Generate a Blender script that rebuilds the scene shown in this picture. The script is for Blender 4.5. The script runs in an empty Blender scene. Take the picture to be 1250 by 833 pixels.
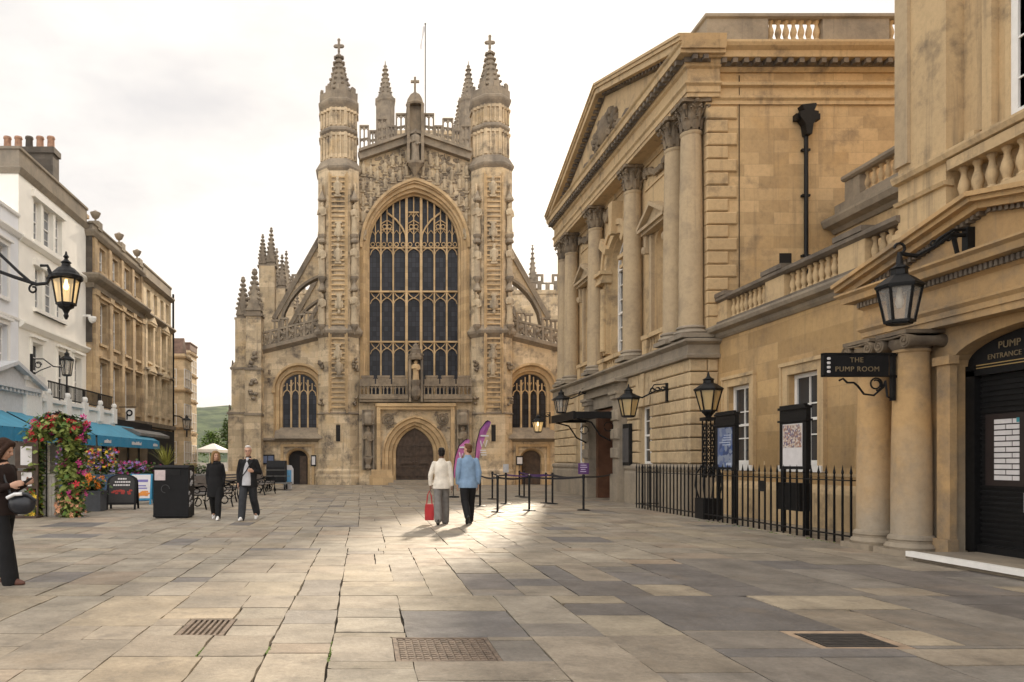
import bpy, bmesh, math, random
from mathutils import Vector, Matrix
random.seed(7)
R = math.radians
S = bpy.context.scene
COL = S.collection
# ---------------------------------------------------------------- camera
F = 900.0                      # focal length in pixels of a 1250 px wide picture
HC, PX, PY = 1.4, 445.0, 563.0
cam_d = bpy.data.cameras.new('camera'); cam = bpy.data.objects.new('camera', cam_d); COL.objects.link(cam)
cam.location = (0, 0, HC); cam.rotation_euler = (R(90), 0, 0)
cam_d.sensor_width = 36; cam_d.lens = 36 * F / 1250
cam_d.shift_x = (625 - PX) / 1250; cam_d.shift_y = (PY - 416.5) / 1250
cam_d.clip_start = 0.05; cam_d.clip_end = 6000
S.camera = cam
# ---------------------------------------------------------------- light
SUN_AZ, SUN_EL = 17.0, 25.5
w = bpy.data.worlds.new("World"); S.world = w; w.use_nodes = True
nt = w.node_tree; nt.nodes.clear()
def N(t, kind, **kw):
    n = t.nodes.new(kind)
    for k, v in kw.items(): setattr(n, k, v)
    return n
out = N(nt, 'ShaderNodeOutputWorld'); bg = N(nt, 'ShaderNodeBackground'); bg.inputs[1].default_value = 0.1
sky = N(nt, 'ShaderNodeTexSky', sky_type='NISHITA', sun_disc=False, sun_elevation=R(SUN_EL), sun_rotation=R(SUN_AZ))
sky.dust_density = 4.0; sky.air_density = 1.3
tc = N(nt, 'ShaderNodeTexCoord')
mp = N(nt, 'ShaderNodeMapping'); mp.inputs['Scale'].default_value = (1.0, 1.0, 2.6)
nz = N(nt, 'ShaderNodeTexNoise'); nz.inputs['Scale'].default_value = 1.9; nz.inputs['Detail'].default_value = 7; nz.inputs['Roughness'].default_value = .58
rp = N(nt, 'ShaderNodeValToRGB')
rp.color_ramp.elements[0].position = .34; rp.color_ramp.elements[0].color = (4.4, 4.28, 4.3, 1)
rp.color_ramp.elements[1].position = .62; rp.color_ramp.elements[1].color = (7.0, 6.6, 6.1, 1)
mx = N(nt, 'ShaderNodeMix', data_type='RGBA'); mx.inputs[0].default_value = .93
nt.links.new(tc.outputs['Generated'], mp.inputs[0]); nt.links.new(mp.outputs[0], nz.inputs['Vector'])
nt.links.new(nz.outputs[0], rp.inputs[0]); nt.links.new(sky.outputs[0], mx.inputs[6]); nt.links.new(rp.outputs[0], mx.inputs[7])
sx = N(nt, 'ShaderNodeSeparateXYZ'); nt.links.new(tc.outputs['Generated'], sx.inputs[0])
mr = N(nt, 'ShaderNodeMapRange', interpolation_type='SMOOTHSTEP')
for i, v in enumerate((-.35, .55, 2.0, 1.0)): mr.inputs[i + 1].default_value = v  # unseen sky behind the camera made brighter to light the church front
nt.links.new(sx.outputs[1], mr.inputs[0])
mz = N(nt, 'ShaderNodeMix', data_type='RGBA', blend_type='MULTIPLY'); mz.inputs[0].default_value = 1
nt.links.new(mx.outputs[2], mz.inputs[6]); nt.links.new(mr.outputs[0], mz.inputs[7])
nt.links.new(mz.outputs[2], bg.inputs[0]); nt.links.new(bg.outputs[0], out.inputs[0])
sd = bpy.data.lights.new('sun', 'SUN'); sun = bpy.data.objects.new('sun', sd); COL.objects.link(sun)
sd.energy = 2.9; sd.angle = R(2.8); sd.color = (1.0, .84, .64)
_d = Vector((math.sin(R(SUN_AZ)) * math.cos(R(SUN_EL)), math.cos(R(SUN_AZ)) * math.cos(R(SUN_EL)), math.sin(R(SUN_EL))))
sun.rotation_euler = (-_d).to_track_quat('-Z', 'Y').to_euler(); sun.location = (20, 60, 60)
vs = S.view_settings
vs.view_transform = 'Standard'; vs.look = 'None'; vs.exposure = 0.8; vs.gamma = 1; vs.use_curve_mapping = False
S.cycles.max_bounces = 5
# ---------------------------------------------------------------- helpers
def XP(px, Y): return (px - PX) * Y / F
def ZP(py, Y): return HC + (PY - py) * Y / F
def YX(px, X): return X * F / (px - PX)
def base_loc(o):
    l = Vector((0, 0, 0))
    while o is not None:
        l += o.location; o = o.parent
    return l
class MB:
    """collects faces in a local frame (u, d, z); fr turns that into world metres"""
    def __init__(s, fr=None):
        s.v = []; s.f = []; s.fr = fr or (lambda u, d, z: (u, d, z))
    def p(s, q): s.v.append(s.fr(*q)); return len(s.v) - 1
    def poly(s, pts): s.f.append([s.p(q) for q in pts])
    def solid(s, loop0, loop1):
        n = len(loop0); a = [s.p(q) for q in loop0]; b = [s.p(q) for q in loop1]
        s.f.append(a[::-1]); s.f.append(b)
        for i in range(n): s.f.append([a[i], a[(i + 1) % n], b[(i + 1) % n], b[i]])
    def box(s, u0, u1, d0, d1, z0, z1):
        s.solid([(u0, d0, z0), (u1, d0, z0), (u1, d1, z0), (u0, d1, z0)], [(u0, d0, z1), (u1, d0, z1), (u1, d1, z1), (u0, d1, z1)])
    def block(s, u0, u1, d0, d1, z0, z1, c=.03):   # block whose front (d1) face is chamfered
        s.solid([(u0, d0, z0), (u1, d0, z0), (u1, d0, z1), (u0, d0, z1)], [(u0, d1 - c, z0), (u1, d1 - c, z0), (u1, d1 - c, z1), (u0, d1 - c, z1)])
        s.loft([[(u0, d1 - c, z0), (u1, d1 - c, z0), (u1, d1 - c, z1), (u0, d1 - c, z1)], [(u0 + c, d1, z0 + c), (u1 - c, d1, z0 + c), (u1 - c, d1, z1 - c), (u0 + c, d1, z1 - c)]], True, cap1=True)
    def prism(s, uz, d0, d1): s.solid([(u, d0, z) for u, z in uz], [(u, d1, z) for u, z in uz])
    def prismu(s, dz, u0, u1): s.solid([(u0, d, z) for d, z in dz], [(u1, d, z) for d, z in dz])
    def prismz(s, ud, z0, z1): s.solid([(u, d, z0) for u, d in ud], [(u, d, z1) for u, d in ud])
    def loft(s, loops, closed=True, cap0=False, cap1=False):
        ids = [[s.p(q) for q in l] for l in loops]; n = len(ids[0])
        for a, b in zip(ids, ids[1:]):
            for i in range(n if closed else n - 1): s.f.append([a[i], a[(i + 1) % n], b[(i + 1) % n], b[i]])
        if cap0: s.f.append(ids[0][::-1])
        if cap1: s.f.append(ids[-1])
    def lathe(s, cu, cd, prof, n=12, ph=0, sx=1, sy=1):
        s.loft([[(cu + r * sx * math.cos(ph + 2 * math.pi * i / n), cd + r * sy * math.sin(ph + 2 * math.pi * i / n), z) for i in range(n)] for r, z in prof], True, True, True)
    def tube(s, pts, r, n=6, closed=False, flat=1.0):
        pts = [Vector(q) for q in pts]; loops = []; m = len(pts); up = None
        for i, q in enumerate(pts):
            if closed: t = pts[(i + 1) % m] - pts[i - 1]
            else: t = pts[min(i + 1, m - 1)] - pts[max(i - 1, 0)]
            t.normalize()
            if up is None: up = Vector((0, 0, 1)) if abs(t.z) < .9 else Vector((0, 1, 0))
            a = t.cross(up)
            if a.length < 1e-4: a = t.cross(Vector((1, 0, 0)))
            a.normalize(); b = a.cross(t); up = b
            rr = r[i] if isinstance(r, (list, tuple)) else r
            loops.append([tuple(q + a * rr * math.cos(2 * math.pi * (k + .5) / n) + b * rr * flat * math.sin(2 * math.pi * (k + .5) / n)) for k in range(n)])
        if closed: loops.append(loops[0]); s.loft(loops, True)
        else: s.loft(loops, True, True, True)
    def ball(s, c, r, n=8, m=5):
        if not isinstance(r, (tuple, list)): r = (r, r, r)
        loops = []
        for j in range(1, m):
            a = math.pi * j / m
            loops.append([(c[0] + r[0] * math.sin(a) * math.cos(2 * math.pi * i / n), c[1] + r[1] * math.sin(a) * math.sin(2 * math.pi * i / n), c[2] - r[2] * math.cos(a)) for i in range(n)])
        s.loft(loops, True, True, True)
    def bar(s, a, b, w, t):            # straight square bar in the u-z plane, width w, thickness t in d
        a = Vector(a); b = Vector(b); e = (b - a); nrm = Vector((-e.z, 0, e.x)).normalized() * (w / 2); dd = Vector((0, t / 2, 0))
        s.solid([tuple(a + nrm + dd), tuple(a - nrm + dd), tuple(a - nrm - dd), tuple(a + nrm - dd)], [tuple(b + nrm + dd), tuple(b - nrm + dd), tuple(b - nrm - dd), tuple(b + nrm - dd)])
    def curve(s, uz, d, w, t):         # chain of bars along a polyline in the u-z plane, mitred
        n = len(uz); L = []
        for i in range(n):
            a = Vector(uz[max(i - 1, 0)]); b = Vector(uz[min(i + 1, n - 1)]); e = (b - a).normalized(); nr = Vector((-e.y, e.x)) * (w / 2); q = Vector(uz[i])
            L.append([(q.x + nr.x, d + t / 2, q.y + nr.y), (q.x - nr.x, d + t / 2, q.y - nr.y), (q.x - nr.x, d - t / 2, q.y - nr.y), (q.x + nr.x, d - t / 2, q.y + nr.y)])
        s.loft(L, True, True, True)
    def sweep(s, path, prof, closed=False, z0=0):   # moulding: path in plan (u,d), prof (out, z); out points to the left-hand side
        n = len(path); L = []
        for i in range(n):
            q = Vector(path[i])
            def nrm(a, b):
                e = (Vector(b) - Vector(a)).normalized(); return Vector((-e.y, e.x))
            if not closed and i == 0: m = nrm(path[0], path[1]); k = 1
            elif not closed and i == n - 1: m = nrm(path[-2], path[-1]); k = 1
            else:
                a = nrm(path[i - 1], path[i]); b = nrm(path[i], path[(i + 1) % n]); m = (a + b).normalized(); k = 1 / max(.2, m.dot(a))
            L.append([(q.x + m.x * k * o, q.y + m.y * k * o, z0 + z) for o, z in prof])
        if closed: L.append(L[0]); s.loft(L, True)
        else: s.loft(L, True, True, True)
    def mesh(s, name, origin=(0, 0, 0), smooth=None):
        me = bpy.data.meshes.new(name); o = Vector(origin)
        me.from_pydata([tuple(Vector(q) - o) for q in s.v], [], s.f); me.validate()
        bm = bmesh.new(); bm.from_mesh(me)
        bmesh.ops.recalc_face_normals(bm, faces=bm.faces); bm.to_mesh(me); bm.free()
        if smooth is not None:
            me.polygons.foreach_set('use_smooth', [True] * len(me.polygons))
            if smooth < 180: me.set_sharp_from_angle(angle=R(smooth))
        return me
    def build(s, name, mat, parent=None, smooth=None):
        me = s.mesh(name, base_loc(parent), smooth); return link(name, me, mat, parent)
def link(name, me, mat, parent=None, loc=None, rotz=0, scale=None):
    if mat is not None and not me.materials: me.materials.append(mat)
    o = bpy.data.objects.new(name, me); COL.objects.link(o)
    if parent is not None: o.parent = parent
    if loc is not None: o.location = Vector(loc) - (base_loc(parent) if parent is not None else Vector((0, 0, 0)))
    if rotz: o.rotation_euler = (0, 0, rotz)
    if scale: o.scale = (scale,) * 3 if not isinstance(scale, (tuple, list)) else scale
    return o
def tag(o, label, cat, group=None):
    o['label'] = label; o['category'] = cat
    if group: o['group'] = group
    return o
def thing(name, label, cat, loc=(0, 0, 0), group=None, rotz=0):
    o = bpy.data.objects.new(name, None); COL.objects.link(o); o.location = loc; o.rotation_euler = (0, 0, rotz); o.empty_display_size = .2
    return tag(o, label, cat, group)
def struct(o): o['kind'] = 'structure'; return o
def copy_tree(o, parent=None):
    c = o.copy(); COL.objects.link(c)
    if parent is not None: c.parent = parent
    for ch in list(o.children): copy_tree(ch, c)
    return c
def dup(root, loc, rotz=None, label=None, scale=None):
    c = copy_tree(root); c.location = loc
    if rotz is not None: c.rotation_euler = (0, 0, rotz)
    if label: c['label'] = label
    if scale: c.scale = (scale,) * 3
    return c
def text_mesh(txt, size, depth=.004, spacing=1.0, align='CENTER'):
    cu = bpy.data.curves.new('text', 'FONT'); cu.body = txt; cu.size = size; cu.extrude = depth; cu.align_x = align; cu.align_y = 'CENTER'; cu.space_character = spacing
    o = bpy.data.objects.new('text', cu); COL.objects.link(o); dg = bpy.context.evaluated_depsgraph_get(); dg.update()
    me = bpy.data.meshes.new_from_object(o.evaluated_get(dg)); bpy.data.objects.remove(o); bpy.data.curves.remove(cu)
    return me
def lettering(txt, size, mat, parent, loc, rot, name='lettering', align='CENTER', spacing=1.0):
    me = text_mesh(txt, size, align=align, spacing=spacing)
    m = Matrix.Translation(Vector(loc) - base_loc(parent)) @ rot.to_4x4(); me.transform(m); me.materials.clear()
    return link(name, me, mat, parent)
ROT_FRONT = Matrix(((1, 0, 0), (0, 0, -1), (0, 1, 0)))           # reads from -Y
ROT_RIGHTWALL = Matrix(((0, 0, -1), (-1, 0, 0), (0, 1, 0)))      # on a wall facing -X: text runs towards -Y
ROT_LEFTWALL = Matrix(((0, 0, 1), (1, 0, 0), (0, 1, 0)))         # on a wall facing +X: text runs towards +Y
def arch(a, h, zs, n=10, c=0, z0=None):
    """pointed (h>a) or round arch outline from the left springing over the apex to the right; z0 adds jambs"""
    pts = []
    if h > a * 1.02:
        r = (a * a + h * h) / (2 * a); cx = r - a; th = math.asin(h / r)
        L = [(cx - r * math.cos(th * i / n), zs + r * math.sin(th * i / n)) for i in range(n + 1)]
    else:
        L = [(-a * math.cos(math.pi / 2 * i / n), zs + h * math.sin(math.pi / 2 * i / n)) for i in range(n + 1)]
    pts = L + [(-x, z) for x, z in L[-2::-1]]
    if z0 is not None: pts = [(-a, z0)] + pts + [(a, z0)]
    return [(x + c, z) for x, z in pts]
def arch_wall(m, u0, u1, z0, z1, d0, d1, pts, ztop=None):
    """wall panel u0..u1 x z0..z1 with an arched opening pts (with jambs down to z0); ztop may be a function"""
    k = len(pts) // 2; zt = ztop or (lambda u: z1); ap = pts[k]
    m.prism([(u0, z0)] + pts[:k + 1] + [(ap[0], zt(ap[0])), (u0, zt(u0))], d0, d1)
    m.prism([ap] + pts[k + 1:] + [(u1, z0), (u1, zt(u1)), (ap[0], zt(ap[0]))], d0, d1)
# ---------------------------------------------------------------- materials
def newmat(name):
    m = bpy.data.materials.new(name); m.use_nodes = True; t = m.node_tree
    return m, t, t.nodes['Principled BSDF']
def plain(name, col, rough=.6, metal=0, noise=.15, scale=8, bump=0, emit=None, spec=.5, trans=0):
    m, t, b = newmat(name)
    b.inputs['Roughness'].default_value = rough; b.inputs['Metallic'].default_value = metal; b.inputs['Specular IOR Level'].default_value = spec
    g = N(t, 'ShaderNodeNewGeometry'); n = N(t, 'ShaderNodeTexNoise'); n.inputs['Scale'].default_value = scale; n.inputs['Detail'].default_value = 5
    t.links.new(g.outputs['Position'], n.inputs['Vector'])
    mr = N(t, 'ShaderNodeMapRange'); mr.inputs['From Min'].default_value = .3; mr.inputs['From Max'].default_value = .7
    mr.inputs['To Min'].default_value = 1 - noise; mr.inputs['To Max'].default_value = 1 + noise
    t.links.new(n.outputs[0], mr.inputs[0])
    x = N(t, 'ShaderNodeMix', data_type='RGBA', blend_type='MULTIPLY'); x.inputs[0].default_value = 1; x.inputs[6].default_value = (*col, 1)
    t.links.new(mr.outputs[0], x.inputs[7]); t.links.new(x.outputs[2], b.inputs['Base Color'])
    if bump:
        bp = N(t, 'ShaderNodeBump'); bp.inputs['Strength'].default_value = bump; bp.inputs['Distance'].default_value = .02
        t.links.new(n.outputs[0], bp.inputs['Height']); t.links.new(bp.outputs[0], b.inputs['Normal'])
    if emit: b.inputs['Emission Color'].default_value = (*emit[0], 1); b.inputs['Emission Strength'].default_value = emit[1]
    if trans: b.inputs['Transmission Weight'].default_value = trans
    return m
def stone(name, c1, c2, stain, amt=.5, bw=.75, bh=.34, joint=.35, bump=.35, streak=True, warm=None, lo=.47, hi=.72, low=None):
    """ashlar: block pattern with its own tone per block, patches of weathering and rain streaks"""
    m, t, b = newmat(name); b.inputs['Roughness'].default_value = .88; b.inputs['Specular IOR Level'].default_value = .25
    g = N(t, 'ShaderNodeNewGeometry'); sp = N(t, 'ShaderNodeSeparateXYZ'); t.links.new(g.outputs['Position'], sp.inputs[0])
    ad = N(t, 'ShaderNodeMath', operation='ADD'); t.links.new(sp.outputs[0], ad.inputs[0]); t.links.new(sp.outputs[1], ad.inputs[1])
    cb = N(t, 'ShaderNodeCombineXYZ'); t.links.new(ad.outputs[0], cb.inputs[0]); t.links.new(sp.outputs[2], cb.inputs[1])
    def noise(scale, det, vec, rough=.6):
        n = N(t, 'ShaderNodeTexNoise'); n.inputs['Scale'].default_value = scale; n.inputs['Detail'].default_value = det; n.inputs['Roughness'].default_value = rough
        t.links.new(vec, n.inputs['Vector']); return n.outputs[0]
    def ramp(src, a, bb, v0=0, v1=1):
        r = N(t, 'ShaderNodeMapRange'); r.inputs['From Min'].default_value = a; r.inputs['From Max'].default_value = bb; r.inputs['To Min'].default_value = v0; r.inputs['To Max'].default_value = v1
        t.links.new(src, r.inputs[0]); return r.outputs[0]
    def mix(fac, A, B, bt='MIX'):
        x = N(t, 'ShaderNodeMix', data_type='RGBA', blend_type=bt)
        for i, q in ((0, fac), (6, A), (7, B)):
            if isinstance(q, (int, float)): x.inputs[i].default_value = q
            elif isinstance(q, tuple): x.inputs[i].default_value = (*q, 1)
            else: t.links.new(q, x.inputs[i])
        return x.outputs[2]
    pos = g.outputs['Position']
    big = noise(.55, 6, pos); fine = noise(9, 6, pos, .7)
    col = mix(ramp(big, .35, .65), c1, c2)
    height = fine
    if bw:
        br = N(t, 'ShaderNodeTexBrick'); br.inputs['Scale'].default_value = 1; br.inputs['Brick Width'].default_value = bw; br.inputs['Row Height'].default_value = bh
        br.inputs['Mortar Size'].default_value = .009; br.inputs['Mortar Smooth'].default_value = .3; br.offset = .5; br.inputs['Bias'].default_value = -.1
        br.inputs['Color1'].default_value = (.75, .73, .70, 1); br.inputs['Color2'].default_value = (1.14, 1.13, 1.12, 1); br.inputs['Mortar'].default_value = (1 - joint,) * 3 + (1,)
        t.links.new(cb.outputs[0], br.inputs['Vector']); col = mix(.85, col, br.outputs[0], 'MULTIPLY')
        ad2 = N(t, 'ShaderNodeMath', operation='SUBTRACT'); t.links.new(fine, ad2.inputs[0]); t.links.new(br.outputs['Fac'], ad2.inputs[1]); height = ad2.outputs[0]
    if warm: col = mix(ramp(noise(.9, 4, pos), .52, .7, 0, .7), col, warm)
    st = noise(1.15, 8, pos, .68); f = ramp(st, lo, hi, 0, amt)
    col = mix(f, col, stain)
    if streak:
        mp = N(t, 'ShaderNodeMapping'); mp.inputs['Scale'].default_value = (2.6, 2.6, .16); t.links.new(pos, mp.inputs[0])
        col = mix(ramp(noise(1.6, 6, mp.outputs[0], .65), .55, .78, 0, amt * .85), col, stain)
    if low:                       # dirt or bleaching near the foot, with a ragged edge of its own
        lc, z0, z1, la = low
        zz = N(t, 'ShaderNodeMath', operation='MULTIPLY_ADD'); t.links.new(noise(1.4, 7, pos, .65), zz.inputs[0]); zz.inputs[1].default_value = -(z1 - z0) * 1.6; t.links.new(sp.outputs[2], zz.inputs[2])
        col = mix(ramp(zz.outputs[0], z0 - (z1 - z0) * .8, z1 - (z1 - z0) * .8, la, 0), col, lc)
    col = mix(ramp(fine, .3, .75, .86, 1.1), (0, 0, 0), col)
    t.links.new(col, b.inputs['Base Color'])
    bp = N(t, 'ShaderNodeBump'); bp.inputs['Strength'].default_value = bump; bp.inputs['Distance'].default_value = .03
    t.links.new(height, bp.inputs['Height']); t.links.new(bp.outputs[0], b.inputs['Normal'])
    return m
def glass_dark(name, col=(.018, .02, .026), rough=.12, lead=None):
    m, t, b = newmat(name); b.inputs['Base Color'].default_value = (*col, 1); b.inputs['Roughness'].default_value = rough
    if lead:
        b.inputs['Specular IOR Level'].default_value = .22; b.inputs['Roughness'].default_value = .3
        g = N(t, 'ShaderNodeNewGeometry'); sp = N(t, 'ShaderNodeSeparateXYZ'); t.links.new(g.outputs['Position'], sp.inputs[0])
        cb = N(t, 'ShaderNodeCombineXYZ'); t.links.new(sp.outputs[0], cb.inputs[0]); t.links.new(sp.outputs[2], cb.inputs[1])
        br = N(t, 'ShaderNodeTexBrick'); br.offset = 0; br.inputs['Scale'].default_value = 1; br.inputs['Brick Width'].default_value = lead[0]; br.inputs['Row Height'].default_value = lead[1]; br.inputs['Mortar Size'].default_value = .012
        br.inputs['Color1'].default_value = (.010, .011, .016, 1); br.inputs['Color2'].default_value = (.035, .036, .046, 1); br.inputs['Mortar'].default_value = (.006, .006, .006, 1)
        t.links.new(cb.outputs[0], br.inputs['Vector']); t.links.new(br.outputs[0], b.inputs['Base Color'])
        n = N(t, 'ShaderNodeTexNoise'); n.inputs['Scale'].default_value = 3; t.links.new(g.outputs['Position'], n.inputs['Vector'])
        bp = N(t, 'ShaderNodeBump'); bp.inputs['Strength'].default_value = .25; t.links.new(n.outputs[0], bp.inputs['Height']); t.links.new(bp.outputs[0], b.inputs['Normal'])
    return m
M = {}
M['abbey'] = stone('abbey_stone', (.66, .53, .355), (.55, .44, .30), (.12, .10, .083), .9, .85, .36, .3, .4, warm=(.58, .42, .23), lo=.5, hi=.66)
M['abbey_angel'] = stone('pale_carved_stone', (.54, .435, .29), (.42, .335, .23), (.15, .125, .10), .7, 0, 0, 0, .6, lo=.46, hi=.7)
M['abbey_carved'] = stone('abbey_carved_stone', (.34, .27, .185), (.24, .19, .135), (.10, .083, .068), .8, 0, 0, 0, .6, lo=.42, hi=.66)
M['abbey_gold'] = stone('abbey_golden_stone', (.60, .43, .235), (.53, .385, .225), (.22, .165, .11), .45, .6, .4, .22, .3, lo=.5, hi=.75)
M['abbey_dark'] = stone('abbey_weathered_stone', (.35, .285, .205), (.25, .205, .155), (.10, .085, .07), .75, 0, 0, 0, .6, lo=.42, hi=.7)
M['bath'] = stone('honey_ashlar', (.61, .445, .25), (.53, .385, .22), (.13, .105, .08), .6, .82, .33, .22, .22, warm=(.55, .37, .18), lo=.56, hi=.72)
M['bath_plain'] = stone('honey_stone', (.58, .425, .24), (.50, .365, .21), (.12, .098, .078), .75, 0, 0, 0, .35, lo=.53, hi=.70)
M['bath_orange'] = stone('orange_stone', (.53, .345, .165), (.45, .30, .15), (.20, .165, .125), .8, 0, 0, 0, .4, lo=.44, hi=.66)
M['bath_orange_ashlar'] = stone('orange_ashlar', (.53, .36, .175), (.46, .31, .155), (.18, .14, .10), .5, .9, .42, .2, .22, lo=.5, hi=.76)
M['column_sooty'] = stone('sooty_corner_column', (.49, .375, .235), (.42, .325, .21), (.17, .14, .112), .68, 0, 0, 0, .25, lo=.48, hi=.74, low=((.085, .072, .06), 4.8, 7.4, .8))
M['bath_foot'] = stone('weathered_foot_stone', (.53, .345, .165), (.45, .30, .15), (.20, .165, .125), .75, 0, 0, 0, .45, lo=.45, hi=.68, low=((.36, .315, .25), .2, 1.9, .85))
M['bath_rust'] = stone('rusticated_stone', (.56, .425, .255), (.48, .365, .225), (.12, .10, .08), .65, 0, 0, 0, .45, lo=.5, hi=.78)
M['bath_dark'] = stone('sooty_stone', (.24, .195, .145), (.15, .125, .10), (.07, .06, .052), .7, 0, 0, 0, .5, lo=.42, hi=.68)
M['bath_grey'] = stone('grey_ledge_stone', (.36, .30, .22), (.27, .23, .18), (.12, .105, .09), .55, 0, 0, 0, .4, lo=.45, hi=.72)
M['column'] = stone('column_stone', (.49, .375, .235), (.42, .325, .21), (.17, .14, .112), .68, 0, 0, 0, .2, lo=.5, hi=.76)
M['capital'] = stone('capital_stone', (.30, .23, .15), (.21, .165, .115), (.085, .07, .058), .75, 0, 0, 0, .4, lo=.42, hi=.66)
M['urnwall'] = stone('terrace_stone', (.54, .40, .235), (.45, .335, .205), (.15, .12, .095), .5, .7, .3, .2, .25)
M['creamwall'] = stone('cream_terrace_stone', (.74, .61, .41), (.66, .53, .36), (.25, .20, .15), .35, .7, .3, .15, .2)
M['soot'] = stone('sooty_party_wall', (.13, .11, .09), (.08, .07, .06), (.05, .045, .04), .6, .6, .3, .2, .4)
M['white_wall'] = plain('white_painted_render', (.84, .83, .81), .7, noise=.05, scale=1.5)
M['cream_wall'] = plain('cream_painted_render', (.86, .825, .745), .7, noise=.06, scale=1.3)
M['white'] = plain('white_paint', (.78, .76, .72), .5, noise=.05)
M['lead'] = plain('lead_roof', (.15, .145, .135), .6, noise=.3, scale=2)
M['slate'] = plain('slate_roof', (.11, .10, .10), .7, noise=.3, scale=3)
M['tile'] = plain('brown_roof', (.16, .10, .075), .8, noise=.3, scale=3)
M['black'] = plain('black_iron', (.009, .009, .0095), .5, noise=.3, scale=20, spec=.22)
M['black_matt'] = plain('black_matt', (.011, .011, .012), .7, noise=.2, spec=.2)
M['oak'] = plain('old_oak', (.065, .042, .028), .75, noise=.45, scale=5, bump=.3)
M['doorwood'] = plain('varnished_door', (.12, .055, .03), .45, noise=.3, scale=4)
M['glass'] = glass_dark('window_glass', (.03, .033, .038), .08)
M['glass_day'] = glass_dark('pale_window_glass', (.20, .21, .22), .08)
M['abbeyglass'] = glass_dark('leaded_glass', lead=(.24, .30))
M['pot'] = plain('terracotta', (.34, .19, .12), .8, noise=.35, scale=6)
M['blue'] = plain('blue_awning', (.06, .27, .40), .75, noise=.12, scale=2)
M['blue_dark'] = plain('blue_valance', (.02, .20, .36), .75, noise=.1)
M['gold'] = plain('gold_lettering', (.42, .29, .11), .5, noise=.1)
M['gold_dim'] = plain('dim_gold_lettering', (.20, .15, .085), .6, noise=.1)
M['paper'] = plain('white_paper', (.62, .60, .60), .6, noise=.06)
M['void'] = plain('dark_interior', (.012, .010, .009), .9, noise=.1)
# ---------------------------------------------------------------- ground
def ground_mat():
    m, t, b = newmat('york_stone_paving'); b.inputs['Specular IOR Level'].default_value = .4
    at = N(t, 'ShaderNodeAttribute', attribute_name='slab'); g = N(t, 'ShaderNodeNewGeometry')
    def nz(s, d, r=.6):
        n = N(t, 'ShaderNodeTexNoise'); n.inputs['Scale'].default_value = s; n.inputs['Detail'].default_value = d; n.inputs['Roughness'].default_value = r
        t.links.new(g.outputs['Position'], n.inputs['Vector']); return n.outputs[0]
    def mr(s, a, bb, c, d):
        r = N(t, 'ShaderNodeMapRange'); t.links.new(s, r.inputs[0])
        for i, v in enumerate((a, bb, c, d)): r.inputs[i + 1].default_value = v
        return r.outputs[0]
    def mul(A, B, bt='MULTIPLY', f=1):
        x = N(t, 'ShaderNodeMix', data_type='RGBA', blend_type=bt)
        if isinstance(f, (int, float)): x.inputs[0].default_value = f
        else: t.links.new(f, x.inputs[0])
        t.links.new(A, x.inputs[6])
        if isinstance(B, tuple): x.inputs[7].default_value = (*B, 1)
        else: t.links.new(B, x.inputs[7])
        return x.outputs[2]
    c = mul(at.outputs['Color'], mr(nz(1.7, 8, .65), .3, .7, .66, 1.28))
    c = mul(c, mr(nz(22, 9, .8), .28, .72, .70, 1.24))
    c = mul(c, (.105, .09, .074), 'MIX', mr(nz(2.6, 9, .72), .54, .72, 0, .7))
    c = mul(c, (.34, .25, .155), 'MIX', mr(nz(.7, 5), .57, .72, 0, .25))
    vo = N(t, 'ShaderNodeTexVoronoi'); vo.inputs['Scale'].default_value = 5.5; t.links.new(g.outputs['Position'], vo.inputs['Vector'])
    c = mul(c, (.5, .47, .43), 'MIX', mr(vo.outputs['Distance'], .025, .035, .45, 0))     # trodden chewing gum
    t.links.new(c, b.inputs['Base Color']); t.links.new(mr(nz(3.5, 6), .3, .7, .5, .78), b.inputs['Roughness'])
    bp = N(t, 'ShaderNodeBump'); bp.inputs['Strength'].default_value = .55; bp.inputs['Distance'].default_value = .015
    t.links.new(nz(14, 8, .7), bp.inputs['Height']); t.links.new(bp.outputs[0], b.inputs['Normal'])
    return m
M['paving'] = ground_mat()
M['joint'] = plain('paving_joint', (.085, .07, .052), .95, noise=.4, scale=6)
rg = random.Random(11)
HOLES = [(.22, .97, 5.15, 5.86), (-1.54, -1.13, 5.92, 6.55), (3.42, 4.12, 5.50, 6.08)]    # manhole cover, left gully, right gully
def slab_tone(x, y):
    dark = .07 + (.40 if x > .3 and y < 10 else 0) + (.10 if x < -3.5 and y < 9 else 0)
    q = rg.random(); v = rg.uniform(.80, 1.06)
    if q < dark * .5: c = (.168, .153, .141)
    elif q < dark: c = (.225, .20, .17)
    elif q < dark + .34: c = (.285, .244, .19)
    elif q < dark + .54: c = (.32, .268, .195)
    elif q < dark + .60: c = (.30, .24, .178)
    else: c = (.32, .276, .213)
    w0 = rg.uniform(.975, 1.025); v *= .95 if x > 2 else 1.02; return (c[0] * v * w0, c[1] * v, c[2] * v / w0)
sv, sf, sc, SLAB_EDGES = [], [], [], []
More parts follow.
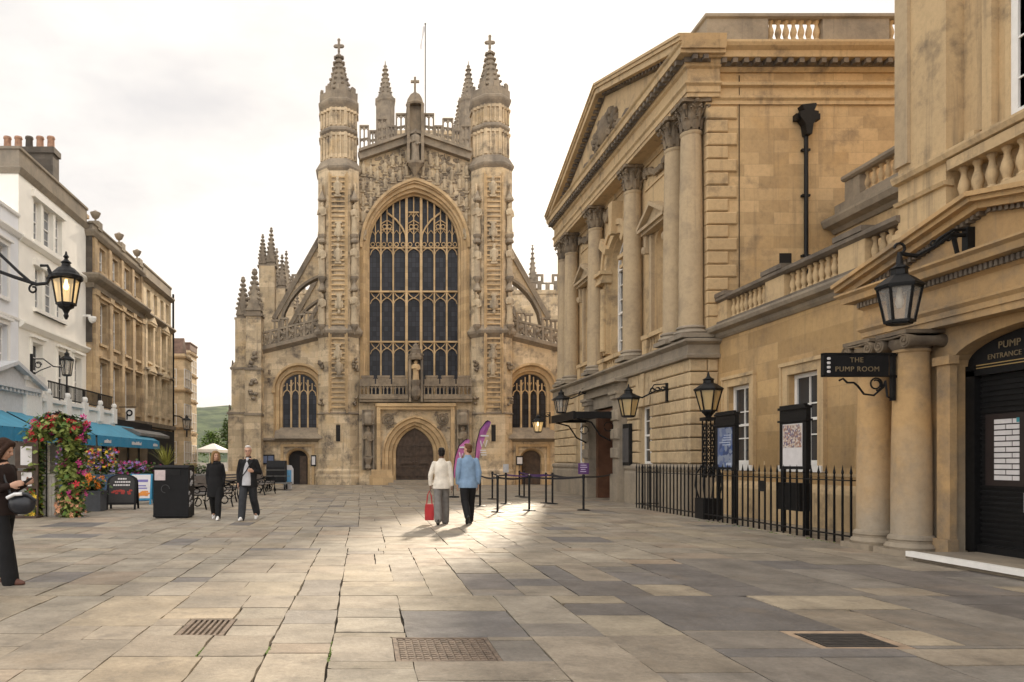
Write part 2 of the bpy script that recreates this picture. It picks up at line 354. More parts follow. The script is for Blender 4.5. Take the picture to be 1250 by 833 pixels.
def slab(x0, x1, y0, y1):
    for hx0, hx1, hy0, hy1 in HOLES:
        if x0 < hx1 and x1 > hx0 and y0 < hy1 and y1 > hy0:
            if y0 < hy0 - .08: slab(x0, x1, y0, hy0)
            if y1 > hy1 + .08: slab(x0, x1, hy1, y1)
            a, b = max(y0, hy0), min(y1, hy1)
            if x0 < hx0 - .05: slab(x0, hx0, a, b)
            if x1 > hx1 + .05: slab(hx1, x1, a, b)
            return
    SLAB_EDGES.append((x0, y0, y1)); cy0 = y0; g = rg.uniform(.002, .008) if rg.random() < .8 else rg.uniform(.008, .014); n = len(sv); z = rg.uniform(-.003, .003)
    j = lambda: rg.uniform(-.004, .004)
    c = [(x0 + g + j(), y0 + g + j()), (x1 - g + j(), y0 + g + j()), (x1 - g + j(), y1 - g + j()), (x0 + g + j(), y1 - g + j())]
    if rg.random() < .12 and x1 - x0 > .4:                      # a broken corner
        k = rg.randrange(4); a, b0, d0 = c[k], c[k - 1], c[(k + 1) % 4]; f1, f2 = rg.uniform(.05, .2), rg.uniform(.05, .2)
        c[k:k + 1] = [(a[0] + (b0[0] - a[0]) * f1, a[1] + (b0[1] - a[1]) * f1), (a[0] + (d0[0] - a[0]) * f2, a[1] + (d0[1] - a[1]) * f2)]
    d = []
    for k in range(len(c)):
        p0, p1 = c[k], c[(k + 1) % len(c)]; L = math.dist(p0, p1); d.append(p0)
        nn = int(L / .16) if cy0 < 16 else 0
        for i in range(1, nn): f = i / nn; w0 = rg.gauss(0, .0045); d.append((p0[0] + (p1[0] - p0[0]) * f + (p1[1] - p0[1]) / L * w0, p0[1] + (p1[1] - p0[1]) * f - (p1[0] - p0[0]) / L * w0))
    c = d
    m = len(c); tx, ty = rg.uniform(-.003, .003), rg.uniform(-.003, .003); cx, cy = (x0 + x1) / 2, (y0 + y1) / 2
    for x, y in c: sv.append((x, y, z + tx * (x - cx) + ty * (y - cy)))
    for x, y in c: sv.append((x, y, -.03))
    sf.append(list(range(n, n + m)))
    for i in range(m): sf.append([n + i, n + (i + 1) % m, n + m + (i + 1) % m, n + m + i][::-1])
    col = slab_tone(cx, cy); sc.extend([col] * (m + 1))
yb = 1.2
while yb < 46:
    bl = rg.uniform(2.2, 4.2) if yb < 12 else rg.uniform(4, 7); ye = min(46, yb + bl)
    if ye > 44: ye = 46
    x = -14.4
    while x < 12.0:
        wd = rg.choice([.45, .55, .65, .75, .9, 1.05]) * rg.uniform(.92, 1.08) * (1.45 if x > .3 and yb < 7 else 1); y = yb
        if x + wd > 11.7: wd = 12.05 - x
        while y < ye - .05:
            ln = rg.choice([.38, .5, .62, .75, .9, 1.05, 1.3]) * rg.uniform(.9, 1.1)
            if x > 0 and y < 9 and rg.random() < .4: ln *= 1.6
            if y + ln > ye - .3: ln = ye - y
            if wd > .75 and rg.random() < .3: k = rg.uniform(.38, .62); slab(x, x + wd * k, y, y + ln); slab(x + wd * k, x + wd, y, y + ln)
            elif ln > .8 and rg.random() < .25: k = rg.uniform(.3, .7); slab(x, x + wd, y, y + ln * k); slab(x, x + wd, y + ln * k, y + ln)
            else: slab(x, x + wd, y, y + ln)
            y += ln
        x += wd
    yb = ye
me = bpy.data.meshes.new('paving'); me.from_pydata(sv, [], sf); me.validate()
ca = me.attributes.new('slab', 'FLOAT_COLOR', 'FACE')
for i, c in enumerate(sc): ca.data[i].color = (*c, 1)
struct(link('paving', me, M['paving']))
M['asphalt'] = plain('street_stone', (.16, .14, .12), .85, noise=.3, scale=2, bump=.2)
g = MB()
g.poly([(-1500, -150, -.035), (1500, -150, -.035), (1500, 1750, -.035), (-1500, 1750, -.035)])
struct(g.build('ground', M['joint']))
g = MB()                                            # the street that goes on to the left of the church and the terrace behind the camera
g.poly([(-60, 46, -.004), (60, 46, -.004), (60, 140, -.004), (-60, 140, -.004)])
g.poly([(-60, -40, -.004), (60, -40, -.004), (60, 1.0, -.004), (-60, 1.0, -.004)])
g.poly([(12.0, 1.0, -.004), (60, 1.0, -.004), (60, 46, -.004), (12.0, 46, -.004)]); g.poly([(-60, 1.0, -.004), (-14.4, 1.0, -.004), (-14.4, 46, -.004), (-60, 46, -.004)])
struct(g.build('street', M['asphalt']))
# hill beyond the town
def hill():
    m, t, b = newmat('wooded_hill'); b.inputs['Roughness'].default_value = 1; b.inputs['Specular IOR Level'].default_value = 0
    gg = N(t, 'ShaderNodeNewGeometry'); n = N(t, 'ShaderNodeTexNoise'); n.inputs['Scale'].default_value = .035; n.inputs['Detail'].default_value = 10; n.inputs['Roughness'].default_value = .62
    t.links.new(gg.outputs['Position'], n.inputs['Vector']); r = N(t, 'ShaderNodeValToRGB')
    r.color_ramp.elements[0].position = .40; r.color_ramp.elements[0].color = (.022, .042, .018, 1); r.color_ramp.elements[1].position = .62; r.color_ramp.elements[1].color = (.10, .13, .055, 1)
    t.links.new(n.outputs[0], r.inputs[0]); t.links.new(r.outputs[0], b.inputs['Base Color'])
    import mathutils.noise as mn
    nx, ny = 120, 24; V, Fc = [], []
    for j in range(ny + 1):
        for i in range(nx + 1):
            X = -1400 + 2800 * i / nx; Y = 800 + 900 * j / ny; tt = j / ny
            prof = math.sin(min(1, tt * 1.25) * math.pi / 2)
            hgt = 150 * math.exp(-((X + 120) / 900) ** 2) * (.8 + .3 * mn.noise(Vector((X / 380, Y / 500, 0)))) * prof
            hgt += 6 * mn.noise(Vector((X / 30, Y / 30, 1))) * prof + 3 * mn.noise(Vector((X / 9, Y / 9, 2))) * prof
            V.append((X, Y, hgt - 3))
    for j in range(ny):
        for i in range(nx):
            a = j * (nx + 1) + i; Fc.append((a, a + 1, a + nx + 2, a + nx + 1))
    me = bpy.data.meshes.new('hill'); me.from_pydata(V, [], Fc); me.polygons.foreach_set('use_smooth', [True] * len(Fc))
    struct(link('hill', me, m))
hill()

# thin summer haze over the town, round the whole scene
def haze():
    m = bpy.data.materials.new('haze'); m.use_nodes = True; t = m.node_tree; t.nodes.clear(); o = N(t, 'ShaderNodeOutputMaterial'); v = N(t, 'ShaderNodeVolumePrincipled')
    v.inputs['Color'].default_value = (.9, .92, .95, 1); v.inputs['Density'].default_value = 0.00013; v.inputs['Anisotropy'].default_value = .3
    t.links.new(v.outputs[0], o.inputs['Volume'])
    b = MB(); b.box(-1600, 1600, -160, 1850, -9, 190); h = b.build('haze', m); h['kind'] = 'stuff'
haze()
# ---------------------------------------------------------------- abbey church
YA = 43.0; CX = 2.99; KA = YA / F
def AX(px): return XP(px, YA)
def AZ(py): return ZP(py, YA)
fa = lambda u, d, z: (CX + u, YA - d, z)          # u from the axis, d towards the square
ab = thing('abbey_church', 'tall gothic stone church with two ladder carved turrets and a huge pointed west window', 'church', (CX, YA, 0))
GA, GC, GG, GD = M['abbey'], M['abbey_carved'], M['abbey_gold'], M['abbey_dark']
TI, TO = 3.32, 5.75
# west wall with the great window
zs, aO, hO = 14.1, 3.24, 4.05; zi = 14.42
m = MB(fa); gab = lambda u: 20.45 - abs(u) * .34
arch_wall(m, -TI, TI, 4.9, 0, -1.6, -.9, arch(aO, hO, zs, 14, z0=4.9), gab)
dz = arch(1.08, 1.62, AZ(555), 10, z0=0)
arch_wall(m, -TI, TI, 0, 4.85, -1.2, -.42, arch(1.95, 2.3, AZ(557), 10, z0=0))
m.build('wall', GA, ab)
m = MB(fa)
def arch_loft(m, steps, zsp, z0, n=14, c=0):
    zl = lambda d: zsp if not isinstance(zsp, tuple) else zsp[0] + (zsp[1] - zsp[0]) * min(1, max(0, (-.86 - d) / 1.05))
    m.loft([[(u, d, z) for u, z in arch(a, h, zl(d), n, c, z0)] for a, h, d in steps], False)
arch_loft(m, [(3.25, 4.06, -.86), (3.1, 3.86, -.80), (3.05, 3.8, -.98), (2.94, 3.6, -1.0), (2.88, 3.52, -1.2), (2.82, 3.34, -1.24), (2.78, 3.24, -1.55), (2.7, 3.12, -1.6), (2.68, 3.1, -1.95)], (zs, zi), 4.95, 16)
m.curve([(u, z) for u, z in arch(3.2, 4.05, zs, 16)], -.82, .16, .2)
m.build('window_surround', GG, ab, 30)
gw = MB(fa); gw.poly([(u, -1.93, z) for u, z in arch(2.74, 3.16, zi, 16, 0, 5.2)]); gw = gw.build('window', M['abbeyglass'], ab)
# tracery
ai, hi = 2.69, 3.1; zs_wall, zs = zs, zi
def arch_z(u):
    r = (ai * ai + hi * hi) / (2 * ai); cx = r - ai
    return zs + math.sqrt(max(0, r * r - (abs(u) + cx) ** 2))
m = MB(fa); s_ = KA * 1.045
mul = [467.8 - 508, 482.8 - 508, 498.9 - 508, 516.6 - 508, 532.8 - 508, 547.9 - 508]; mul = [(q + .2) * s_ for q in mul]
edges = [-2.66] + mul + [2.66]
tz = [11.69, 8.64]
for i, u in enumerate(mul):
    big = i in (2, 3); m.box(u - (.075 if big else .048), u + (.075 if big else .048), -1.9, -1.66 if big else -1.74, 5.2, arch_z(u) + .05)
for z in tz: m.box(-2.68, 2.68, -1.9, -1.72, z - .05, z + .05)
m.box(-2.68, 2.68, -1.9, -1.78, zs - .1, zs - .02)
def light_heads(z, drop, w=.05):
    for a, b in zip(edges, edges[1:]):
        c = (a + b) / 2; hw = (b - a) / 2 - .02
        m.curve([(c - hw + 0, z - drop), (c - hw * .75, z - drop * .45), (c - hw * .3, z - drop * .12), (c, z)], -1.82, w, .1)
        m.curve([(c + hw + 0, z - drop), (c + hw * .75, z - drop * .45), (c + hw * .3, z - drop * .12), (c, z)], -1.82, w, .1)
for z in tz:
    light_heads(z - .38, .36)
    for a, b in zip(edges, edges[1:]):
        c = (a + b) / 2; hw = (b - a) / 2
        m.curve([(c, z - .40), (c - hw * .55, z - .2), (c - hw * .8, z - .05)], -1.83, .045, .08); m.curve([(c, z - .40), (c + hw * .55, z - .2), (c + hw * .8, z - .05)], -1.83, .045, .08)
light_heads(zs - .08, .42)
def ring(c, z, r, w=.05):
    m.curve([(c + r * math.cos(2 * math.pi * k / 10), z + r * math.sin(2 * math.pi * k / 10)) for k in range(11)], -1.82, w, .09)
for i, (a, b) in enumerate(zip(edges, edges[1:])):
    c = (a + b) / 2; top = arch_z(c)
    m.box(c - .03, c + .03, -1.9, -1.78, zs + .25, top + .02)
    for q in (-1, 1):
        ring(c + q * (b - a) / 4, zs + .14, .12, .045)
    for e0, e1 in ((a, c), (c, b)):
        cc = (e0 + e1) / 2; tt = min(arch_z(cc) - .15, zs + 1.0)
        if tt > zs + .55: m.curve([(e0, tt - .25), (cc, tt), (e1, tt - .25)], -1.83, .04, .08)
    if i in (1, 3, 5):
        for q in (-1, 1): ring(c + q * .15, zs + 1.22, .13, .045)
        m.curve([(c - .32, zs + 1.42), (c, zs + 1.62), (c + .32, zs + 1.42)], -1.82, .05, .09); m.curve([(c - .32, zs + 1.02), (c, zs + 1.1), (c + .32, zs + 1.02)], -1.82, .05, .09)
    if i == 3:
        m.box(c - .32, c + .32, -1.88, -1.76, zs + 2.05, zs + 2.13)
        for q in (-.16, .16): m.curve([(c + q - .14, zs + 1.82), (c + q, zs + 2.03), (c + q + .14, zs + 1.82)], -1.82, .045, .08)
for sg in (-1, 1):       # the two sub-arches
    x0, x1 = abs(mul[2]) * sg * 1.02, 1.58 * sg
    m.curve([(x0, zs + .2), (x0 * 1.12, zs + .75), (sg * .74, zs + 1.2), (sg * 1.05, zs + 1.6), (x1, zs + 2.02)], -1.76, .09, .14)
m.build('tracery', GG, gw); zs = zs_wall
# gable: carved angels, moulding, pierced battlement, niche
m = MB(fa)
for sg in (-1, 1):
    L = [(sg * TI, gab(TI)), (0, gab(0))]
    m.bar((L[0][0], -.8, L[0][1] + .1), (0, -.8, L[1][1] + .1), .42, .6)
    m.bar((L[0][0], -.7, L[0][1] + .36), (0, -.7, L[1][1] + .36), .16, .8)
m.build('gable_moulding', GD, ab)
am = MB()                                   # one small angel, origin at its feet
am.lathe(0, 0, [(.10, 0), (.13, .1), (.11, .32), (.15, .5), (.10, .6), (.055, .64), (.075, .70), (.08, .77), (.04, .83)], 7)
for sg in (-1, 1): am.solid([(sg * .06, -.02, .25), (sg * .19, .05, .18), (sg * .21, .05, .52), (sg * .1, -.02, .58)], [(sg * .06, .05, .25), (sg * .19, .1, .18), (sg * .21, .1, .52), (sg * .1, .05, .58)])
am.box(-.16, .16, -.05, .12, -.1, -.002)
angel = am.mesh('angel_figure', smooth=50)
def outer_z(u): 
    r = (aO ** 2 + hO ** 2) / (2 * aO); cx = r - aO; q = r * r - (abs(u) + cx) ** 2
    return zs + math.sqrt(max(0, q)) + .2
rr = random.Random(3)
for k in range(15):
    u = -3.08 + 6.16 * k / 14
    if abs(u) < .3: continue
    z = outer_z(u) + .05 if abs(u) < 3.05 else zs + .5
    z += rr.uniform(0, .18)
    while z < gab(u) - .95:
        link('angel_figure', angel, M['abbey_angel'], ab, (CX + u + rr.uniform(-.03, .03), YA + .86, z), rr.uniform(-.4, .4), rr.uniform(.85, 1.05)); z += rr.uniform(.88, 1.0)
m = MB(fa)                                   # cloud-like relief behind the angels
for _ in range(300):
    u = rr.uniform(-3.2, 3.2); z0 = outer_z(u) + .05; z1 = gab(u) - .3
    if z1 > z0: m.ball((u, -.92, rr.uniform(z0, z1)), (rr.uniform(.08, .2), .1, rr.uniform(.06, .14)), 6, 4)
for sg in (-1, 1):
    for k in range(7):
        if k % 2: m.bar((sg * (.5 + k * .42), -.86, gab(.5 + k * .42) - .75), (sg * (.5 + k * .42), -.86, gab(.5 + k * .42) - .2), .05, .1)
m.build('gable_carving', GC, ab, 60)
def pierced(m, u0, u1, zb0, zb1, h, d, cols=2, rows=2, t=.09):
    """open panel whose foot runs from zb0 to zb1 and whose top is level"""
    zt = max(zb0, zb1) + h
    zl = lambda u: zb0 + (zb1 - zb0) * (u - u0) / (u1 - u0)
    m.box(u0, u1, d - .1, d + .1, zt - .1, zt)
    for k in range(cols + 1):
        u = u0 + t / 2 + (u1 - u0 - t) * k / cols; m.box(u - t / 2, u + t / 2, d - .08, d + .08, zl(u), zt - .1)
    for r in range(1, rows): m.bar((u0, d, zl(u0) + (zt - .1 - zl(u0)) * r / rows), (u1, d, zl(u1) + (zt - .1 - zl(u1)) * r / rows), .07, .12)
    for k in range(cols):
        a = u0 + t / 2 + (u1 - u0 - t) * k / cols; b = u0 + t / 2 + (u1 - u0 - t) * (k + 1) / cols; c = (a + b) / 2
        for r in range(rows):
            z = zl(c) + (zt - .1 - zl(c)) * (r + 1) / rows - .02
            m.curve([(a, z - .16), (c, z - .02), (b, z - .16)], d, .05, .1)
m = MB(fa)
for sg in (-1, 1):
    for a, b, h, r in ((3.3, 2.72, 1.5, 2), (2.72, 2.28, 1.05, 2), (2.28, 1.62, 1.55, 3), (1.62, 1.15, .95, 2), (1.15, .5, 1.45, 2)):
        p0, p1 = sorted((sg * a, sg * b)); za = gab(p0) + .4; zb = gab(p1) + .4
        zt_ = max(za, zb); pierced(m, p0 + .005, p1 - .005, za, zb, h - .12, -.75, 2, r)
m.build('battlement', GD, ab)
def figure(m, h, w=None, n=8):
    """robed standing figure, origin at feet"""
    w = w or h * .15
    m.lathe(0, 0, [(w * 1.05, 0), (w * 1.0, h * .1), (w * .85, h * .4), (w * 1.1, h * .62), (w * 1.15, h * .74), (w * .95, h * .8), (w * .4, h * .83), (w * .55, h * .88), (w * .55, h * .95), (w * .25, h)], n, 0, 1, .8)
    m.tube([(-w * 1.05, 0, h * .75), (-w * 1.15, -w * .5, h * .58), (-w * .1, -w * 1.0, h * .6)], w * .28, 5)
    m.tube([(w * 1.05, 0, h * .75), (w * 1.2, -w * .4, h * .56), (w * .2, -w * 1.0, h * .5)], w * .28, 5)
def canopy(m, z, r, h):
    m.lathe(0, 0, [(r * .5, z), (r, z + h * .1), (r * 1.08, z + h * .25), (r * .9, z + h * .35), (r * .55, z + h * .6), (r * .2, z + h * .9), (.02, z + h)], 6)
m = MB(fa)
m.box(-.5, -.33, -1.2, -.22, 18.9, 22.4); m.box(.33, .5, -1.2, -.22, 18.9, 22.4); m.box(-.33, .33, -1.2, -.6, 18.9, 22.4)
m.lathe(0, -.7, [(.52, 22.4), (.56, 22.5), (.5, 22.62), (.44, 22.85), (.3, 23.08), (.12, 23.2), (.06, 23.3), (.06, 23.5)], 10)
m.lathe(0, -.45, [(.05, 18.2), (.3, 18.65), (.46, 18.85), (.46, 19.0)], 8)
m.box(-.06, .06, -.76, -.64, 23.5, 24.15); m.box(-.25, .25, -.755, -.645, 23.82, 23.95)
nc = m.build('gable_niche', GC, ab)
m = MB(lambda x, y, z: (CX + x, YA + .42 + y, 19.0 + z)); figure(m, 1.95, .27); m.build('statue', GD, nc, 50)
# turrets
def octa(hx, hy, ch): return [(-hx + ch, -hy), (hx - ch, -hy), (hx, -hy + ch), (hx, hy - ch), (hx - ch, hy), (-hx + ch, hy), (-hx, hy - ch), (-hx, -hy + ch)]
def ring_oct(m, hx, hy, ch, prof):
    m.loft([[(x, y, z) for x, y in octa(hx + o, hy + o, ch + o * .55)] for o, z in prof], True, True, True)
st_m = MB(); figure(st_m, 1.75, .2); st_m.box(-.2, .2, -.15, .2, -.16, -.003); st_mesh = st_m.mesh('niche_statue', smooth=50)
cp_m = MB(); canopy(cp_m, 0, .24, .7); cp_mesh = cp_m.mesh('statue_canopy')
cb_m = MB(); cb_m.lathe(0, 0, [(.03, -.6), (.1, -.35), (.24, -.12), (.27, 0)], 6); cb_mesh = cb_m.mesh('statue_bracket')
def spirelet(m, r, z0, z1, n=8, cro=7, cr=.12):
    m.loft([[(r * k * math.cos(2 * math.pi * (i + .5) / n), r * k * math.sin(2 * math.pi * (i + .5) / n), z) for i in range(n)] for k, z in ((1, z0), (.64, z0 + (z1 - z0) * .36), (.36, z0 + (z1 - z0) * .7), (.13, z1))], True, True, True)
    for j in range(cro):
        f = (j + .4) / cro; z = z0 + (z1 - z0) * f; k = 1 - f * .97 if f < .5 else .76 - f * .58
        for i in range(n):
            a = 2 * math.pi * (i + .5) / n; q = r * max(.12, k) + cr * .3
            m.ball((q * math.cos(a), q * math.sin(a), z), (cr, cr, cr * .8), 5, 4)
def finial_cross(m, z, s=1.0):
    m.lathe(0, 0, [(.06 * s, z - .2), (.15 * s, z), (.06 * s, z + .12), (.05 * s, z + .3)], 6)
    m.box(-.07 * s, .07 * s, -.07 * s, .07 * s, z + .25 * s, z + .95 * s); m.box(-.23 * s, .23 * s, -.065 * s, .065 * s, z + .5 * s, z + .68 * s)
    for q in (-.23, .23): m.ball((q * s, 0, z + .59 * s), .1 * s, 6, 4)
    m.ball((0, 0, z + .97 * s), .1 * s, 6, 4)
def turret(sg, up):
    cx = CX + sg * 4.53; cy = YA + 1.25
    fr = lambda u, d, z: (cx + u, cy - d, z)
    m = MB(fr); H = 1.2; ch = .52
    ring_oct(m, H, 1.22, ch, [(.18, 0), (.18, .5), (.1, .62), (.1, .82), (0, .95), (0, 18.5)])
    zt = 18.5 + up
    ring_oct(m, H, 1.2, .66, [(0, 18.3), (0, zt + .15)])
    ring_oct(m, 1.02, 1.02, .6, [(0, zt + .1), (0, zt + 3.9)])
    t_ = m.build('turret', GA, ab)
    m = MB(fr)
    ring_oct(m, H, 1.22, ch, [(-.02, 4.12), (.07, 4.16), (.05, 4.24), (-.02, 4.26)])
    ring_oct(m, H, 1.22, ch, [(-.02, 8.62), (.2, 8.86), (.24, 9.0), (.22, 9.06), (.02, 9.34), (-.02, 9.36)])
    ring_oct(m, 1.18, 1.18, .66, [(-.02, zt - .22), (.14, zt), (.17, zt + .12), (-.1, zt + .62), (-.2, zt + .7)])
    ring_oct(m, 1.02, 1.02, .6, [(-.02, zt + 2.18), (.1, zt + 2.32), (.1, zt + 2.44), (-.02, zt + 2.6)])
    ring_oct(m, 1.02, 1.02, .6, [(-.02, zt + 3.62), (.12, zt + 3.86), (.17, zt + 4.0), (.17, zt + 4.12), (.10, zt + 4.2), (.10, zt + 4.62), (-.06, zt + 4.62)])
    for i in range(16):
        a = 2 * math.pi * (i + .5) / 16
        if i % 2: m.prismz([(.96 * math.cos(a + e), .96 * math.sin(a + e)) for e in (-.15, .15)] + [(1.13 * math.cos(a + e), 1.13 * math.sin(a + e)) for e in (.15, -.15)], zt + 4.6, zt + 4.98)
    m.build('string_course', GD, t_)
    m = MB(fr)                                  # blind panels with little cusped heads
    oc = octa(1.02, 1.02, .6)
    for i in range(8):
        a, b = Vector(oc[i]), Vector(oc[(i + 1) % 8]); nn = (a + b).normalized() * .05
        for z0, z1 in ((zt + .7, zt + 2.2), (zt + 2.6, zt + 3.65)):
            for f in (0.04, .35, .65, .96):
                q = a.lerp(b, f) + nn * .6; m.box(q.x - .045, q.x + .045, q.y - .045, q.y + .045, z0, z1)
            for f in (.2, .5, .8):
                q = a.lerp(b, f) + nn * .5; m.box(q.x - .13, q.x + .13, q.y - .043 if abs(nn.y) > .02 else q.y - .13, q.y + .043 if abs(nn.y) > .02 else q.y + .13, z1 - .2, z1 - .06)
    m.build('blind_arcade', GA, t_)
    m = MB(fr); spirelet(m, .84, zt + 4.5, zt + 7.3, 8, 8, .115); m.lathe(0, 0, [(.1, zt + 7.05), (.16, zt + 7.2), (.07, zt + 7.35)], 6)
    m2 = MB(lambda u, d, z: fr(u, d, z + zt + 7.2)); finial_cross(m2, 0, 1.0); n0 = len(m.v); m.v += m2.v; m.f += [[i + n0 for i in f] for f in m2.f]
    m.build('spirelet', GD, t_)
    # ladder up the front with climbing angels
    m = MB(lambda u, d, z: (cx + u, YA - d, z))
    for u in (-.42, .42): m.box(u - .035, u + .035, .035, .1, 4.4, 18.1)
    z = 4.55
    while z < 18.0:
        m.box(-.385, .385, .04, .09, z - .045, z + .045); z += .285
    m.box(-.55, -.48, -.03, .16, 4.2, 18.2); m.box(.48, .55, -.03, .16, 4.2, 18.2)
    m.build('ladder', M['abbey_gold'], t_)
    for z, sc in ((6.4, .95), (8.1, -1), (11.0, -1), (13.0, 1), (15.2, -1), (16.9, 1)):
        link('angel_figure', angel, GC, t_, (cx + rr.uniform(-.08, .08), YA - .14, z), 0, (1.2, .9, sc * 1.25))
    # statues under canopies on the canted faces
    for q in (-1, 1):
        for z in (9.5, 12.3, 14.75):
            L = (cx + q * .94, YA + .02, z)
            link('niche_statue', st_mesh, M['abbey_angel'], t_, L, q * .35, rr.uniform(.92, 1.05)); link('statue_canopy', cp_mesh, GD, t_, (L[0], L[1], z + 1.75)); link('statue_bracket', cb_mesh, GD, t_, (L[0], L[1], z - .15))
        m = MB(fr); m.box(q * 1.0 - .05, q * 1.0 + .05, 1.0, 1.25, 9.4, 17.6) ; m.build('niche_shaft', GA, t_)
        m = MB(lambda u, d, z: (cx + u, YA - d, z))   # carved emblems on the plain stage
        for z in (7.2, 6.9, 4.9):
            for _ in range(5): m.ball((q * 1.0 + rr.uniform(-.14, .14), -.22 + rr.uniform(-.05, .05), z + rr.uniform(-.22, .22)), (.1, .16, .1), 6, 4)
        m.build('carved_emblem', GC, t_, 60)
    m = MB(lambda u, d, z: (cx + u, YA - d, z)); m.box(-.13, .13, -.1, .006, 2.55, 3.5); m.build('slit_window', M['void'], t_)
    m = MB(lambda u, d, z: (cx + u, YA - d, z)); m.box(-.2, -.13, -.1, .03, 2.5, 3.55); m.box(.13, .2, -.1, .03, 2.5, 3.55); m.box(-.2, .2, -.1, .035, 3.55, 3.62); m.build('slit_surround', GA, t_)
turret(-1, 0); turret(1, .22)
# portal
m = MB(fa); zd = AZ(555)
arch_loft(m, [(1.97, 2.32, -.40), (1.86, 2.2, -.36), (1.8, 2.15, -.5), (1.6, 1.95, -.52), (1.55, 1.92, -.7), (1.36, 1.75, -.72), (1.3, 1.7, -.9), (1.14, 1.6, -.92), (1.09, 1.56, -1.15)], zd, 0, 10)
m.box(-2.28, -2.06, -.42, -.12, .9, 4.6); m.box(2.06, 2.28, -.42, -.12, .9, 4.6); m.box(-2.36, 2.36, -.42, -.06, 4.6, 4.78); m.box(-2.2, 2.2, -.42, -.16, 4.42, 4.6)
m.box(-2.7, -1.3, -.42, -.02, 0, .55); m.box(1.3, 2.7, -.42, -.02, 0, .55); m.box(-2.6, -1.36, -.42, -.1, .55, .9); m.box(1.36, 2.6, -.42, -.1, .55, .9)
pt = m.build('portal', GG, ab, 30)
m = MB(fa)
for sg in (-1, 1):
    for r0 in (.34, .22, .1): m.curve([(sg * 1.6 + r0 * math.cos(k * math.pi / 6), 3.85 + r0 * math.sin(k * math.pi / 6)) for k in range(13)], -.38, .06, .1)
    for _ in range(16): m.ball((sg * rr.uniform(1.1, 1.98), -.4, rr.uniform(3.3, 4.3)), (.1, .07, .07), 6, 4)
    m.ball((sg * 1.6, -.36, 3.85), .13, 8, 5)
m.build('spandrel_carving', GC, pt, 60)
m = MB(fa); pts = arch(1.1, 1.58, zd, 10, z0=.3); m.prism(pts, -1.12, -1.04); dr = m.build('door', M['oak'], pt)
m = MB(fa)
m.box(-.03, .03, -1.04, -.97, .3, 3.3); 
for z in (.5, 1.0, 1.72, 2.3): m.box(-1.05, 1.05, -1.04, -.99, z, z + .1)
for u in (-.8, -.52, -.26, .26, .52, .8): m.box(u - .025, u + .025, -1.04, -1.0, .3, zd + 1.2 - abs(u) * .6)
for u in (-.55, .55):
    m.lathe(0, 0, [(.01, 0)], 3) if False else None
    m.box(u - .28, u + .28, -1.02, -.96, 1.2, 1.6); m.box(u - .2, u + .2, -.97, -.94, 1.25, 1.55)
for u in (-.09, .09): m.ball((u, -.97, 1.35), .05, 6, 4)
m.build('door_panelling', M['oak'], dr)
m = MB(fa); m.box(-1.6, 1.6, -.4, .35, 0, .14); m.box(-1.3, 1.3, -1.0, .0, .14, .28); m.build('door_step', M['bath_grey'], ab)
# plinth of the whole front
m = MB(fa)
for sg in (-1, 1):
    a, b = sorted((sg * 2.62, sg * 3.3)); m.box(a, b, -.42, -.14, 0, .6); m.box(a, b, -.42, -.24, .6, .86)
m.build('plinth', GA, ab)
# niches beside the door
for sg in (-1, 1):
    m = MB(lambda u, d, z: (CX + sg * 2.78 + u, YA - d, z))
    m.box(-.36, -.28, -.42, -.1, .9, 4.4); m.box(.28, .36, -.42, -.1, .9, 4.4)
    m.box(-.28, .28, -.42, -.34, .9, 4.4)
    m.lathe(0, -.2, [(.12, .9), (.2, 1.0), (.14, 1.2), (.28, 1.5), (.3, 1.6)], 8); m.box(-.32, .32, -.4, -.08, 1.6, 1.68)
    m.lathe(0, -.2, [(.3, 3.5), (.36, 3.6), (.38, 4.1), (.3, 4.25), (.34, 4.4)], 6)
    for k in range(5): m.ball((-.28 + .14 * k, -.05, 3.55 + .1 * (k % 2)), .08, 6, 4)
    nn = m.build('statue_niche', GD, ab)
    m = MB(lambda x, y, z: (CX + sg * 2.78 + x, YA + .22 + y, 1.68 + z)); figure(m, 1.75, .24); m.build('statue', GC, nn, 50)
# balcony
m = MB(fa)
for a, b in ((-3.3, -.46), (.46, 3.3)):
    m.box(a, b, -.9, -.02, 4.86, 5.02); m.box(a, b, -.9, .06, 5.02, 5.2); m.box(a, b, -.3, -.02, 5.2, 5.3)
    m.box(a, b, -.24, -.06, 5.78, 5.9)
    n = 12
    for k in range(n + 1):
        u = a + .05 + (b - a - .1) * k / n; m.box(u - .035, u + .035, -.22, -.1, 5.3, 5.78)
    for k in range(n):
        u = a + .05 + (b - a - .1) * (k + .5) / n; m.curve([(u - .11, 5.62), (u, 5.76), (u + .11, 5.62)], -.16, .05, .08)
    for k in range(3):
        u = a + (b - a) * (k + .5) / 3; wq = .33
        m.box(u - wq, u + wq, -.22, -.1, 5.9, 6.28); m.box(u - wq - .04, u + wq + .04, -.25, -.07, 6.28, 6.4)
        m.box(u - wq - .1, u - wq, -.26, -.06, 5.9, 6.2); m.box(u + wq, u + wq + .1, -.26, -.06, 5.9, 6.2)
m.build('balcony', GC, ab)
m = MB(fa)
m.box(-.42, -.28, -.9, .08, 4.84, 7.3); m.box(.28, .42, -.9, .08, 4.84, 7.3); m.box(-.28, .28, -.9, -.3, 4.84, 7.3)
m.lathe(0, -.05, [(.1, 4.95), (.3, 5.2), (.33, 5.5), (.25, 5.75), (.33, 6.05), (.33, 6.12)], 8)
m.lathe(0, -.1, [(.4, 7.3), (.44, 7.42), (.4, 7.6), (.3, 7.68), (.31, 7.92), (.2, 8.0), (.17, 8.15), (.05, 8.28), (.02, 8.34)], 8)
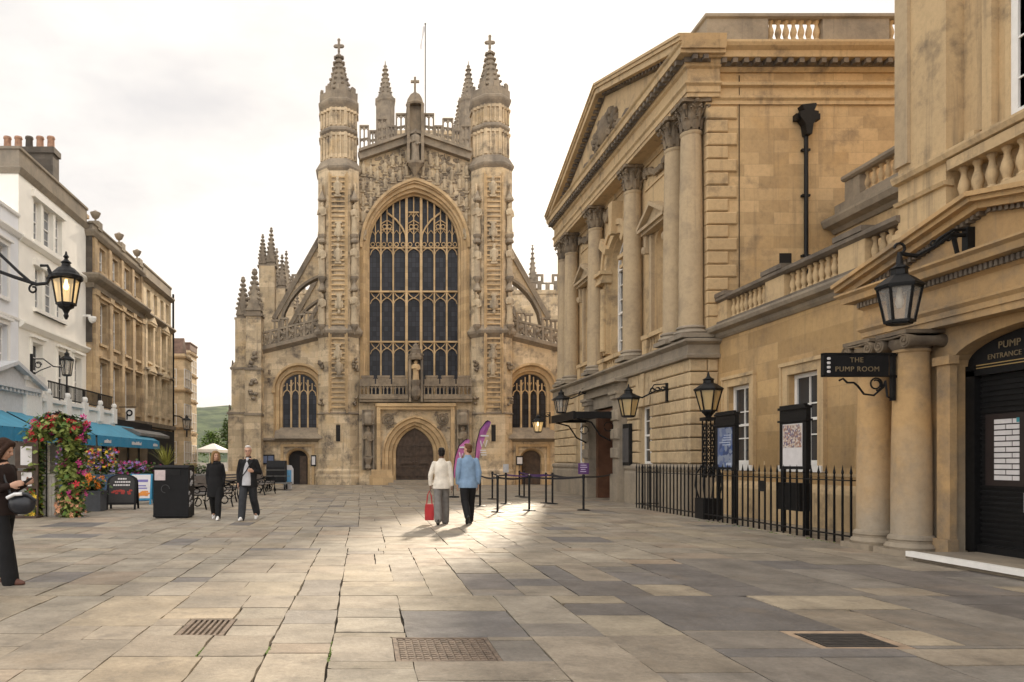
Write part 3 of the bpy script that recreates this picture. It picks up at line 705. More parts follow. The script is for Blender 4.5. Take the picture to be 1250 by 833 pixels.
for k in range(8): m.ball((.42 * math.cos(k * .785), -.1 + .4 * math.sin(k * .785), 7.62), .07, 5, 4)
kn = m.build('king_niche', GC, ab)
m = MB(lambda x, y, z: (CX + x, YA + .0 + y, 6.12 + z)); figure(m, 1.15, .19); m.build('statue', M['abbey_gold'], kn, 50)
# aisle fronts
def pinnacle(m, cx, cd, z0, z1, w, n=4, cro=6):
    """crocketed pinnacle on a square shaft"""
    hw = w / 2; zc = z0 + (z1 - z0) * .2
    m.box(cx - hw * 1.12, cx + hw * 1.12, cd - hw * 1.12, cd + hw * 1.12, z0, z0 + .12); m.box(cx - hw * .85, cx + hw * .85, cd - hw * .85, cd + hw * .85, z0 + .12, zc)
    for q in (-1, 1):
        m.prism([(cx + q * hw * .45 - hw * .5, zc - .25), (cx + q * hw * .45 + hw * .5, zc - .25), (cx + q * hw * .45, zc + .35)], cd - hw * 1.0, cd + hw * 1.0)
    zt = z1 - (z1 - z0) * .14
    m.loft([[(cx + hw * .8 * k * a, cd + hw * .8 * k * b, z) for a, b in ((-1, -1), (1, -1), (1, 1), (-1, 1))] for k, z in ((1, zc), (.13, zt))], True, True, True)
    for j in range(cro):
        f = (j + .5) / cro; z = zc + (zt - zc) * f; k = hw * .8 * (1 - .87 * f) + .02
        for a, b in ((-1, -1), (1, -1), (1, 1), (-1, 1)): m.ball((cx + a * k, cd + b * k, z), .055 + w * .06, 5, 4)
    m.ball((cx, cd, zt + (z1 - zt) * .35), w * .2, 6, 4); m.lathe(cx, cd, [(w * .07, zt), (w * .06, z1 - w * .2), (w * .16, z1 - w * .1), (.02, z1)], 6)
def aisle(sg):
    f = lambda u, d, z: (CX + sg * u, YA - d, z)
    wc = 6.88; u0, u1 = 5.25, 9.06; D0, D1 = -1.3, -.75
    top = lambda u: 8.85 - (u - 5.7) * .24
    m = MB(f); zw = AZ(474)
    arch_wall(m, u0, u1, 2.62, 0, D0, D1, arch(1.5, 1.5, zw, 10, wc, 2.62), top)
    zdo = AZ(560); arch_wall(m, u0, u1, 0, 2.6, D0, D1 + .02, arch(.72, .62, zdo, 8, wc + .08, 0))
    w_ = m.build('aisle_wall', GA, ab)
    m = MB(f)
    arch_loft(m, [(1.52, 1.52, D1), (1.44, 1.42, D1 + .07), (1.38, 1.35, D1 - .1), (1.2, 1.12, D1 - .14), (1.15, 1.08, D1 - .34), (1.03, .98, D1 - .38), (1.0, .95, D1 - .5)], zw, 2.6, 10, wc)
    m.curve([(u, z) for u, z in arch(1.5, 1.5, zw, 10, wc)], D1 + .05, .13, .14)
    for q in (-1, 1): m.box(wc + q * 1.5 - .1, wc + q * 1.5 + .1, D1, D1 + .15, zw - .2, zw)
    m.build('window_surround', GG, w_, 30)
    m = MB(f); m.poly([(u, D1 - .5, z) for u, z in arch(1.02, .97, zw, 10, wc, 3.1)]); g_ = m.build('window', M['abbeyglass'], w_)
    m = MB(f)
    for k in (-1, 0, 1): m.box(wc + k * .5 - .05, wc + k * .5 + .05, D1 - .48, D1 - .34, 3.1, zw + .9 - abs(k) * .3)
    for k in range(4):
        c = wc - .75 + .5 * k
        for q in (-1, 1): m.curve([(c + q * .24, zw - .35), (c + q * .17, zw - .12), (c, zw + .02)], D1 - .42, .06, .1)
        m.box(c - .03, c + .03, D1 - .47, D1 - .38, zw + .02, zw + (.78 if k in (1, 2) else .4))
        for q in (-1, 1): m.curve([(c + q * .24, zw + .2), (c + q * .12, zw + .45 if k in (1, 2) else zw + .3)], D1 - .42, .05, .08)
    m.build('tracery', GG, g_)
    m = MB(f)            # weathered ledge above the doorway
    m.prismu([(D1 - .3, 3.4), (D1 + .02, 3.15), (D1 + .42, 2.85), (D1 + .5, 2.72), (D1 + .02, 2.58)], wc - 1.42, wc + 1.42)
    m.prismu([(D1, 2.78), (D1 + .28, 2.7), (D1 + .28, 2.62), (D1, 2.54)], u0, u1)
    m.build('weathering', GD, w_)
    m = MB(f); c = wc + .08
    arch_loft(m, [(.74, .64, D1 + .03), (.68, .58, D1 - .05), (.6, .52, D1 - .12), (.56, .48, D1 - .4)], zdo, 0, 8, c)
    m.box(c - 1.0, c - .84, D1, D1 + .12, 0, 2.25); m.box(c + .84, c + 1.0, D1, D1 + .12, 0, 2.25); m.box(c - 1.0, c + 1.0, D1, D1 + .14, 2.25, 2.4)
    m.build('door_surround', GG, w_, 30)
    m = MB(f); m.poly([(u, D1 - .42, z) for u, z in arch(.6, .52, zdo, 8, c, 0)]); m.build('dark_doorway', M['void'], w_)
    if sg > 0:
        m = MB(f); m.prism(arch(.56, .48, zdo, 8, c, .02), D1 - .4, D1 - .34); m.build('door', M['oak'], w_)
    else:
        m = MB(f); m.box(c - .5, c - .1, D1 - .41, D1 - .36, .02, 1.7); m.build('door', M['oak'], w_)
    m = MB(f)            # sloping parapet moulding + openwork
    m.solid([(u0 + .1, D1 - .2, top(u0) - .45), (u0 + .1, D1 + .3, top(u0) - .1), (u0 + .1, D1 + .3, top(u0) + .1), (u0 + .1, D1 - .2, top(u0) + .25)], [(u1, D1 - .2, top(u1) - .45), (u1, D1 + .3, top(u1) - .1), (u1, D1 + .3, top(u1) + .1), (u1, D1 - .2, top(u1) + .25)])
    n = 7
    for k in range(n):
        a = u0 + .25 + (u1 - u0 - .3) * k / n; b = u0 + .25 + (u1 - u0 - .3) * (k + 1) / n; za, zb = top(a) + .2, top(b) + .2; hh = .75
        m.box(a, a + .14, D1 - .09, D1 + .11, za - .05, za + hh); m.bar((a, D1, za + .06), (b, D1, zb + hh - .1), .13, .16); m.bar((a, D1, za + hh - .1), (b, D1, zb + .06), .13, .15)
        m.ball(((a + b) / 2, D1, (za + zb) / 2 + hh / 2), .17, 6, 4); m.box((a + b) / 2 - .05, (a + b) / 2 + .05, D1 - .06, D1 + .06, (za + zb) / 2, (za + zb) / 2 + hh)
        m.bar((a, D1, za + hh), (b, D1, zb + hh), .12, .2)
        if k % 3 == 1 or k % 3 == 2:
            for q in (a, (a + b) / 2): m.box(q + .02, q + .12, D1 - .06, D1 + .08, za + hh, za + hh + .42)
            m.box(a, b, D1 - .1, D1 + .1, za + hh + .42, za + hh + .54)
    m.build('openwork_parapet', GD, w_)
    m = MB(f)
    for _ in range(14): m.ball((wc + rr.choice((-1.72, 1.72)) + rr.uniform(-.1, .1), D1, zw + rr.uniform(.4, 1.2)), .09, 6, 4)
    m.build('carved_corbels', GC, w_, 60)
    # corner buttress: two shafts that step out on the way down
    B = MB(f)
    B.box(9.02, 9.9, D0, .05, 0, 9.85); B.box(9.9, 10.62, -1.9, -.45, 0, 9.8)
    for e, z in ((.2, 6.9), (.38, 4.25)):
        B.box(9.9 - e * .02, 10.62 + e, -1.9 - e, -.45 + e * .4, 0, z); B.box(9.0 - e * .05, 9.9 + .02 + e * .02, D0 - e * .05, .05 + e, 0, z - .1)
        B.solid([(9.9, -1.9, z), (10.62 + e, -1.9 - e, z), (10.62 + e, -.45 + e * .4, z), (9.9, -.45 + e * .4, z)], [(9.9, -1.9, z + .35), (10.64, -1.9, z + .35), (10.64, -.43, z + .35), (9.9, -.43, z + .35)])
    B.box(9.0, 10.75 + .4, -2.3, .5, 0, .8)
    B.build('corner_buttress', GA, ab)
    B = MB(f)
    for e, z in ((.2, 6.9), (.38, 4.25)):
        B.box(9.88, 10.7 + e, -1.95 - e, -.4 + e * .4, z - .1, z + .03); B.box(8.95, 9.95, D0, .12 + e, z - .22, z - .08)
        B.prism([(10.55 + e, z), (10.72 + e, z), (10.66 + e, z + .5)], -1.2, -.8)
    for z in (7.5, 6.9, 5.9, 5.2): 
        for _ in range(5): B.ball((9.46 + rr.uniform(-.2, .2), .1 + (.2 if z < 6.8 else 0), z + rr.uniform(-.25, .25)), (.15, .16, .12), 6, 4)
    B.build('carved_corbels', GD, ab)
    B = MB(f); pinnacle(B, 9.46, -.4, 9.85, 12.75, .95); B.build('pinnacle', GD, ab)
    B = MB(f); pinnacle(B, 10.26, -1.15, 9.8, 12.45, .8); B.build('pinnacle', GD, ab)
    B = MB(f); pinnacle(B, 9.9, -1.9, 9.8, 11.9, .6); B.build('pinnacle', GD, ab)
    # flank of the aisle, buttresses, flying buttresses
    for k, dy in enumerate((9.6, 16.5, 23.5, 30)):
        if sg > 0:
            B = MB(f); B.box(8.8, 10.6, -dy - .6, -dy + .6, 0, 9.4); B.build('aisle_buttress', GA, ab); continue
        B = MB(f); B.box(8.8, 10.6, -dy - .6, -dy + .6, 0, 11.6); B.box(9.35, 10.45, -dy - .5, -dy + .5, 11.6, 15.2)
        B.box(9.28, 10.55, -dy - .58, -dy + .58, 11.5, 11.75); B.box(9.8, 9.9, -dy + .5, -dy + .54, 12.8, 14.2); B.build('aisle_buttress', GA, ab)
        B = MB(f); pinnacle(B, 9.65, -dy - .05, 15.2, 18.1, .72); B.build('pinnacle', GD, ab); B = MB(f); pinnacle(B, 10.25, -dy, 15.2, 17.6, .62); B.build('pinnacle', GD, ab)
    for k, dy in enumerate((4.2, 10.4, 17.0)):
        B = MB(f); n = 10; hi_, lo_ = [], []
        for i in range(n + 1):
            q = i / n; u = 5.0 + q * 3.5; hi_.append((u, 17.0 - q * 6.2)); lo_.append((u, 9.0 + 4.3 * math.sqrt(max(0, 1 - q * q))))
        B.prism(hi_ + lo_[::-1], -dy - .3, -dy + .3)
        fb = B.build('flying_buttress', GA, ab)
        B = MB(f); B.bar((4.95, -dy, 17.15), (8.75, -dy, 10.45), .3, .8); B.curve(lo_, -dy, .16, .72); B.build('coping', GD, fb)
    B = MB(f); B.box(8.3, 8.9, -34, -1.3, 0, 7.6)
    for k in range(5): B.box(8.25, 8.98, -34, -1.3, 7.3, 7.6) if k == 0 else None
    B.build('aisle_flank', GA, ab)
    B = MB(f); B.solid([(8.8, -34, 7.6), (4.2, -34, 10.5), (4.2, -1.3, 10.5), (8.8, -1.3, 7.6)], [(8.8, -34, 7.4), (4.2, -34, 10.3), (4.2, -1.3, 10.3), (8.8, -1.3, 7.4)]); B.build('aisle_roof', M['lead'], ab)
    B = MB(f); B.box(4.0, 4.5, -34, -2.4, 7, 17.8); B.build('clerestory_wall', GA, ab)
    for dy in (4.6, 11, 17.6, 24):
        B = MB(f); B.poly([(4.51, -dy - 1.6 - u, z) for u, z in arch(1.5, 1.6, 14.6, 8, 0, 11)]); B.build('clerestory_window', M['abbeyglass'], ab)
aisle(-1); aisle(1)
m = MB(fa); m.prism([(-4.4, 17.6), (4.4, 17.6), (0, 19.2)], -34, -1.7); m.build('nave_roof', M['lead'], ab)
# transept and crossing tower
m = MB(fa); m.box(-12.6, 24, -41, -32, 0, 18.8); m.box(-12.7, 24.1, -41.1, -31.9, 18.4, 18.8); m.build('transept', GA, ab)
m = MB(fa); n = 44
m.box(-12.7, 24.1, -32.1, -31.9, 19.4, 19.55)
for k in range(n + 1):
    u = -12.5 + 36.4 * k / n; m.box(u - .2, u + .2, -32.1, -31.9, 18.8, 19.4)
    if k % 2: m.box(u - .4, u + .4, -32.1, -31.9, 19.55, 19.7) ; m.box(u - .4, u - .15, -32.1, -31.9, 19.7, 20.2); m.box(u + .15, u + .4, -32.1, -31.9, 19.7, 20.2); m.box(u - .4, u + .4, -32.1, -31.9, 20.2, 20.4)
m.build('battlement', GD, ab)
for px, py, bt, wd in ((338, 303, 18.8, .9), (349.5, 306, 18.8, .9), (650, 299, 18.8, .8), (690, 305, 18.8, .8)):
    m = MB(); X_ = XP(px, 75); pinnacle(m, X_, 75, bt, ZP(py, 75), wd); m.build('pinnacle', GD, ab)
TX, TY = XP(521, 82), 82
m = MB(lambda u, d, z: (TX + u, TY - d, z)); m.box(-4.3, 4.3, -8, 0, 0, 38.2); m.box(-4.4, 4.4, -8.1, .1, 37.7, 38.0)
tw = m.build('tower', GA, ab)
for q, r in ((-1, 0), (1, 0), (-1, -8), (1, -8)):
    m = MB(lambda u, d, z: (TX + q * 4.62 + u, TY - r - d, z)); m.lathe(0, 0, [(1.1, 0), (1.1, 41.0), (1.2, 41.2), (1.2, 41.5), (1.0, 41.6)], 8, math.pi / 8)
    for i in range(8): m.box(.95 * math.cos(i * .785 + .39) - .14, .95 * math.cos(i * .785 + .39) + .14, .95 * math.sin(i * .785 + .39) - .14, .95 * math.sin(i * .785 + .39) + .14, 37, 41)
    m2 = MB(lambda u, d, z: m.fr(u, d, z)); spirelet(m2, .85, 41.5, 45.0 if r else 45.2, 8, 7, .13); m2.lathe(0, 0, [(.1, 45.0), (.22, 45.3), (.06, 45.5), (.03, 45.9)], 6)
    n0 = len(m.v); m.v += m2.v; m.f += [[i + n0 for i in f] for f in m2.f]; m.build('tower_turret', GD, tw)
m = MB(lambda u, d, z: (TX + u, TY + 2 - d, z)); m.tube([(0, 0, 38), (0, 0, 51.2)], .075, 6); m.ball((0, 0, 51.2), .12, 6, 4); m.build('flagpole', M['lead'], tw)
m = MB(lambda u, d, z: (TX + u, TY + 2 - d, z)); m.loft([[(-.08 - .1 * k, .05 * math.sin(k * 2), 50.9 - k * .42 + q) for q in (0, -.5)] + [(-.30 - .02 * k, .12 * math.cos(k), 50.9 - k * .42 + q) for q in (-.5, 0)] for k in range(6)], True, True, True); m.build('flag', M['paper'], tw)
# ---------------------------------------------------------------- classical hall with the portico (faces the square on its -X side)
XH, CY = 9.0, 27.1
fh = lambda u, d, z: (XH - d, CY + u, z)           # u along the front (away from the camera), d out into the square
hall = thing('classical_hall', 'honey stone hall with giant corinthian columns and a carved pediment beside the church', 'building', (XH + 4, CY, 0))
B1, B2, B3, B4, B5 = M['bath'], M['bath_plain'], M['bath_rust'], M['bath_dark'], M['bath_grey']
U0, U1 = -6.8, 7.5
# core
m = MB(); m.box(10.0, 28, 20.3, 36.0, 0, 12.8); m.box(9.43, 9.999, 20.3, 20.66, 0, 12.8); m.box(9.43, 9.999, 34.3, 36, 0, 12.8); m.box(9.5, 9.999, 20.66, 34.3, 11.4, 12.8); m.build('wall', B1, hall)
# rusticated ground floor
m = MB(fh)
OP = [(-4.05, -3.1, 1.3, 3.15), (-1.25, 1.25, 0, 3.35), (3.1, 4.05, 1.3, 3.15)]
def wall_with_holes(m, u0, u1, z0, z1, d0, d1, holes):
    us = sorted({u0, u1} | {h[0] for h in holes} | {h[1] for h in holes})
    for a, b in zip(us, us[1:]):
        hs = [h for h in holes if h[0] <= a and h[1] >= b]
        z = z0
        for h in sorted(hs, key=lambda h: h[2]):
            if h[2] > z: m.box(a, b, d0, d1, z, h[2])
            z = h[3]
        if z < z1: m.box(a, b, d0, d1, z, z1)
wall_with_holes(m, U0 + .05, U1 - .05, 0, 4.2, -.72, 0, OP)
gf = m.build('ground_floor', B3, hall)
m = MB(fh); rh = random.Random(5); zc = 1.32; ch = .362
while zc < 4.1:
    row = int(round((zc - 1.32) / ch)); u = U0 - (.3 if row % 2 else 0)
    while u < U1:
        ln = .62 * rh.uniform(.85, 1.15); a, b = max(u, U0), min(u + ln, U1)
        for h in OP:
            g = .28 if h[0] < -1.3 or h[0] > 1.3 else .75
            if zc + .05 < (h[3] if h[0] != -1.25 else 4.3) and a < h[1] + g * 0 and b > h[0]:
                if a < h[0]: b = h[0]
                elif b > h[1]: a = h[1]
                else: b = a
            if h[0] == -1.25 and a < 2.05 and b > -2.05:
                if a < -2.05: b = -2.05
                elif b > 2.05: a = 2.05
                else: b = a
            if h[0] != -1.25 and zc + .05 > h[3]:      # splayed lintel built separately
                k = .35 + (zc - h[3]) * .25
                if a < h[1] + k - .3 and b > h[0] - k + .3:
                    if a < h[0] - k + .3: b = h[0] - k + .3
                    elif b > h[1] + k - .3: a = h[1] + k - .3
                    else: b = a
        if b - a > .08: m.block(a + .012, b - .012, -.02, .1, zc + .014, zc + ch - .014, .03)
        u += ln
    # return of the rustication on the near corner
    for a, b in ((9.0 - .1 + .012, 9.4), (9.42, 9.7)):
        mm = MB(lambda u_, d_, z_: (u_, CY + U0 - d_, z_)); mm.block(a, b, -.02, .1, zc + .014, zc + ch - .014, .03)
        n0 = len(m.v); m.v += mm.v; m.f += [[i + n0 for i in f] for f in mm.f]
    zc += ch
for h in (OP[0], OP[2]):
    c = (h[0] + h[1]) / 2
    for k in range(-2, 3):
        w0, w1 = (h[1] - h[0]) / 5, (h[1] - h[0]) / 5 + .13
        a0, a1 = c + (k - .5) * w0 + .012, c + (k + .5) * w0 - .012; b0, b1 = c + (k - .5) * w1 + .012, c + (k + .5) * w1 - .012
        e = .05 if k == 0 else 0
        m.solid([(a0, -.02, h[3] + .01), (a1, -.02, h[3] + .01), (b1, -.02, 4.19), (b0, -.02, 4.19)], [(a0, .1 + e, h[3] + .01), (a1, .1 + e, h[3] + .01), (b1, .1 + e, 4.19), (b0, .1 + e, 4.19)])
m.build('rusticated_blocks', B3, gf)
m = MB()
m.sweep([(9.7, CY + U0 - .06), (8.94, CY + U0 - .06), (8.94, CY - 2.05)], [(0, 0), (.12, 0), (.12, 1.0), (.09, 1.08), (.14, 1.16), (.14, 1.24), (.04, 1.31), (0, 1.31)])
m.sweep([(8.94, CY + 2.05), (8.94, CY + U1)], [(0, 0), (.12, 0), (.12, 1.0), (.09, 1.08), (.14, 1.16), (.14, 1.24), (.04, 1.31), (0, 1.31)])
m.build('plinth', B5, hall)
band = [(0, 4.2), (.16, 4.22), (.18, 4.3), (.12, 4.34), (.12, 4.58), (.2, 4.62), (.26, 4.66), (.26, 4.72), (.05, 4.78), (-.6, 4.79), (-.6, 4.2)]
m = MB(); m.sweep([(9.7, CY + U0 - .05), (8.95, CY + U0 - .05), (8.95, CY + U1)], band); m.box(8.95, 9.72, CY + U0 - .04, CY + U1, 4.25, 4.74); m.build('band_course', B5, hall)
# sash windows on the ground floor
def sash(m, u0, u1, d, z0, z1, cols=2, rows=4, fw=.07):
    m.box(u0, u0 + fw, d - .06, d, z0, z1); m.box(u1 - fw, u1, d - .06, d, z0, z1); m.box(u0 + fw, u1 - fw, d - .06, d, z0, z0 + fw * 1.3); m.box(u0 + fw, u1 - fw, d - .06, d, z1 - fw, z1)
    zm = (z0 + z1) / 2; m.box(u0 + fw, u1 - fw, d - .055, d + .015, zm - .03, zm + .03)
    for k in range(1, cols): u = u0 + (u1 - u0) * k / cols; m.box(u - .014, u + .014, d - .05, d - .008, z0 + fw, z1 - fw)
    for k in range(1, rows):
        if k * 2 == rows: continue
        z = z0 + (z1 - z0) * k / rows; m.box(u0 + fw, u1 - fw, d - .05, d - .009, z - .014, z + .014)
def window(fr, u0, u1, d, z0, z1, parent, cols=2, rows=4, frame=None, glass=None, fw=.07):
    m = MB(fr); sash(m, u0, u1, d, z0, z1, cols, rows, fw); w_ = m.build('window', frame or M['white'], parent)
    m = MB(fr); m.poly([(u0 + .02, d - .04, z0 + .02), (u1 - .02, d - .04, z0 + .02), (u1 - .02, d - .04, z1 - .02), (u0 + .02, d - .04, z1 - .02)]); m.build('pane', glass or M['glass'], w_); return w_
for h in (OP[0], OP[2]):
    window(fh, h[0], h[1], -.12, h[2], h[3], gf)
    m = MB(fh); m.box(h[0] - .05, h[1] + .05, -.1, .16, h[2] - .12, h[2]); m.build('window_sill', B5, gf)
# entrance
m = MB(fh)
for s in (-1, 1):
    a, b = sorted((s * 1.3, s * 2.02)); m.box(a, b, -.02, .42, 0, .95); m.box(a + .06, b - .06, -.02, .34, .95, 3.55)
    for z in (1.5, 2.15, 2.8): m.block(a + .02, b - .02, .3, .42, z, z + .36, .03)
    m.box(a, b, -.02, .42, 3.55, 3.7); m.box(a - .03, b + .03, -.02, .48, 3.7, 3.8)
m.sweep([(-2.1, -.02), (-2.1, .3), (2.1, .3), (2.1, -.02)][::-1], [(0, 3.8), (0, 4.2), (-.3, 4.2), (-.3, 3.8)]) if False else m.box(-2.05, 2.05, -.02, .34, 3.8, 4.1)
m.box(-2.2, 2.2, -.02, .56, 4.1, 4.19); m.box(-1.25, 1.25, -.02, .2, 3.36, 3.8)
m.build('door_surround', B5, hall)
m = MB(fh); m.box(-1.24, 1.24, -.7, -.62, 0, 3.34); m.box(1.02, 1.23, -.62, .1, 0, 3.3); m.box(-1.23, -1.02, -.62, .1, 0, 3.3); m.box(-1.02, 1.02, -.62, .1, 3.16, 3.3); d_ = m.build('door', M['doorwood'], hall)
m = MB(fh)
for k in range(4):
    a = -1.0 + .5 * k; m.box(a, a + .08, -.62, -.58, .02, 3.3); m.box(a + .42, a + .5, -.62, -.58, .02, 3.1)
    for z in (.05, 1.1, 2.2, 3.15): m.box(a + .08, a + .42, -.62, -.585, z, z + .13)
m.build('door_panelling', M['doorwood'], d_)
m = MB(fh)
m.box(-1.45, 1.45, .4, 1.7, 2.98, 3.02); m.box(-1.5, 1.5, 1.68, 1.76, 2.86, 3.14); m.box(-1.5, -1.44, .4, 1.7, 2.88, 3.12); m.box(1.44, 1.5, .4, 1.7, 2.88, 3.12)
for k in range(5): u = -1.2 + .6 * k; m.box(u - .02, u + .02, .4, 1.68, 3.02, 3.12)
for u in (-1.42, 1.42): 
    m.tube([(u, .42, 2.1), (u, .8, 2.3), (u, 1.1, 2.75), (u, 1.6, 2.88)], .03, 5)
    m.tube([(u, .5 + .16 * math.cos(a * .6), 2.6 + .16 * math.sin(a * .6)) for a in range(11)], .018, 5)
m.build('entrance_canopy', M['black'], hall)
# columns
CH = 11.34 - 4.79; CD = .64
def lathe_mesh(name, prof, n=20, smooth=35):
    q = MB(); q.lathe(0, 0, prof, n); return q.mesh(name, smooth=smooth)
shaft_me = lathe_mesh('column', [(.33, .34), (.325, .5), (.318, CH * .35), (.3, CH * .6), (.272, CH - 1.0), (.262, CH - .9), (.29, CH - .86), (.29, CH - .8), (.25, CH - .78)], 24)
q = MB(); q.box(-.45, .45, -.45, .45, 0, .12); q.lathe(0, 0, [(.43, .12), (.46, .16), (.43, .21), (.37, .24), (.36, .27), (.4, .29), (.39, .33), (.335, .36)], 24); base_me = q.mesh('column_base', smooth=35)
def corinthian(s=1.0, h=.8):
    q = MB(); q.lathe(0, 0, [(.25, 0), (.25, .3), (.28, .55), (.36, h - .1)], 16)
    for row, (z0, hh, r0, n, ph) in enumerate(((.0, .32, .27, 8, 0), (.06, .54, .265, 8, .39))):
        for k in range(n):
            a = ph + 2 * math.pi * k / n; ca, sa = math.cos(a), math.sin(a); L = []
            for t, (o, w_) in enumerate(((0, .075), (.02, .09), (.035, .08), (.09, .06), (.13, .02))):
                z = z0 + hh * (0, .35, .75, 1.0, .9)[t]; r = r0 + o
                L.append([(ca * (r + e) - sa * w_ * f, sa * (r + e) + ca * w_ * f, z) for e, f in ((0, -1), (.03, 0), (0, 1), (-.03, 0))])
            q.loft(L, True, True, True)
    for k in range(4):
        a = math.pi / 4 + k * math.pi / 2; ca, sa = math.cos(a), math.sin(a)
        q.tube([(ca * r, sa * r, z) for r, z in ((.28, .4), (.33, .55), (.44, .66), (.5, .6), (.46, .54), (.42, .58))], [.03, .035, .04, .045, .04, .03], 6)
        a = k * math.pi / 2; q.ball((math.cos(a) * .38, math.sin(a) * .38, h - .06), .07, 6, 4)
        for e in (-.12, .12): q.tube([(math.cos(a) * r - math.sin(a) * e * f, math.sin(a) * r + math.cos(a) * e * f, z) for r, f, z in ((.28, .3, .4), (.33, .8, .56), (.38, 1, .64), (.37, .5, .58))], .025, 5)
    P = []
    for k in range(4):
        a = math.pi / 4 + k * math.pi / 2
        P.append((.56 * math.cos(a - .07), .56 * math.sin(a - .07))); P.append((.56 * math.cos(a + .07), .56 * math.sin(a + .07)))
        b = a + math.pi / 4; P.append((.37 * math.cos(b), .37 * math.sin(b)))
    q.prismz(P, h - .1, h); return q.mesh('capital')
cap_me = corinthian()
for u in (-5.4, -2.0, 2.0, 5.4, 6.5, -6.5):
    L = (9.12, CY + u, 4.79); c_ = link('column', shaft_me, M['column'], hall, L)
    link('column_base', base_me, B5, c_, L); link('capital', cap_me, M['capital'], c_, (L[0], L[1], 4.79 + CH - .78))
# wall behind the columns with window, niches, swags
zu0, zu1 = 4.75, 11.36
def hwall(u0, u1): m.box(u0, u1, -.9, -.42, zu0, zu1)
m = MB(fh)
hwall(U0 + .45, -4.45); hwall(-2.95, -1.75); hwall(1.75, 2.95); hwall(4.45, U1 - .35)
for c in (-3.7, 3.7):
    P = arch(.5, .5, 8.3, 8, c, 5.5); m.box(c - .75, c + .75, -.9, -.42, zu0, 5.498); arch_wall(m, c - .75, c + .75, 5.5, zu1, -.9, -.42, P)
P = arch(1.05, 1.05, 8.65, 10, 0, 5.3); m.box(-1.75, 1.75, -.9, -.42, zu0, 5.298); arch_wall(m, -1.75, 1.75, 5.3, zu1, -.9, -.42, P)
uw = m.build('upper_wall', B2, hall)
for c in (-3.7, 3.7):
    m = MB(fh)
    P = arch(.5, .5, 8.3, 8, c, 5.5); n = len(P)
    Lp = [[(c + (u - c) * math.cos(t), -.43 - .5 * math.sin(t) * (1 if z <= 8.3 else 1), z if z <= 8.3 else 8.3 + (z - 8.3)) for u, z in P] for t in (0, .4, .8, 1.2, 1.5)]
    m.loft(Lp, False); m.poly(Lp[-1])
    nn = m.build('niche', B2, uw, 50)
    m = MB(fh)
    for s in (-1, 1):
        m.box(c + s * .62 - .09, c + s * .62 + .09, -.42, -.3, 5.5, 8.75); m.box(c + s * .82 - .08, c + s * .82 + .08, -.42, -.2, 8.2, 8.8); m.ball((c + s * .82, -.18, 8.3), (.08, .1, .16), 6, 4)
    m.box(c - .95, c + .95, -.42, -.12, 8.8, 8.9); m.box(c - 1.05, c + 1.05, -.42, -.02, 8.9, 9.0)
    m.prism([(c - .95, 9.0), (c + .95, 9.0), (c, 9.5)], -.42, -.2)
    m.bar((c - 1.1, -.22, 9.02), (c + .02, -.22, 9.6), .12, .42); m.bar((c + 1.1, -.22, 9.02), (c - .02, -.22, 9.6), .12, .41)
    m.build('niche_pediment', M['column'], nn)
    m = MB(fh); m.box(c - .9, c + .9, -.42, -.1, 5.36, 5.5); m.box(c - .9, c - .5, -.42, -.14, 4.8, 5.36); m.box(c + .5, c + .9, -.42, -.14, 4.8, 5.36)
    for k in range(5): m.lathe(c - .4 + .2 * k, -.26, [(.05, 4.8), (.08, 4.95), (.04, 5.12), (.05, 5.3), (.07, 5.36)], 8)
    m.build('balustrade_panel', B2, nn, 40)
m = MB(fh)
P = arch(1.06, 1.06, 8.65, 14, 0)
for s in (-1, 1):
    m.box(s * 1.28 - .16, s * 1.28 + .16, -.42, -.25, 5.5, 8.2); m.box(s * 1.62 - .1, s * 1.62 + .1, -.42, -.3, 5.5, 8.2)
    m.lathe(s * 1.3, -.2, [(.13, 5.6), (.12, 8.0)], 10)
    m.box(s * 1.42 - .42, s * 1.42 + .42, -.42, -.02, 8.2, 8.32); m.box(s * 1.42 - .38, s * 1.42 + .38, -.42, -.08, 8.32, 8.52); m.box(s * 1.42 - .46, s * 1.42 + .46, -.42, .04, 8.52, 8.66)
m.curve([(u * 1.16, 8.66 + (z - 8.65) * 1.16) for u, z in P], -.34, .28, .2); m.curve([(u * 1.4, 8.66 + (z - 8.65) * 1.4) for u, z in P], -.3, .2, .26)
for k in range(7):
    a = math.pi * (k + .5) / 7
    r0, r1 = 1.08, 1.9 if k != 3 else 2.25
    m.solid([(r * math.cos(b), -.1 + (.08 if k == 3 else 0), 8.65 + r * math.sin(b)) for r, b in ((r0, a - .11), (r0, a + .11), (r1, a + .1), (r1, a - .1))], [(r * math.cos(b), -.42, 8.65 + r * math.sin(b)) for r, b in ((r0, a - .11), (r0, a + .11), (r1, a + .1), (r1, a - .1))]) if k % 2 else None
m.box(-1.8, 1.8, -.42, -.06, 5.16, 5.3)
for k in range(7): m.lathe(-.75 + .25 * k, -.22, [(.05, 4.8), (.08, 4.93), (.04, 5.05), (.06, 5.16)], 8)
for s in (-1, 1): m.box(s * 1.45 - .35, s * 1.45 + .35, -.42, -.1, 4.8, 5.16)
m.build('window_surround', B2, uw, 40)
m = MB(fh); P = arch(1.05, 1.05, 8.65, 12, 0, 5.3); m.poly([(u, -.78, z) for u, z in P]); pn = None
w_ = MB(fh); w_.curve([(u * .95, z if z < 8.65 else 8.65 + (z - 8.65) * .95) for u, z in P], -.72, .11, .1); w_.box(-1.0, 1.0, -.77, -.68, 5.3, 5.42); w_.box(-1.0, 1.0, -.77, -.68, 6.95, 7.03); w_.box(-1.0, 1.0, -.77, -.66, 8.58, 8.7)
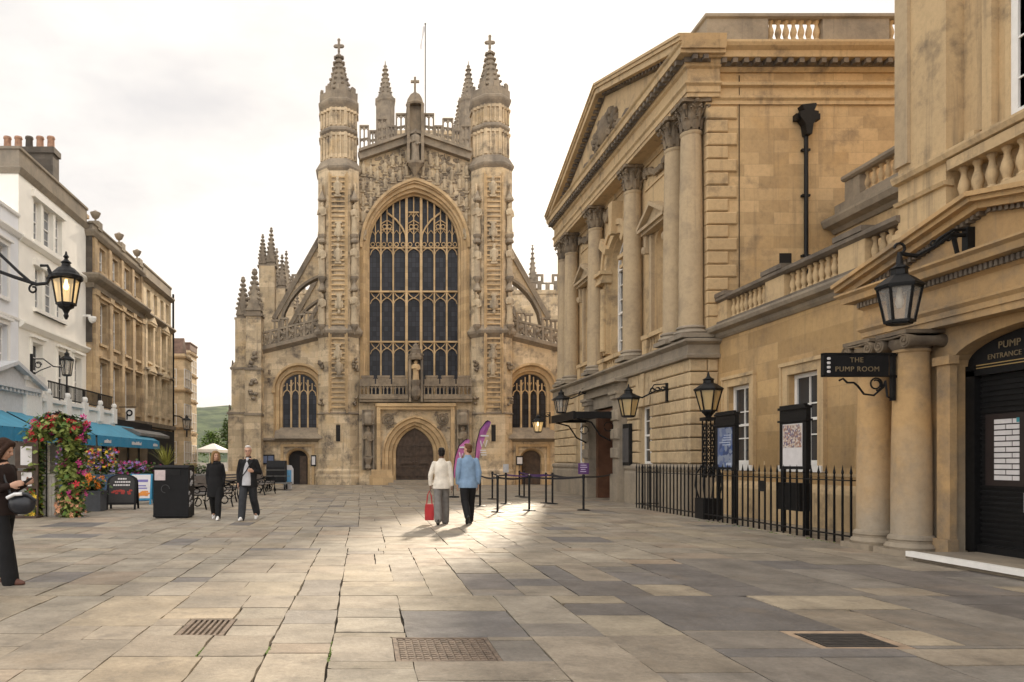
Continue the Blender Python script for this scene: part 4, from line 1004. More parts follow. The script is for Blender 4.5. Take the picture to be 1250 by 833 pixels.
for u in (-.5, 0, .5): w_.box(u - .02, u + .02, -.76, -.7, 5.4, 9.5 if u == 0 else 9.45)
for z in (5.95, 6.45, 7.5, 8.05): w_.box(-1.0, 1.0, -.76, -.705, z - .018, z + .018)
w_.curve([(u * .5, 8.65 + (z - 8.65) * .5) for u, z in arch(1.05, 1.05, 8.65, 10)], -.73, .04, .05)
wo = w_.build('arched_window', M['white'], uw); m.build('pane', M['glass'], wo)
for a, b in ((-4.95, -2.5), (2.5, 4.95), (-1.6, -1.1), (1.1, 1.6)):
    m = MB(fh); n = 9
    for k in range(n * 2):
        f = (k + .5) / (n * 2); u = a + (b - a) * f
        m.ball((u + rh.uniform(-.03, .03), -.36, 10.98 - .28 * math.sin(f * math.pi) + rh.uniform(-.05, .1)), (.11, .11, .13), 6, 4)
    for u in (a, b): m.ball((u, -.36, 10.95), (.1, .1, .22), 6, 4)
    m.build('carved_swag', M['capital'], uw, 60)
m = MB(fh); m.box(-5.0, -2.4, -.42, -.38, 10.4, 10.47); m.box(2.4, 5.0, -.42, -.38, 10.4, 10.47); m.build('string_course', B2, uw)
# entablature with its return on the near side
NP = [(9.72, CY - 6.95), (8.82, CY - 6.95), (8.82, CY + 7.2)]
ent = [(-.7, 11.36), (0, 11.36), (0, 11.48), (.03, 11.48), (.03, 11.64), (.09, 11.7), (.09, 11.75), (0, 11.77), (0, 12.12), (.07, 12.17), (.09, 12.23), (-.7, 12.23)]
m = MB(); m.sweep(NP, ent); m.build('entablature', B2, hall)
m = MB(); m.sweep(NP, [(-.7, 12.23), (.1, 12.23), (.11, 12.37), (.32, 12.39), (.33, 12.56), (.38, 12.6), (.40, 12.64), (-.7, 12.66)]); cn = m.build('cornice', B2, hall)
m = MB()
k = 0
while k * .29 < 14.0:
    y = CY - 6.85 + k * .29; m.box(8.53, 8.71, y - .065, y + .065, 12.25, 12.38); k += 1
for x in (8.92, 9.21): m.box(x - .065, x + .065, CY - 7.24, CY - 7.06, 12.25, 12.38)
m.box(8.68, 8.715, CY - 7.0, CY + 7.2, 12.24, 12.385); m.box(8.68, 9.4, CY - 7.09, CY - 7.06, 12.24, 12.385); m.build('modillion_course', B4, cn)
# pediment
HW, AP = 7.15, 2.36
m = MB(fh); m.prism([(-HW + .5, 12.64), (HW - .5, 12.64), (0, 12.64 + AP * (1 - .5 / HW))], -.6, .14); pd = m.build('pediment', B2, hall)
m = MB(fh)
for s in (-1, 1):
    for w0, front, off in ((.2, .50, .12), (.12, .56, .27), (.08, .60, .36)):
        t = front + .7; m.bar((s * (HW + .22), front - t / 2, 12.46 + off), (-s * .03, front - t / 2, 12.53 + AP + off), w0, t + s * .004)
m.build('raking_cornice', B2, pd)
m = MB(fh)
for s in (-1, 1):
    for k in range(25):
        f = (k + .6) / 25.5; u = s * (HW - .1) * (1 - f); z = 12.5 + AP * f
        m.box(u - .065, u + .065, .13, .34, z - .04, z + .08)
    m.bar((s * (HW - .1), .15, 12.52), (0, .15, 12.52 + AP), .13, .05 + s * .003)
m.build('modillion_course', B4, pd)
m = MB(fh)
for _ in range(110):
    a = rh.uniform(0, 2 * math.pi); r = math.sqrt(rh.random()); u, z = r * math.cos(a) * 1.35, 13.5 + r * math.sin(a) * .72
    m.ball((u, .14, z), (rh.uniform(.07, .2), rh.uniform(.06, .18), rh.uniform(.06, .18)), 6, 4)
m.lathe(0, 0, [(.01, 0)], 3) if False else m.ball((0, .2, 13.55), (.42, .2, .55), 10, 7)
for s in (-1, 1):
    for k in range(8): m.ball((s * (1.3 + k * .2), .16, 13.05 + .12 * math.sin(k * 1.7)), (.16, .12, .13), 6, 4)
    m.tube([(s * (.5 + .5 * t + .18 * math.cos(t * 5)), .22, 13.1 + .45 * t + .18 * math.sin(t * 5)) for t in [q / 10 for q in range(14)]], .07, 6)
m.build('carved_arms', M['capital'], pd, 60)
# side wall facing the camera: quoins, bands, cornice, parapet
YS = 20.3
fs = lambda u, d, z: (u, YS - d, z)
XB = 9.42
m = MB(fs); z = 5.0; k = 0
while z < 11.0:
    a = .58 if k % 2 else .82; m.block(XB - .02, XB + a, -.1, .06, z + .012, z + .35, .03); z += .362; k += 1
m.build('quoins', B2, hall)
SP = [(28, YS), (XB, YS), (XB, YS + 14)]
m = MB(); m.sweep(SP, [(-.2, 11.2), (.05, 11.2), (.05, 11.3), (.1, 11.36), (.1, 11.42), (.03, 11.44), (.03, 11.66), (.12, 11.7), (.12, 11.78), (.02, 11.8), (-.2, 11.8)]); m.build('string_course', B2, hall)
m = MB(); m.sweep(SP, [(-.2, 12.08), (.06, 12.08), (.12, 12.16), (.14, 12.32), (.36, 12.34), (.38, 12.5), (.48, 12.58), (.52, 12.66), (.52, 12.72), (.1, 12.86), (-.2, 12.86)]); cn2 = m.build('cornice', B2, hall)
m = MB()
for k in range(56): x = 9.75 + k * .3; m.box(x - .065, x + .065, YS - .34, YS - .12, 12.2, 12.33)
m.box(9.6, 27.5, YS - .16, YS - .12, 12.19, 12.335); m.build('modillion_course', B4, cn2)
baluster_me = lathe_mesh('baluster', [(.075, 0), (.085, .03), (.085, .07), (.055, .1), (.07, .17), (.095, .26), (.085, .34), (.05, .46), (.045, .52), (.06, .56), (.075, .58), (.075, .63)], 10)
def balusters(parent, pts, h, mat):
    for q in pts: link('baluster', baluster_me, mat, parent, q, 0, (h / .63, h / .63, h / .63))
m = MB()
m.sweep(SP, [(-.28, 12.84), (.04, 12.84), (.04, 12.98), (0, 13.0), (-.24, 13.0)]); m.sweep(SP, [(-.28, 13.58), (0, 13.58), (.06, 13.62), (.06, 13.7), (-.28, 13.74)]); m.build('parapet_rail', B5, hall)
for a, b in ((XB, 11.12), (12.62, 14.45), (15.95, 17.7), (19.2, 21.0), (22.5, 25), (26.6, 28)): m = MB(); m.box(a, b, YS, YS + .24, 13.0, 13.58); m.build('parapet_panel', B5, hall)
m = MB(); m.box(XB, XB + .24, YS + .24, YS + 14, 13.0, 13.58); m.build('parapet_panel', B5, hall)
balusters(hall, [(a + .12 + .2117 * k, YS + .12, 13.0) for a in (11.12, 14.45, 17.7) for k in range(7)], .58, B2)
m = MB(fs); q = 12.1; m.tube([(q, .1, 3.5), (q, .1, 10.3)], .055, 8); m.prism([(q - .25, 10.78), (q - .11, 10.58), (q - .07, 10.3), (q + .07, 10.3), (q + .11, 10.58), (q + .25, 10.78), (q + .25, 10.92), (q + .13, 10.94), (q + .2, 11.08), (q + .18, 11.14), (q - .2, 11.1), (q - .13, 10.94), (q - .25, 10.92)], .03, .26)
m.box(q - .33, q + .33, .03, .2, 10.72, 10.88)
for z in (8.65, 7.0, 5.9, 9.9): m.box(q - .11, q + .11, .02, .12, z, z + .06)
m.build('downpipe', M['black'], hall)
m = MB(fs); m.box(11.42, 11.75, -.1, .012, 6.7, 7.12); m.build('small_window', M['void'], hall)
m = MB(fs); m.tube([(10.3, .03, 5), (10.3, .03, 12.0)], .012, 4); m.build('cable', M['black_matt'], hall)
# notice case on the rusticated wall (its own thing)
nb = thing('notice_case', 'tall narrow black notice case on the rusticated wall left of the sash window', 'notice board', (8.9, 24.85, 1.9))
m = MB(fh); u0 = 24.5 - CY; m.box(u0, u0 + .75, .1, .2, 1.25, 2.65); m.build('case', M['black'], nb)
m = MB(fh); m.box(u0 + .08, u0 + .67, .2, .206, 1.36, 2.5); m.build('notice', plain('grey_notice', (.07, .07, .075), .3, noise=.3), nb)
# ---------------------------------------------------------------- low wing between hall and entrance block
XW = 9.7
fw_ = lambda u, d, z: (XW - d, u, z)
wing = thing('low_wing', 'low honey stone wing with two tall sash windows and a roof balustrade behind iron railings', 'building', (XW + 2, 16.5, 0))
W1, W2 = (18.52, 19.62, 1.3, 3.36), (15.72, 16.84, 1.3, 3.36)
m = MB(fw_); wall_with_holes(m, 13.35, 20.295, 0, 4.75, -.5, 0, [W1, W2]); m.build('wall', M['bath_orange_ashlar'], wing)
m = MB(); m.sweep([(XW, 13.3), (XW, 20.27)], [(-.1, 0), (.2, 0), (.2, .72), (.16, .8), (.05, .9), (-.1, .9)]); m.build('plinth', B2, wing)
for h in (W1, W2):
    w_ = window(fw_, h[0], h[1], -.12, h[2], h[3], wing, 2, 3, fw=.09)
    m = MB(fw_)
    for a, b in ((h[0] - .2, h[0]), (h[1], h[1] + .2)): m.box(a, b, 0, .05, h[2] - .12, h[3] + .2); 
    m.box(h[0] - .2, h[1] + .2, .0, .051, h[3], h[3] + .2)
    m.box(h[0] - .26, h[0] - .2, 0, .085, h[2] - .12, h[3] + .26); m.box(h[1] + .2, h[1] + .26, 0, .085, h[2] - .12, h[3] + .26); m.box(h[0] - .28, h[1] + .28, 0, .1, h[3] + .2, h[3] + .28)
    m.build('window_surround', B2, w_)
    m = MB(fw_); m.box(h[0] - .25, h[1] + .25, -.18, .12, h[2] - .14, h[2]); m.build('window_sill', M['white'], w_)
m = MB(fw_); m.box(13.6, 20.2, 0, .025, 1.08, 1.14); m.box(17.85, 17.9, 0, .01, 1.3, 1.4); m.build('string_course', B2, wing)
m = MB(); m.sweep([(XW, 13.3), (XW, 20.28)], [(-.4, 4.72), (.04, 4.72), (.1, 4.78), (.12, 4.86), (.3, 4.9), (.34, 4.98), (.34, 5.03), (.0, 5.1), (-.4, 5.1)]); m.build('cornice', B5, wing)
m = MB(); m.sweep([(XW + .02, 13.35), (XW + .02, 20.27)], [(-.26, 5.08), (.06, 5.08), (.06, 5.2), (.0, 5.22), (-.26, 5.22)]); m.sweep([(XW + .02, 13.35), (XW + .02, 20.27)], [(-.26, 5.72), (.02, 5.72), (.1, 5.77), (.1, 5.85), (-.26, 5.88)])
m.build('balustrade', B4, wing)
for a, b in ((19.75, 20.27), (17.05, 17.85), (14.3, 15.1)): m = MB(); m.box(XW, XW + .26, a, b, 5.2, 5.74); m.build('balustrade_pier', B2, wing); m = MB(); m.box(XW - .1, XW + .3, a - .04, min(b + .04, 20.275), 5.86, 5.97); m.build('pier_cap', B4, wing)
ys = [19.62 - .215 * k for k in range(9)] + [16.92 - .215 * k for k in range(9)] + [14.2 - .225 * k for k in range(4)]
balusters(wing, [(XW + .14, y, 5.22) for y in ys], .5, B2)
m = MB(); m.box(XW + .3, 13.0, 13.35, 20.28, 4.9, 5.06); m.build('roof', M['lead'], wing)
m = MB(); m.box(12.95, 20, 13.35, 20.28, 0, 7.7); m.build('upper_wall', B1, wing)
m = MB(); m.sweep([(12.95, 13.3), (12.95, 20.28)], [(-.1, 7.6), (.06, 7.62), (.14, 7.72), (.34, 7.78), (.4, 7.92), (.4, 7.98), (.02, 8.06), (.02, 8.4), (-.1, 8.4)]); m.sweep([(12.95, 13.3), (12.95, 19.9)], [(-.24, 8.92), (.04, 8.92), (.1, 8.97), (.1, 9.05), (-.24, 9.08)])
for a, b in ((19.3, 19.9), (15.2, 16.7)): m.box(12.96, 13.2, a, b, 8.38, 8.93)
m.build('upper_balustrade', B5, wing); balusters(wing, [(13.08, 19.15 - .25 * k, 8.4) for k in range(10)], .52, B2)
# ---------------------------------------------------------------- entrance block
blk = thing('entrance_building', 'near honey stone building with a small pedimented entrance and black shutter', 'building', (10.5, 9.7, 0))
m = MB(); m.box(XW, 22, 12.3, 13.4, 0, 18); m.box(XW + .3, 22, -4, 12.3, 5.45, 18) ; m.box(XW, 22, 7.0, 12.3, 4.2, 5.449) ; m.box(XW, 22, -4, 7.0, 0, 5.449); m.build('wall', B2, blk)
m = MB(); m.box(XW - .06, XW - .002, 13.1, 13.41, 6.7, 18); m.build('corner_strip', M['column'], blk)
fb_ = lambda u, d, z: (XW - d, u, z)
m = MB(); m.sweep([(XW, -4), (XW, 13.42)], [(-.1, 6.36), (.1, 6.4), (.13, 6.48), (.13, 6.52), (-.1, 6.6)]); m.sweep([(XW, 12.25), (XW, 13.42)], [(-.1, 5.98), (.06, 6.0), (.09, 6.06), (-.1, 6.12)]); m.sweep([(XW, -4), (XW, 13.42)], [(-.1, 5.36), (.1, 5.4), (.1, 5.5), (.02, 5.52), (-.1, 5.52)]); m.build('string_course', B2, blk)
# balustraded window apron and the tall window of the first floor
m = MB(fb_); m.box(-4, 12.2, -.3, .05, 5.5, 5.62); m.box(-4, 12.2, -.3, .07, 6.2, 6.37); m.build('window_balustrade', B2, blk)
balusters(blk, [(XW + .1, 12.05 - .27 * k, 5.62) for k in range(22)], .585, M['urnwall'])
m = MB(lambda u, d, z: (XW + .3 - d, u, z))
m.box(11.62, 11.8, 0, .12, 6.6, 12.5); m.box(11.36, 11.44, 0, .06, 6.6, 12.5); m.box(11.9, 12.1, 0, .16, 6.55, 6.75); m.build('window_surround', B2, blk)
window(lambda u, d, z: (XW + .3 - d, u, z), 9.6, 11.36, .04, 6.62, 12.2, blk, 3, 9, fw=.12)
# sloping lead over the entrance, pediment, entablature
CP = 9.66
m = MB(fb_); m.solid([(12.35, 0, 5.3), (7.0, 0, 5.3), (7.0, 0, 4.6), (12.35, 0, 4.6)], [(12.35, 1.5, 4.2), (7.0, 1.5, 4.2), (7.0, 1.5, 4.0), (12.35, 1.5, 4.0)]); m.build('lead_roof', M['lead'], blk)
m = MB(); EP = [(XW, 7.2), (8.2, 7.2), (8.2, 12.12), (XW, 12.12)]
m.sweep(EP, [(-.5, 3.32), (0, 3.32), (0, 3.42), (.025, 3.42), (.025, 3.5), (.07, 3.55), (.07, 3.58), (0, 3.6), (0, 3.86), (.05, 3.9), (-.5, 3.9)]); m.box(8.6, XW, 7.4, 11.95, 3.34, 3.88)
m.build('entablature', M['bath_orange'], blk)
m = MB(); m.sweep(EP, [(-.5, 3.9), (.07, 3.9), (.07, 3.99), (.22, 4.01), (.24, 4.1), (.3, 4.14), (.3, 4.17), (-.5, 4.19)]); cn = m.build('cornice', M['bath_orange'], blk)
m = MB()
for k in range(62): y = 7.2 + k * .08; m.box(8.08, 8.14, y - .024, y + .024, 3.905, 3.985)
m.build('dentils', B4, cn)
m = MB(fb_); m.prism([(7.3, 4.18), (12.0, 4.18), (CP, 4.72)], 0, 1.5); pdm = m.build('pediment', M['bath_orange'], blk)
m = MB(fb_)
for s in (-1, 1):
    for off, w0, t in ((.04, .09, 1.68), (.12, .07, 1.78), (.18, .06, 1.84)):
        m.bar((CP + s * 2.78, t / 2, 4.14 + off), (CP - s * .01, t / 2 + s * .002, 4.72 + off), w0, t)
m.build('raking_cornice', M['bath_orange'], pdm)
for s in (-1, 1):
    m = MB(fb_); m.bar((CP + s * 2.5, 1.51, 4.15), (CP + s * .03, 1.51, 4.71), .09, .03)
    for k in range(28):
        f = (k + .5) / 28.5; u = CP + s * 2.5 * (1 - f); z = 4.15 + .57 * f; m.box(u - .026, u + .026, 1.5, 1.6, z - .06, z + .05)
    m.build('dentils', B4, pdm)
# engaged columns, piers, arch
def ionic(h=3.32, d=.52):
    q = MB(); r = d / 2; q.lathe(0, 0, [(r * 1.0, .3), (r, .9), (r * .97, h * .5), (r * .86, h - .36), (r * .84, h - .32), (r * .92, h - .3), (r * .92, h - .27), (r * .86, h - .26)], 24); sh = q.mesh('column', smooth=35)
    q = MB(); q.box(-r * 1.3, r * 1.3, -r * 1.3, r * 1.3, 0, .09); q.lathe(0, 0, [(r * 1.28, .09), (r * 1.34, .13), (r * 1.26, .17), (r * 1.12, .19), (r * 1.12, .22), (r * 1.18, .24), (r * 1.14, .28), (r * 1.0, .31)], 24); ba = q.mesh('column_base', smooth=35)
    q = MB(); q.lathe(0, 0, [(r * .88, h - .27), (r * 1.1, h - .19), (r * 1.1, h - .12)], 20); q.box(-r * 1.22, r * 1.22, -r * 1.22, r * 1.22, h - .06, h - .004)
    for sy in (-1, 1):      # bolsters whose spiral ends face the square and the wall
        cy_, cz = sy * r * 1.02, h - .165
        q.loft([[(x, cy_ + rr_ * math.cos(k * math.pi / 8), cz + rr_ * math.sin(k * math.pi / 8)) for k in range(16)] for x, rr_ in ((-r * 1.16, .10), (-r * 1.1, .105), (-r * .5, .075), (r * .5, .075), (r * 1.1, .105), (r * 1.16, .10))], True, True, True)
        for sx in (-1, 1): q.tube([(sx * r * 1.18, cy_ + sy * (.095 - .0052 * t) * math.cos(1.57 - t * .55), cz + (.095 - .0052 * t) * math.sin(1.57 - t * .55)) for t in range(16)], .014, 5); q.ball((sx * r * 1.18, cy_, cz), .022, 8, 5)
    for sx in (-1, 1): q.tube([(sx * r * 1.14, -r * 1.02, h - .075), (sx * r * 1.12, 0, h - .09), (sx * r * 1.14, r * 1.02, h - .075)], .02, 6)
    return sh, ba, q.mesh('capital', smooth=40)
sh, ba, ca_ = ionic()
for y in (11.78, 11.0, 8.32, 7.54):
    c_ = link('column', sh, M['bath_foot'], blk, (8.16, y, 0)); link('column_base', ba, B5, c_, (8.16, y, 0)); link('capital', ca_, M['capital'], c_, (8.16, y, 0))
fp = lambda u, d, z: (8.42 - d, u, z)
P = arch(1.5, .42, 2.78, 10, CP - .58, 0)
m = MB(fp); arch_wall(m, 7.2, 12.1, 0, 3.318, -.34, 0, P); m.box(12.1, 12.38, -1.2, -.1, 0, 3.3); m.box(7.0, 7.2, -1.2, -.1, 0, 3.3)
for y in (11.4,):
    z = .3
    while z < 1.3: m.block(y - .16, y + .16, -.05, .14, z, z + .36, .03); z += .4
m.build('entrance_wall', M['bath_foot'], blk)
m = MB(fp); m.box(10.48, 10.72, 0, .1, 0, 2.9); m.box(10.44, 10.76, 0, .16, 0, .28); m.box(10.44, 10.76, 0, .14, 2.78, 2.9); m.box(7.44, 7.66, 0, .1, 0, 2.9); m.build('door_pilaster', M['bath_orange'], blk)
m = MB(fp)
m.box(7.5, 10.62, -.32, -.3, .12, 2.62)
zs2 = .2
while zs2 < 2.56: m.box(7.6, 10.5, -.3, -.28, zs2, zs2 + .035); zs2 += .075
m.build('roller_shutter', M['black'], blk)
m = MB(fp)
m.box(10.42, 10.58, -.3, -.2, .12, 2.75); m.box(7.5, 10.58, -.3, -.2, 2.6, 2.68); m.box(7.5, 10.6, -.3, -.24, .02, .22)
m.build('door_frame', M['black'], blk)
m = MB(fp); m.prism([(u, z) for u, z in arch(1.49, .41, 2.78, 10, CP - .58, 2.66)], -.3, -.23); fl = m.build('fanlight_panel', M['black_matt'], blk)
for z in (2.70, 2.74):
    m = MB(fp); m.box(7.6, 10.42, -.23, -.222, z, z + .012); m.build('gold_rule', M['gold'], fl)
lettering('PUMP', .135, M['gold_dim'], fl, (8.42 + .221, 9.88, 2.975), ROT_RIGHTWALL, spacing=1.05)
lettering('ENTRANCE TO', .098, M['gold_dim'], fl, (8.42 + .221, 9.87, 2.835), ROT_RIGHTWALL, spacing=1.08)
gr = thing('paper_notice', 'grid of white paper sheets stuck on the black entrance shutter', 'notice', (8.7, 9.9, 1.7))
m = MB(fp); m.box(9.62, 10.32, -.28, -.27, 1.06, 2.05); m.build('backing', plain('dark_red_board', (.018, .011, .010), .5), gr)
m = MB(fp)
for r in range(11):
    z = 1.14 + r * .077; o = .0 if r % 2 else .1
    for a, b in ((9.78, 9.98 - o), (9.995 - o, 10.17)): m.box(a, b, -.27, -.264, z, z + .06)
m.build('sheets', M['paper'], gr)
m = MB(fp); m.box(9.775, 9.82, -.264, -.262, 1.92, 1.98); m.build('blue_sticker', plain('teal_sticker', (.05, .25, .3)), gr)
lb = thing('paper_notice', 'small white paper label low on the black entrance shutter', 'notice', (8.7, 9.6, .8))
m = MB(fp); m.box(9.6, 9.72, -.28, -.272, .72, .98); m.build('sheet', M['paper'], lb)
m = MB(fp); m.box(9.62, 9.7, -.272, -.27, .76, .84); m.box(9.62, 9.65, -.272, -.27, .86, .95); m.box(9.67, 9.7, -.272, -.27, .9, .95); m.build('print', M['black_matt'], lb)
m = MB(fp); m.box(9.505, 9.52, -.285, -.27, .3, 2.4); m.build('shutter_rail', M['lead'], blk)
stp = thing('entrance_step', 'stone doorstep with a white painted nosing below the black shutter', 'step', (8.3, 9, 0))
m = MB(); m.box(7.75, 8.7, 5.5, 10.42, .0, .115); m.build('tread', B5, stp)
m = MB(); m.box(7.66, 7.752, 5.5, 10.44, .055, .128); m.build('nosing', M['white'], stp)
# ---------------------------------------------------------------- terrace on the left side of the square
XL = -14.5
fl = lambda u, d, z: (XL + d, u, z)
def terrace_house(name, label, u0, u1, h, depth, wallmat, holes, d=0, back=10):
    t = thing(name, label, 'house', (XL, (u0 + u1) / 2, 0))
    m = MB(fl); wall_with_holes(m, u0, u1, 0, h, d - .4, d, holes); m.box(u0, u1, d - back, d - .401, 0, h - .002)
    m.build('wall', wallmat, t); return t
def openings(par, holes, d, cols=2, rows=4, sill=None, surround=None, frame=None, glass=None):
    for h in holes:
        w_ = window(fl, h[0], h[1], d - .2, h[2], h[3], par, cols, rows, frame, glass, fw=.08)
        if sill: m = MB(fl); m.box(h[0] - .1, h[1] + .1, d - .19, d + .12, h[2] - .14, h[2]); m.build('window_sill', sill, w_)
        if surround:
            m = MB(fl); m.box(h[0] - .16, h[0], d, d + .06, h[2], h[3]); m.box(h[1], h[1] + .16, d, d + .06, h[2], h[3]); m.box(h[0] - .16, h[1] + .16, d, d + .07, h[3], h[3] + .18); m.box(h[0] - .24, h[1] + .24, d, d + .2, h[3] + .18, h[3] + .28); m.build('window_surround', surround, w_)
# near white house, mostly cut off by the picture's left edge
HA = [(23.4, 24.4, 8.0, 10.1), (26.2, 27.2, 8.0, 10.1), (28.9, 29.9, 8.0, 10.1), (23.4, 24.4, 4.6, 6.9), (26.2, 27.2, 4.6, 6.9), (28.9, 29.9, 4.6, 6.9)]
ha = terrace_house('white_house', 'bluish white painted house at the left edge with a pedimented shopfront', 21, 30.88, 11.6, 8, plain('cool_white_render', (.74, .75, .77), .7, noise=.06, scale=1.2), HA)
openings(ha, HA, 0, 2, 4, M['white'], M['white'])
m = MB(); m.sweep([(XL, 30.88), (XL, 21)], [(-.1, 10.7), (.1, 10.72), (.2, 10.86), (.2, 10.92), (0, 10.98), (-.1, 10.98)]); m.sweep([(XL, 30.88), (XL, 21)], [(-.3, 11.58), (.1, 11.6), (.12, 11.7), (-.3, 11.72)]); m.sweep([(XL, 30.88), (XL, 21)], [(-.1, 7.25), (.06, 7.27), (.08, 7.36), (-.1, 7.4)]); m.build('cornice', M['white'], ha)
m = MB(fl); m.box(22, 30.0, 0, 1.1, 0, 4.15); m.box(21.9, 30.1, 0, 1.35, 4.15, 4.3); m.prism([(25.5, 4.3), (30.2, 4.3), (27.8, 5.0)], 0, 1.2); m.bar((25.3, .7, 4.36), (27.85, .7, 5.12), .14, 1.5); m.bar((30.4, .7, 4.36), (27.8, .7, 5.12), .14, 1.51)
for k in range(26): u = 22.2 + k * .31; m.box(u, u + .14, 1.1, 1.3, 4.02, 4.14)
m.build('shopfront', plain('pale_grey_paint', (.55, .56, .57), .6, noise=.08), ha)
# cream house
HB1 = [(32.3, 33.05, 11.1, 12.95), (33.3, 34.35, 11.1, 12.95), (34.6, 35.35, 11.1, 12.95)]
HB2 = [(32.45, 33.2, 8.1, 10.0), (33.45, 34.5, 8.1, 10.0), (34.75, 35.5, 8.1, 10.0)]
HB3 = [(32.1, 33.1, 4.2, 6.6), (34.8, 35.8, 4.2, 6.6), (36.75, 37.65, 4.2, 6.6)]
hb = terrace_house('cream_house', 'tall cream rendered house with triple windows, a balcony and five chimney pots', 30.9, 38.4, 13.5, 8, M['cream_wall'], HB1 + HB2 + HB3)
openings(hb, HB1 + HB2, 0, 2, 4, M['cream_wall'], None, M['white'], M['glass_day']); openings(hb, HB3, 0, 2, 4, None, M['cream_wall'], M['white'], M['glass'])
for z0, z1, a, b in ((12.95, 13.25, 32.1, 35.55), (10.0, 10.25, 32.25, 35.7)):
    m = MB(fl); m.box(a, b, 0, .14, z0, z1); m.box(a, b, 0, .16, z0 - 2.02 if z0 > 11 else z0 - 2.04, z0 - 1.88); m.build('window_surround', M['cream_wall'], hb)
m = MB(); PB = [(XL, 38.4), (XL, 30.9), (XL - 10, 30.9)]
m.sweep(PB, [(-.3, 13.5), (.05, 13.45), (.16, 13.6), (.2, 13.66), (.05, 13.75), (.04, 14.42), (.12, 14.46), (.12, 14.56), (-.3, 14.6)]); m.build('parapet', M['bath_grey'], hb)
m = MB(); m.sweep(PB[:2], [(-.1, 10.65), (.08, 10.68), (.22, 10.82), (.22, 10.9), (0, 10.98), (-.1, 10.98)]); m.sweep(PB[:2], [(-.1, 7.0), (.1, 7.04), (.26, 7.2), (.26, 7.28), (0, 7.38), (-.1, 7.38)]); m.build('string_course', M['cream_wall'], hb)
m = MB(fl); m.box(37.6, 38.38, -4.2, -1.4, 13, 17.1); m.box(37.5, 38.4, -4.3, -1.3, 17.1, 17.4); ch_ = m.build('chimney_stack', M['soot'], hb)
for k in range(5):
    m = MB(fl); d_ = -3.9 + k * .56; m.lathe(38.0, d_, [(.22, 17.4), (.19, 17.5), (.17, 17.95), (.21, 18.0), (.19, 18.1)], 10); m.build('chimney_pot', M['soot'] if k == 2 else M['pot'], ch_, 40)
# balcony on a white shopfront
m = MB(fl); m.box(30.6, 39.6, 0, 1.0, 2.9, 3.9); m.box(30.6, 39.6, 0, 1.15, 3.9, 4.05); m.box(30.6, 39.6, 0, .3, 0, 2.9)
for k in range(5): u = 31.2 + k * 2.05; m.box(u - .2, u + .2, .3, 1.1, 0, 3.89); m.box(u - .26, u + .26, 1.0, 1.2, 3.4, 4.2); m.ball((u, 1.1, 4.33), .16, 8, 5)
sf = m.build('shopfront', M['white'], hb)
m = MB(fl)
for k in range(4): u = 31.2 + k * 2.05; m.box(u + .3, u + 1.75, 1.0, 1.02, 3.1, 3.32); m.box(u + .25, u + 1.8, .28, .34, .5, 2.8)
m.build('shop_glass', M['glass'], sf)
m = MB(fl); m.box(31.4, 39.4, 1.0, 1.05, 4.78, 4.84); m.box(31.4, 39.4, 1.0, 1.05, 4.14, 4.19)
for k in range(54): u = 31.45 + k * .148; m.box(u - .012, u + .012, 1.01, 1.04, 4.19, 4.78)
for u in (33.4, 35.4, 37.4): m.box(u - .12, u + .12, 1.0, 1.06, 4.1, 4.82); m.ball((u, 1.03, 4.5), (.18, .04, .14), 8, 5)
m.build('balcony_railing', M['black'], hb)
m = MB(fl); m.box(28.9, 30.3, 0, 1.25, 0, 4.6); m.box(28.8, 30.4, 0, 1.35, 4.6, 4.85); m.build('shop_pier', M['white'], hb)
# house with urns
d0 = .3
cu = [39.95, 42.0, 44.05, 45.95]
HC1 = [(u - .45, u + .45, 11.55, 12.85) for u in cu]; HC2 = [(u - .5, u + .5, 7.7, 9.9) for u in cu]; HC3 = [(u - .5, u + .5, 4.3, 6.7) for u in cu]
hc = terrace_house('urn_house', 'dark honey stone house with classical pilasters and three stone urns on its parapet', 38.42, 47.1, 13.3, 8, M['urnwall'], HC1 + HC2 + HC3, d0)
openings(hc, HC1, d0, 2, 2, M['urnwall'], None, M['white'], M['glass_day']); openings(hc, HC2 + HC3, d0, 2, 4, M['urnwall'], M['urnwall'], M['white'])
m = MB(fl)
for u in (38.75, 40.97, 43.02, 45.0, 46.85): m.box(u - .24, u + .24, d0, d0 + .16, 3.9, 10.4); m.box(u - .2, u + .2, d0, d0 + .1, 11.3, 13.1); m.box(u - .3, u + .3, d0, d0 + .22, 10.1, 10.4)
m.build('pilaster', M['urnwall'], hc)
PC = [(XL + d0, 47.1), (XL + d0, 38.42), (XL - 8, 38.42)]
m = MB(); m.sweep(PC, [(-.2, 10.42), (.1, 10.44), (.12, 10.7), (.5, 10.85), (.6, 11.0), (.6, 11.08), (0, 11.25), (-.2, 11.25)]); m.sweep(PC, [(-.3, 13.1), (.12, 13.12), (.24, 13.3), (.26, 13.4), (.02, 13.5), (.02, 13.75), (.1, 13.8), (.1, 13.86), (-.3, 13.88)]); m.sweep(PC[:2], [(-.1, 3.7), (.3, 3.72), (.35, 3.9), (-.1, 3.95)]); m.build('cornice', M['bath_grey'], hc)
m = MB(fl); m.box(38.35, 38.418, -8, d0 + .02, 7.6, 13.2); m.build('party_wall', M['soot'], hc)
for u in (39.4, 43.2, 46.6):
    m = MB(fl); m.box(u - .3, u + .3, d0 - .45, d0 + .1, 13.7, 14.15); m.lathe(u, d0 - .18, [(.12, 14.15), (.05, 14.24), (.06, 14.32), (.17, 14.4), (.26, 14.58), (.28, 14.66), (.2, 14.69), (.12, 14.74), (.03, 14.8)], 12); m.build('urn', M['bath_grey'], hc, 40)
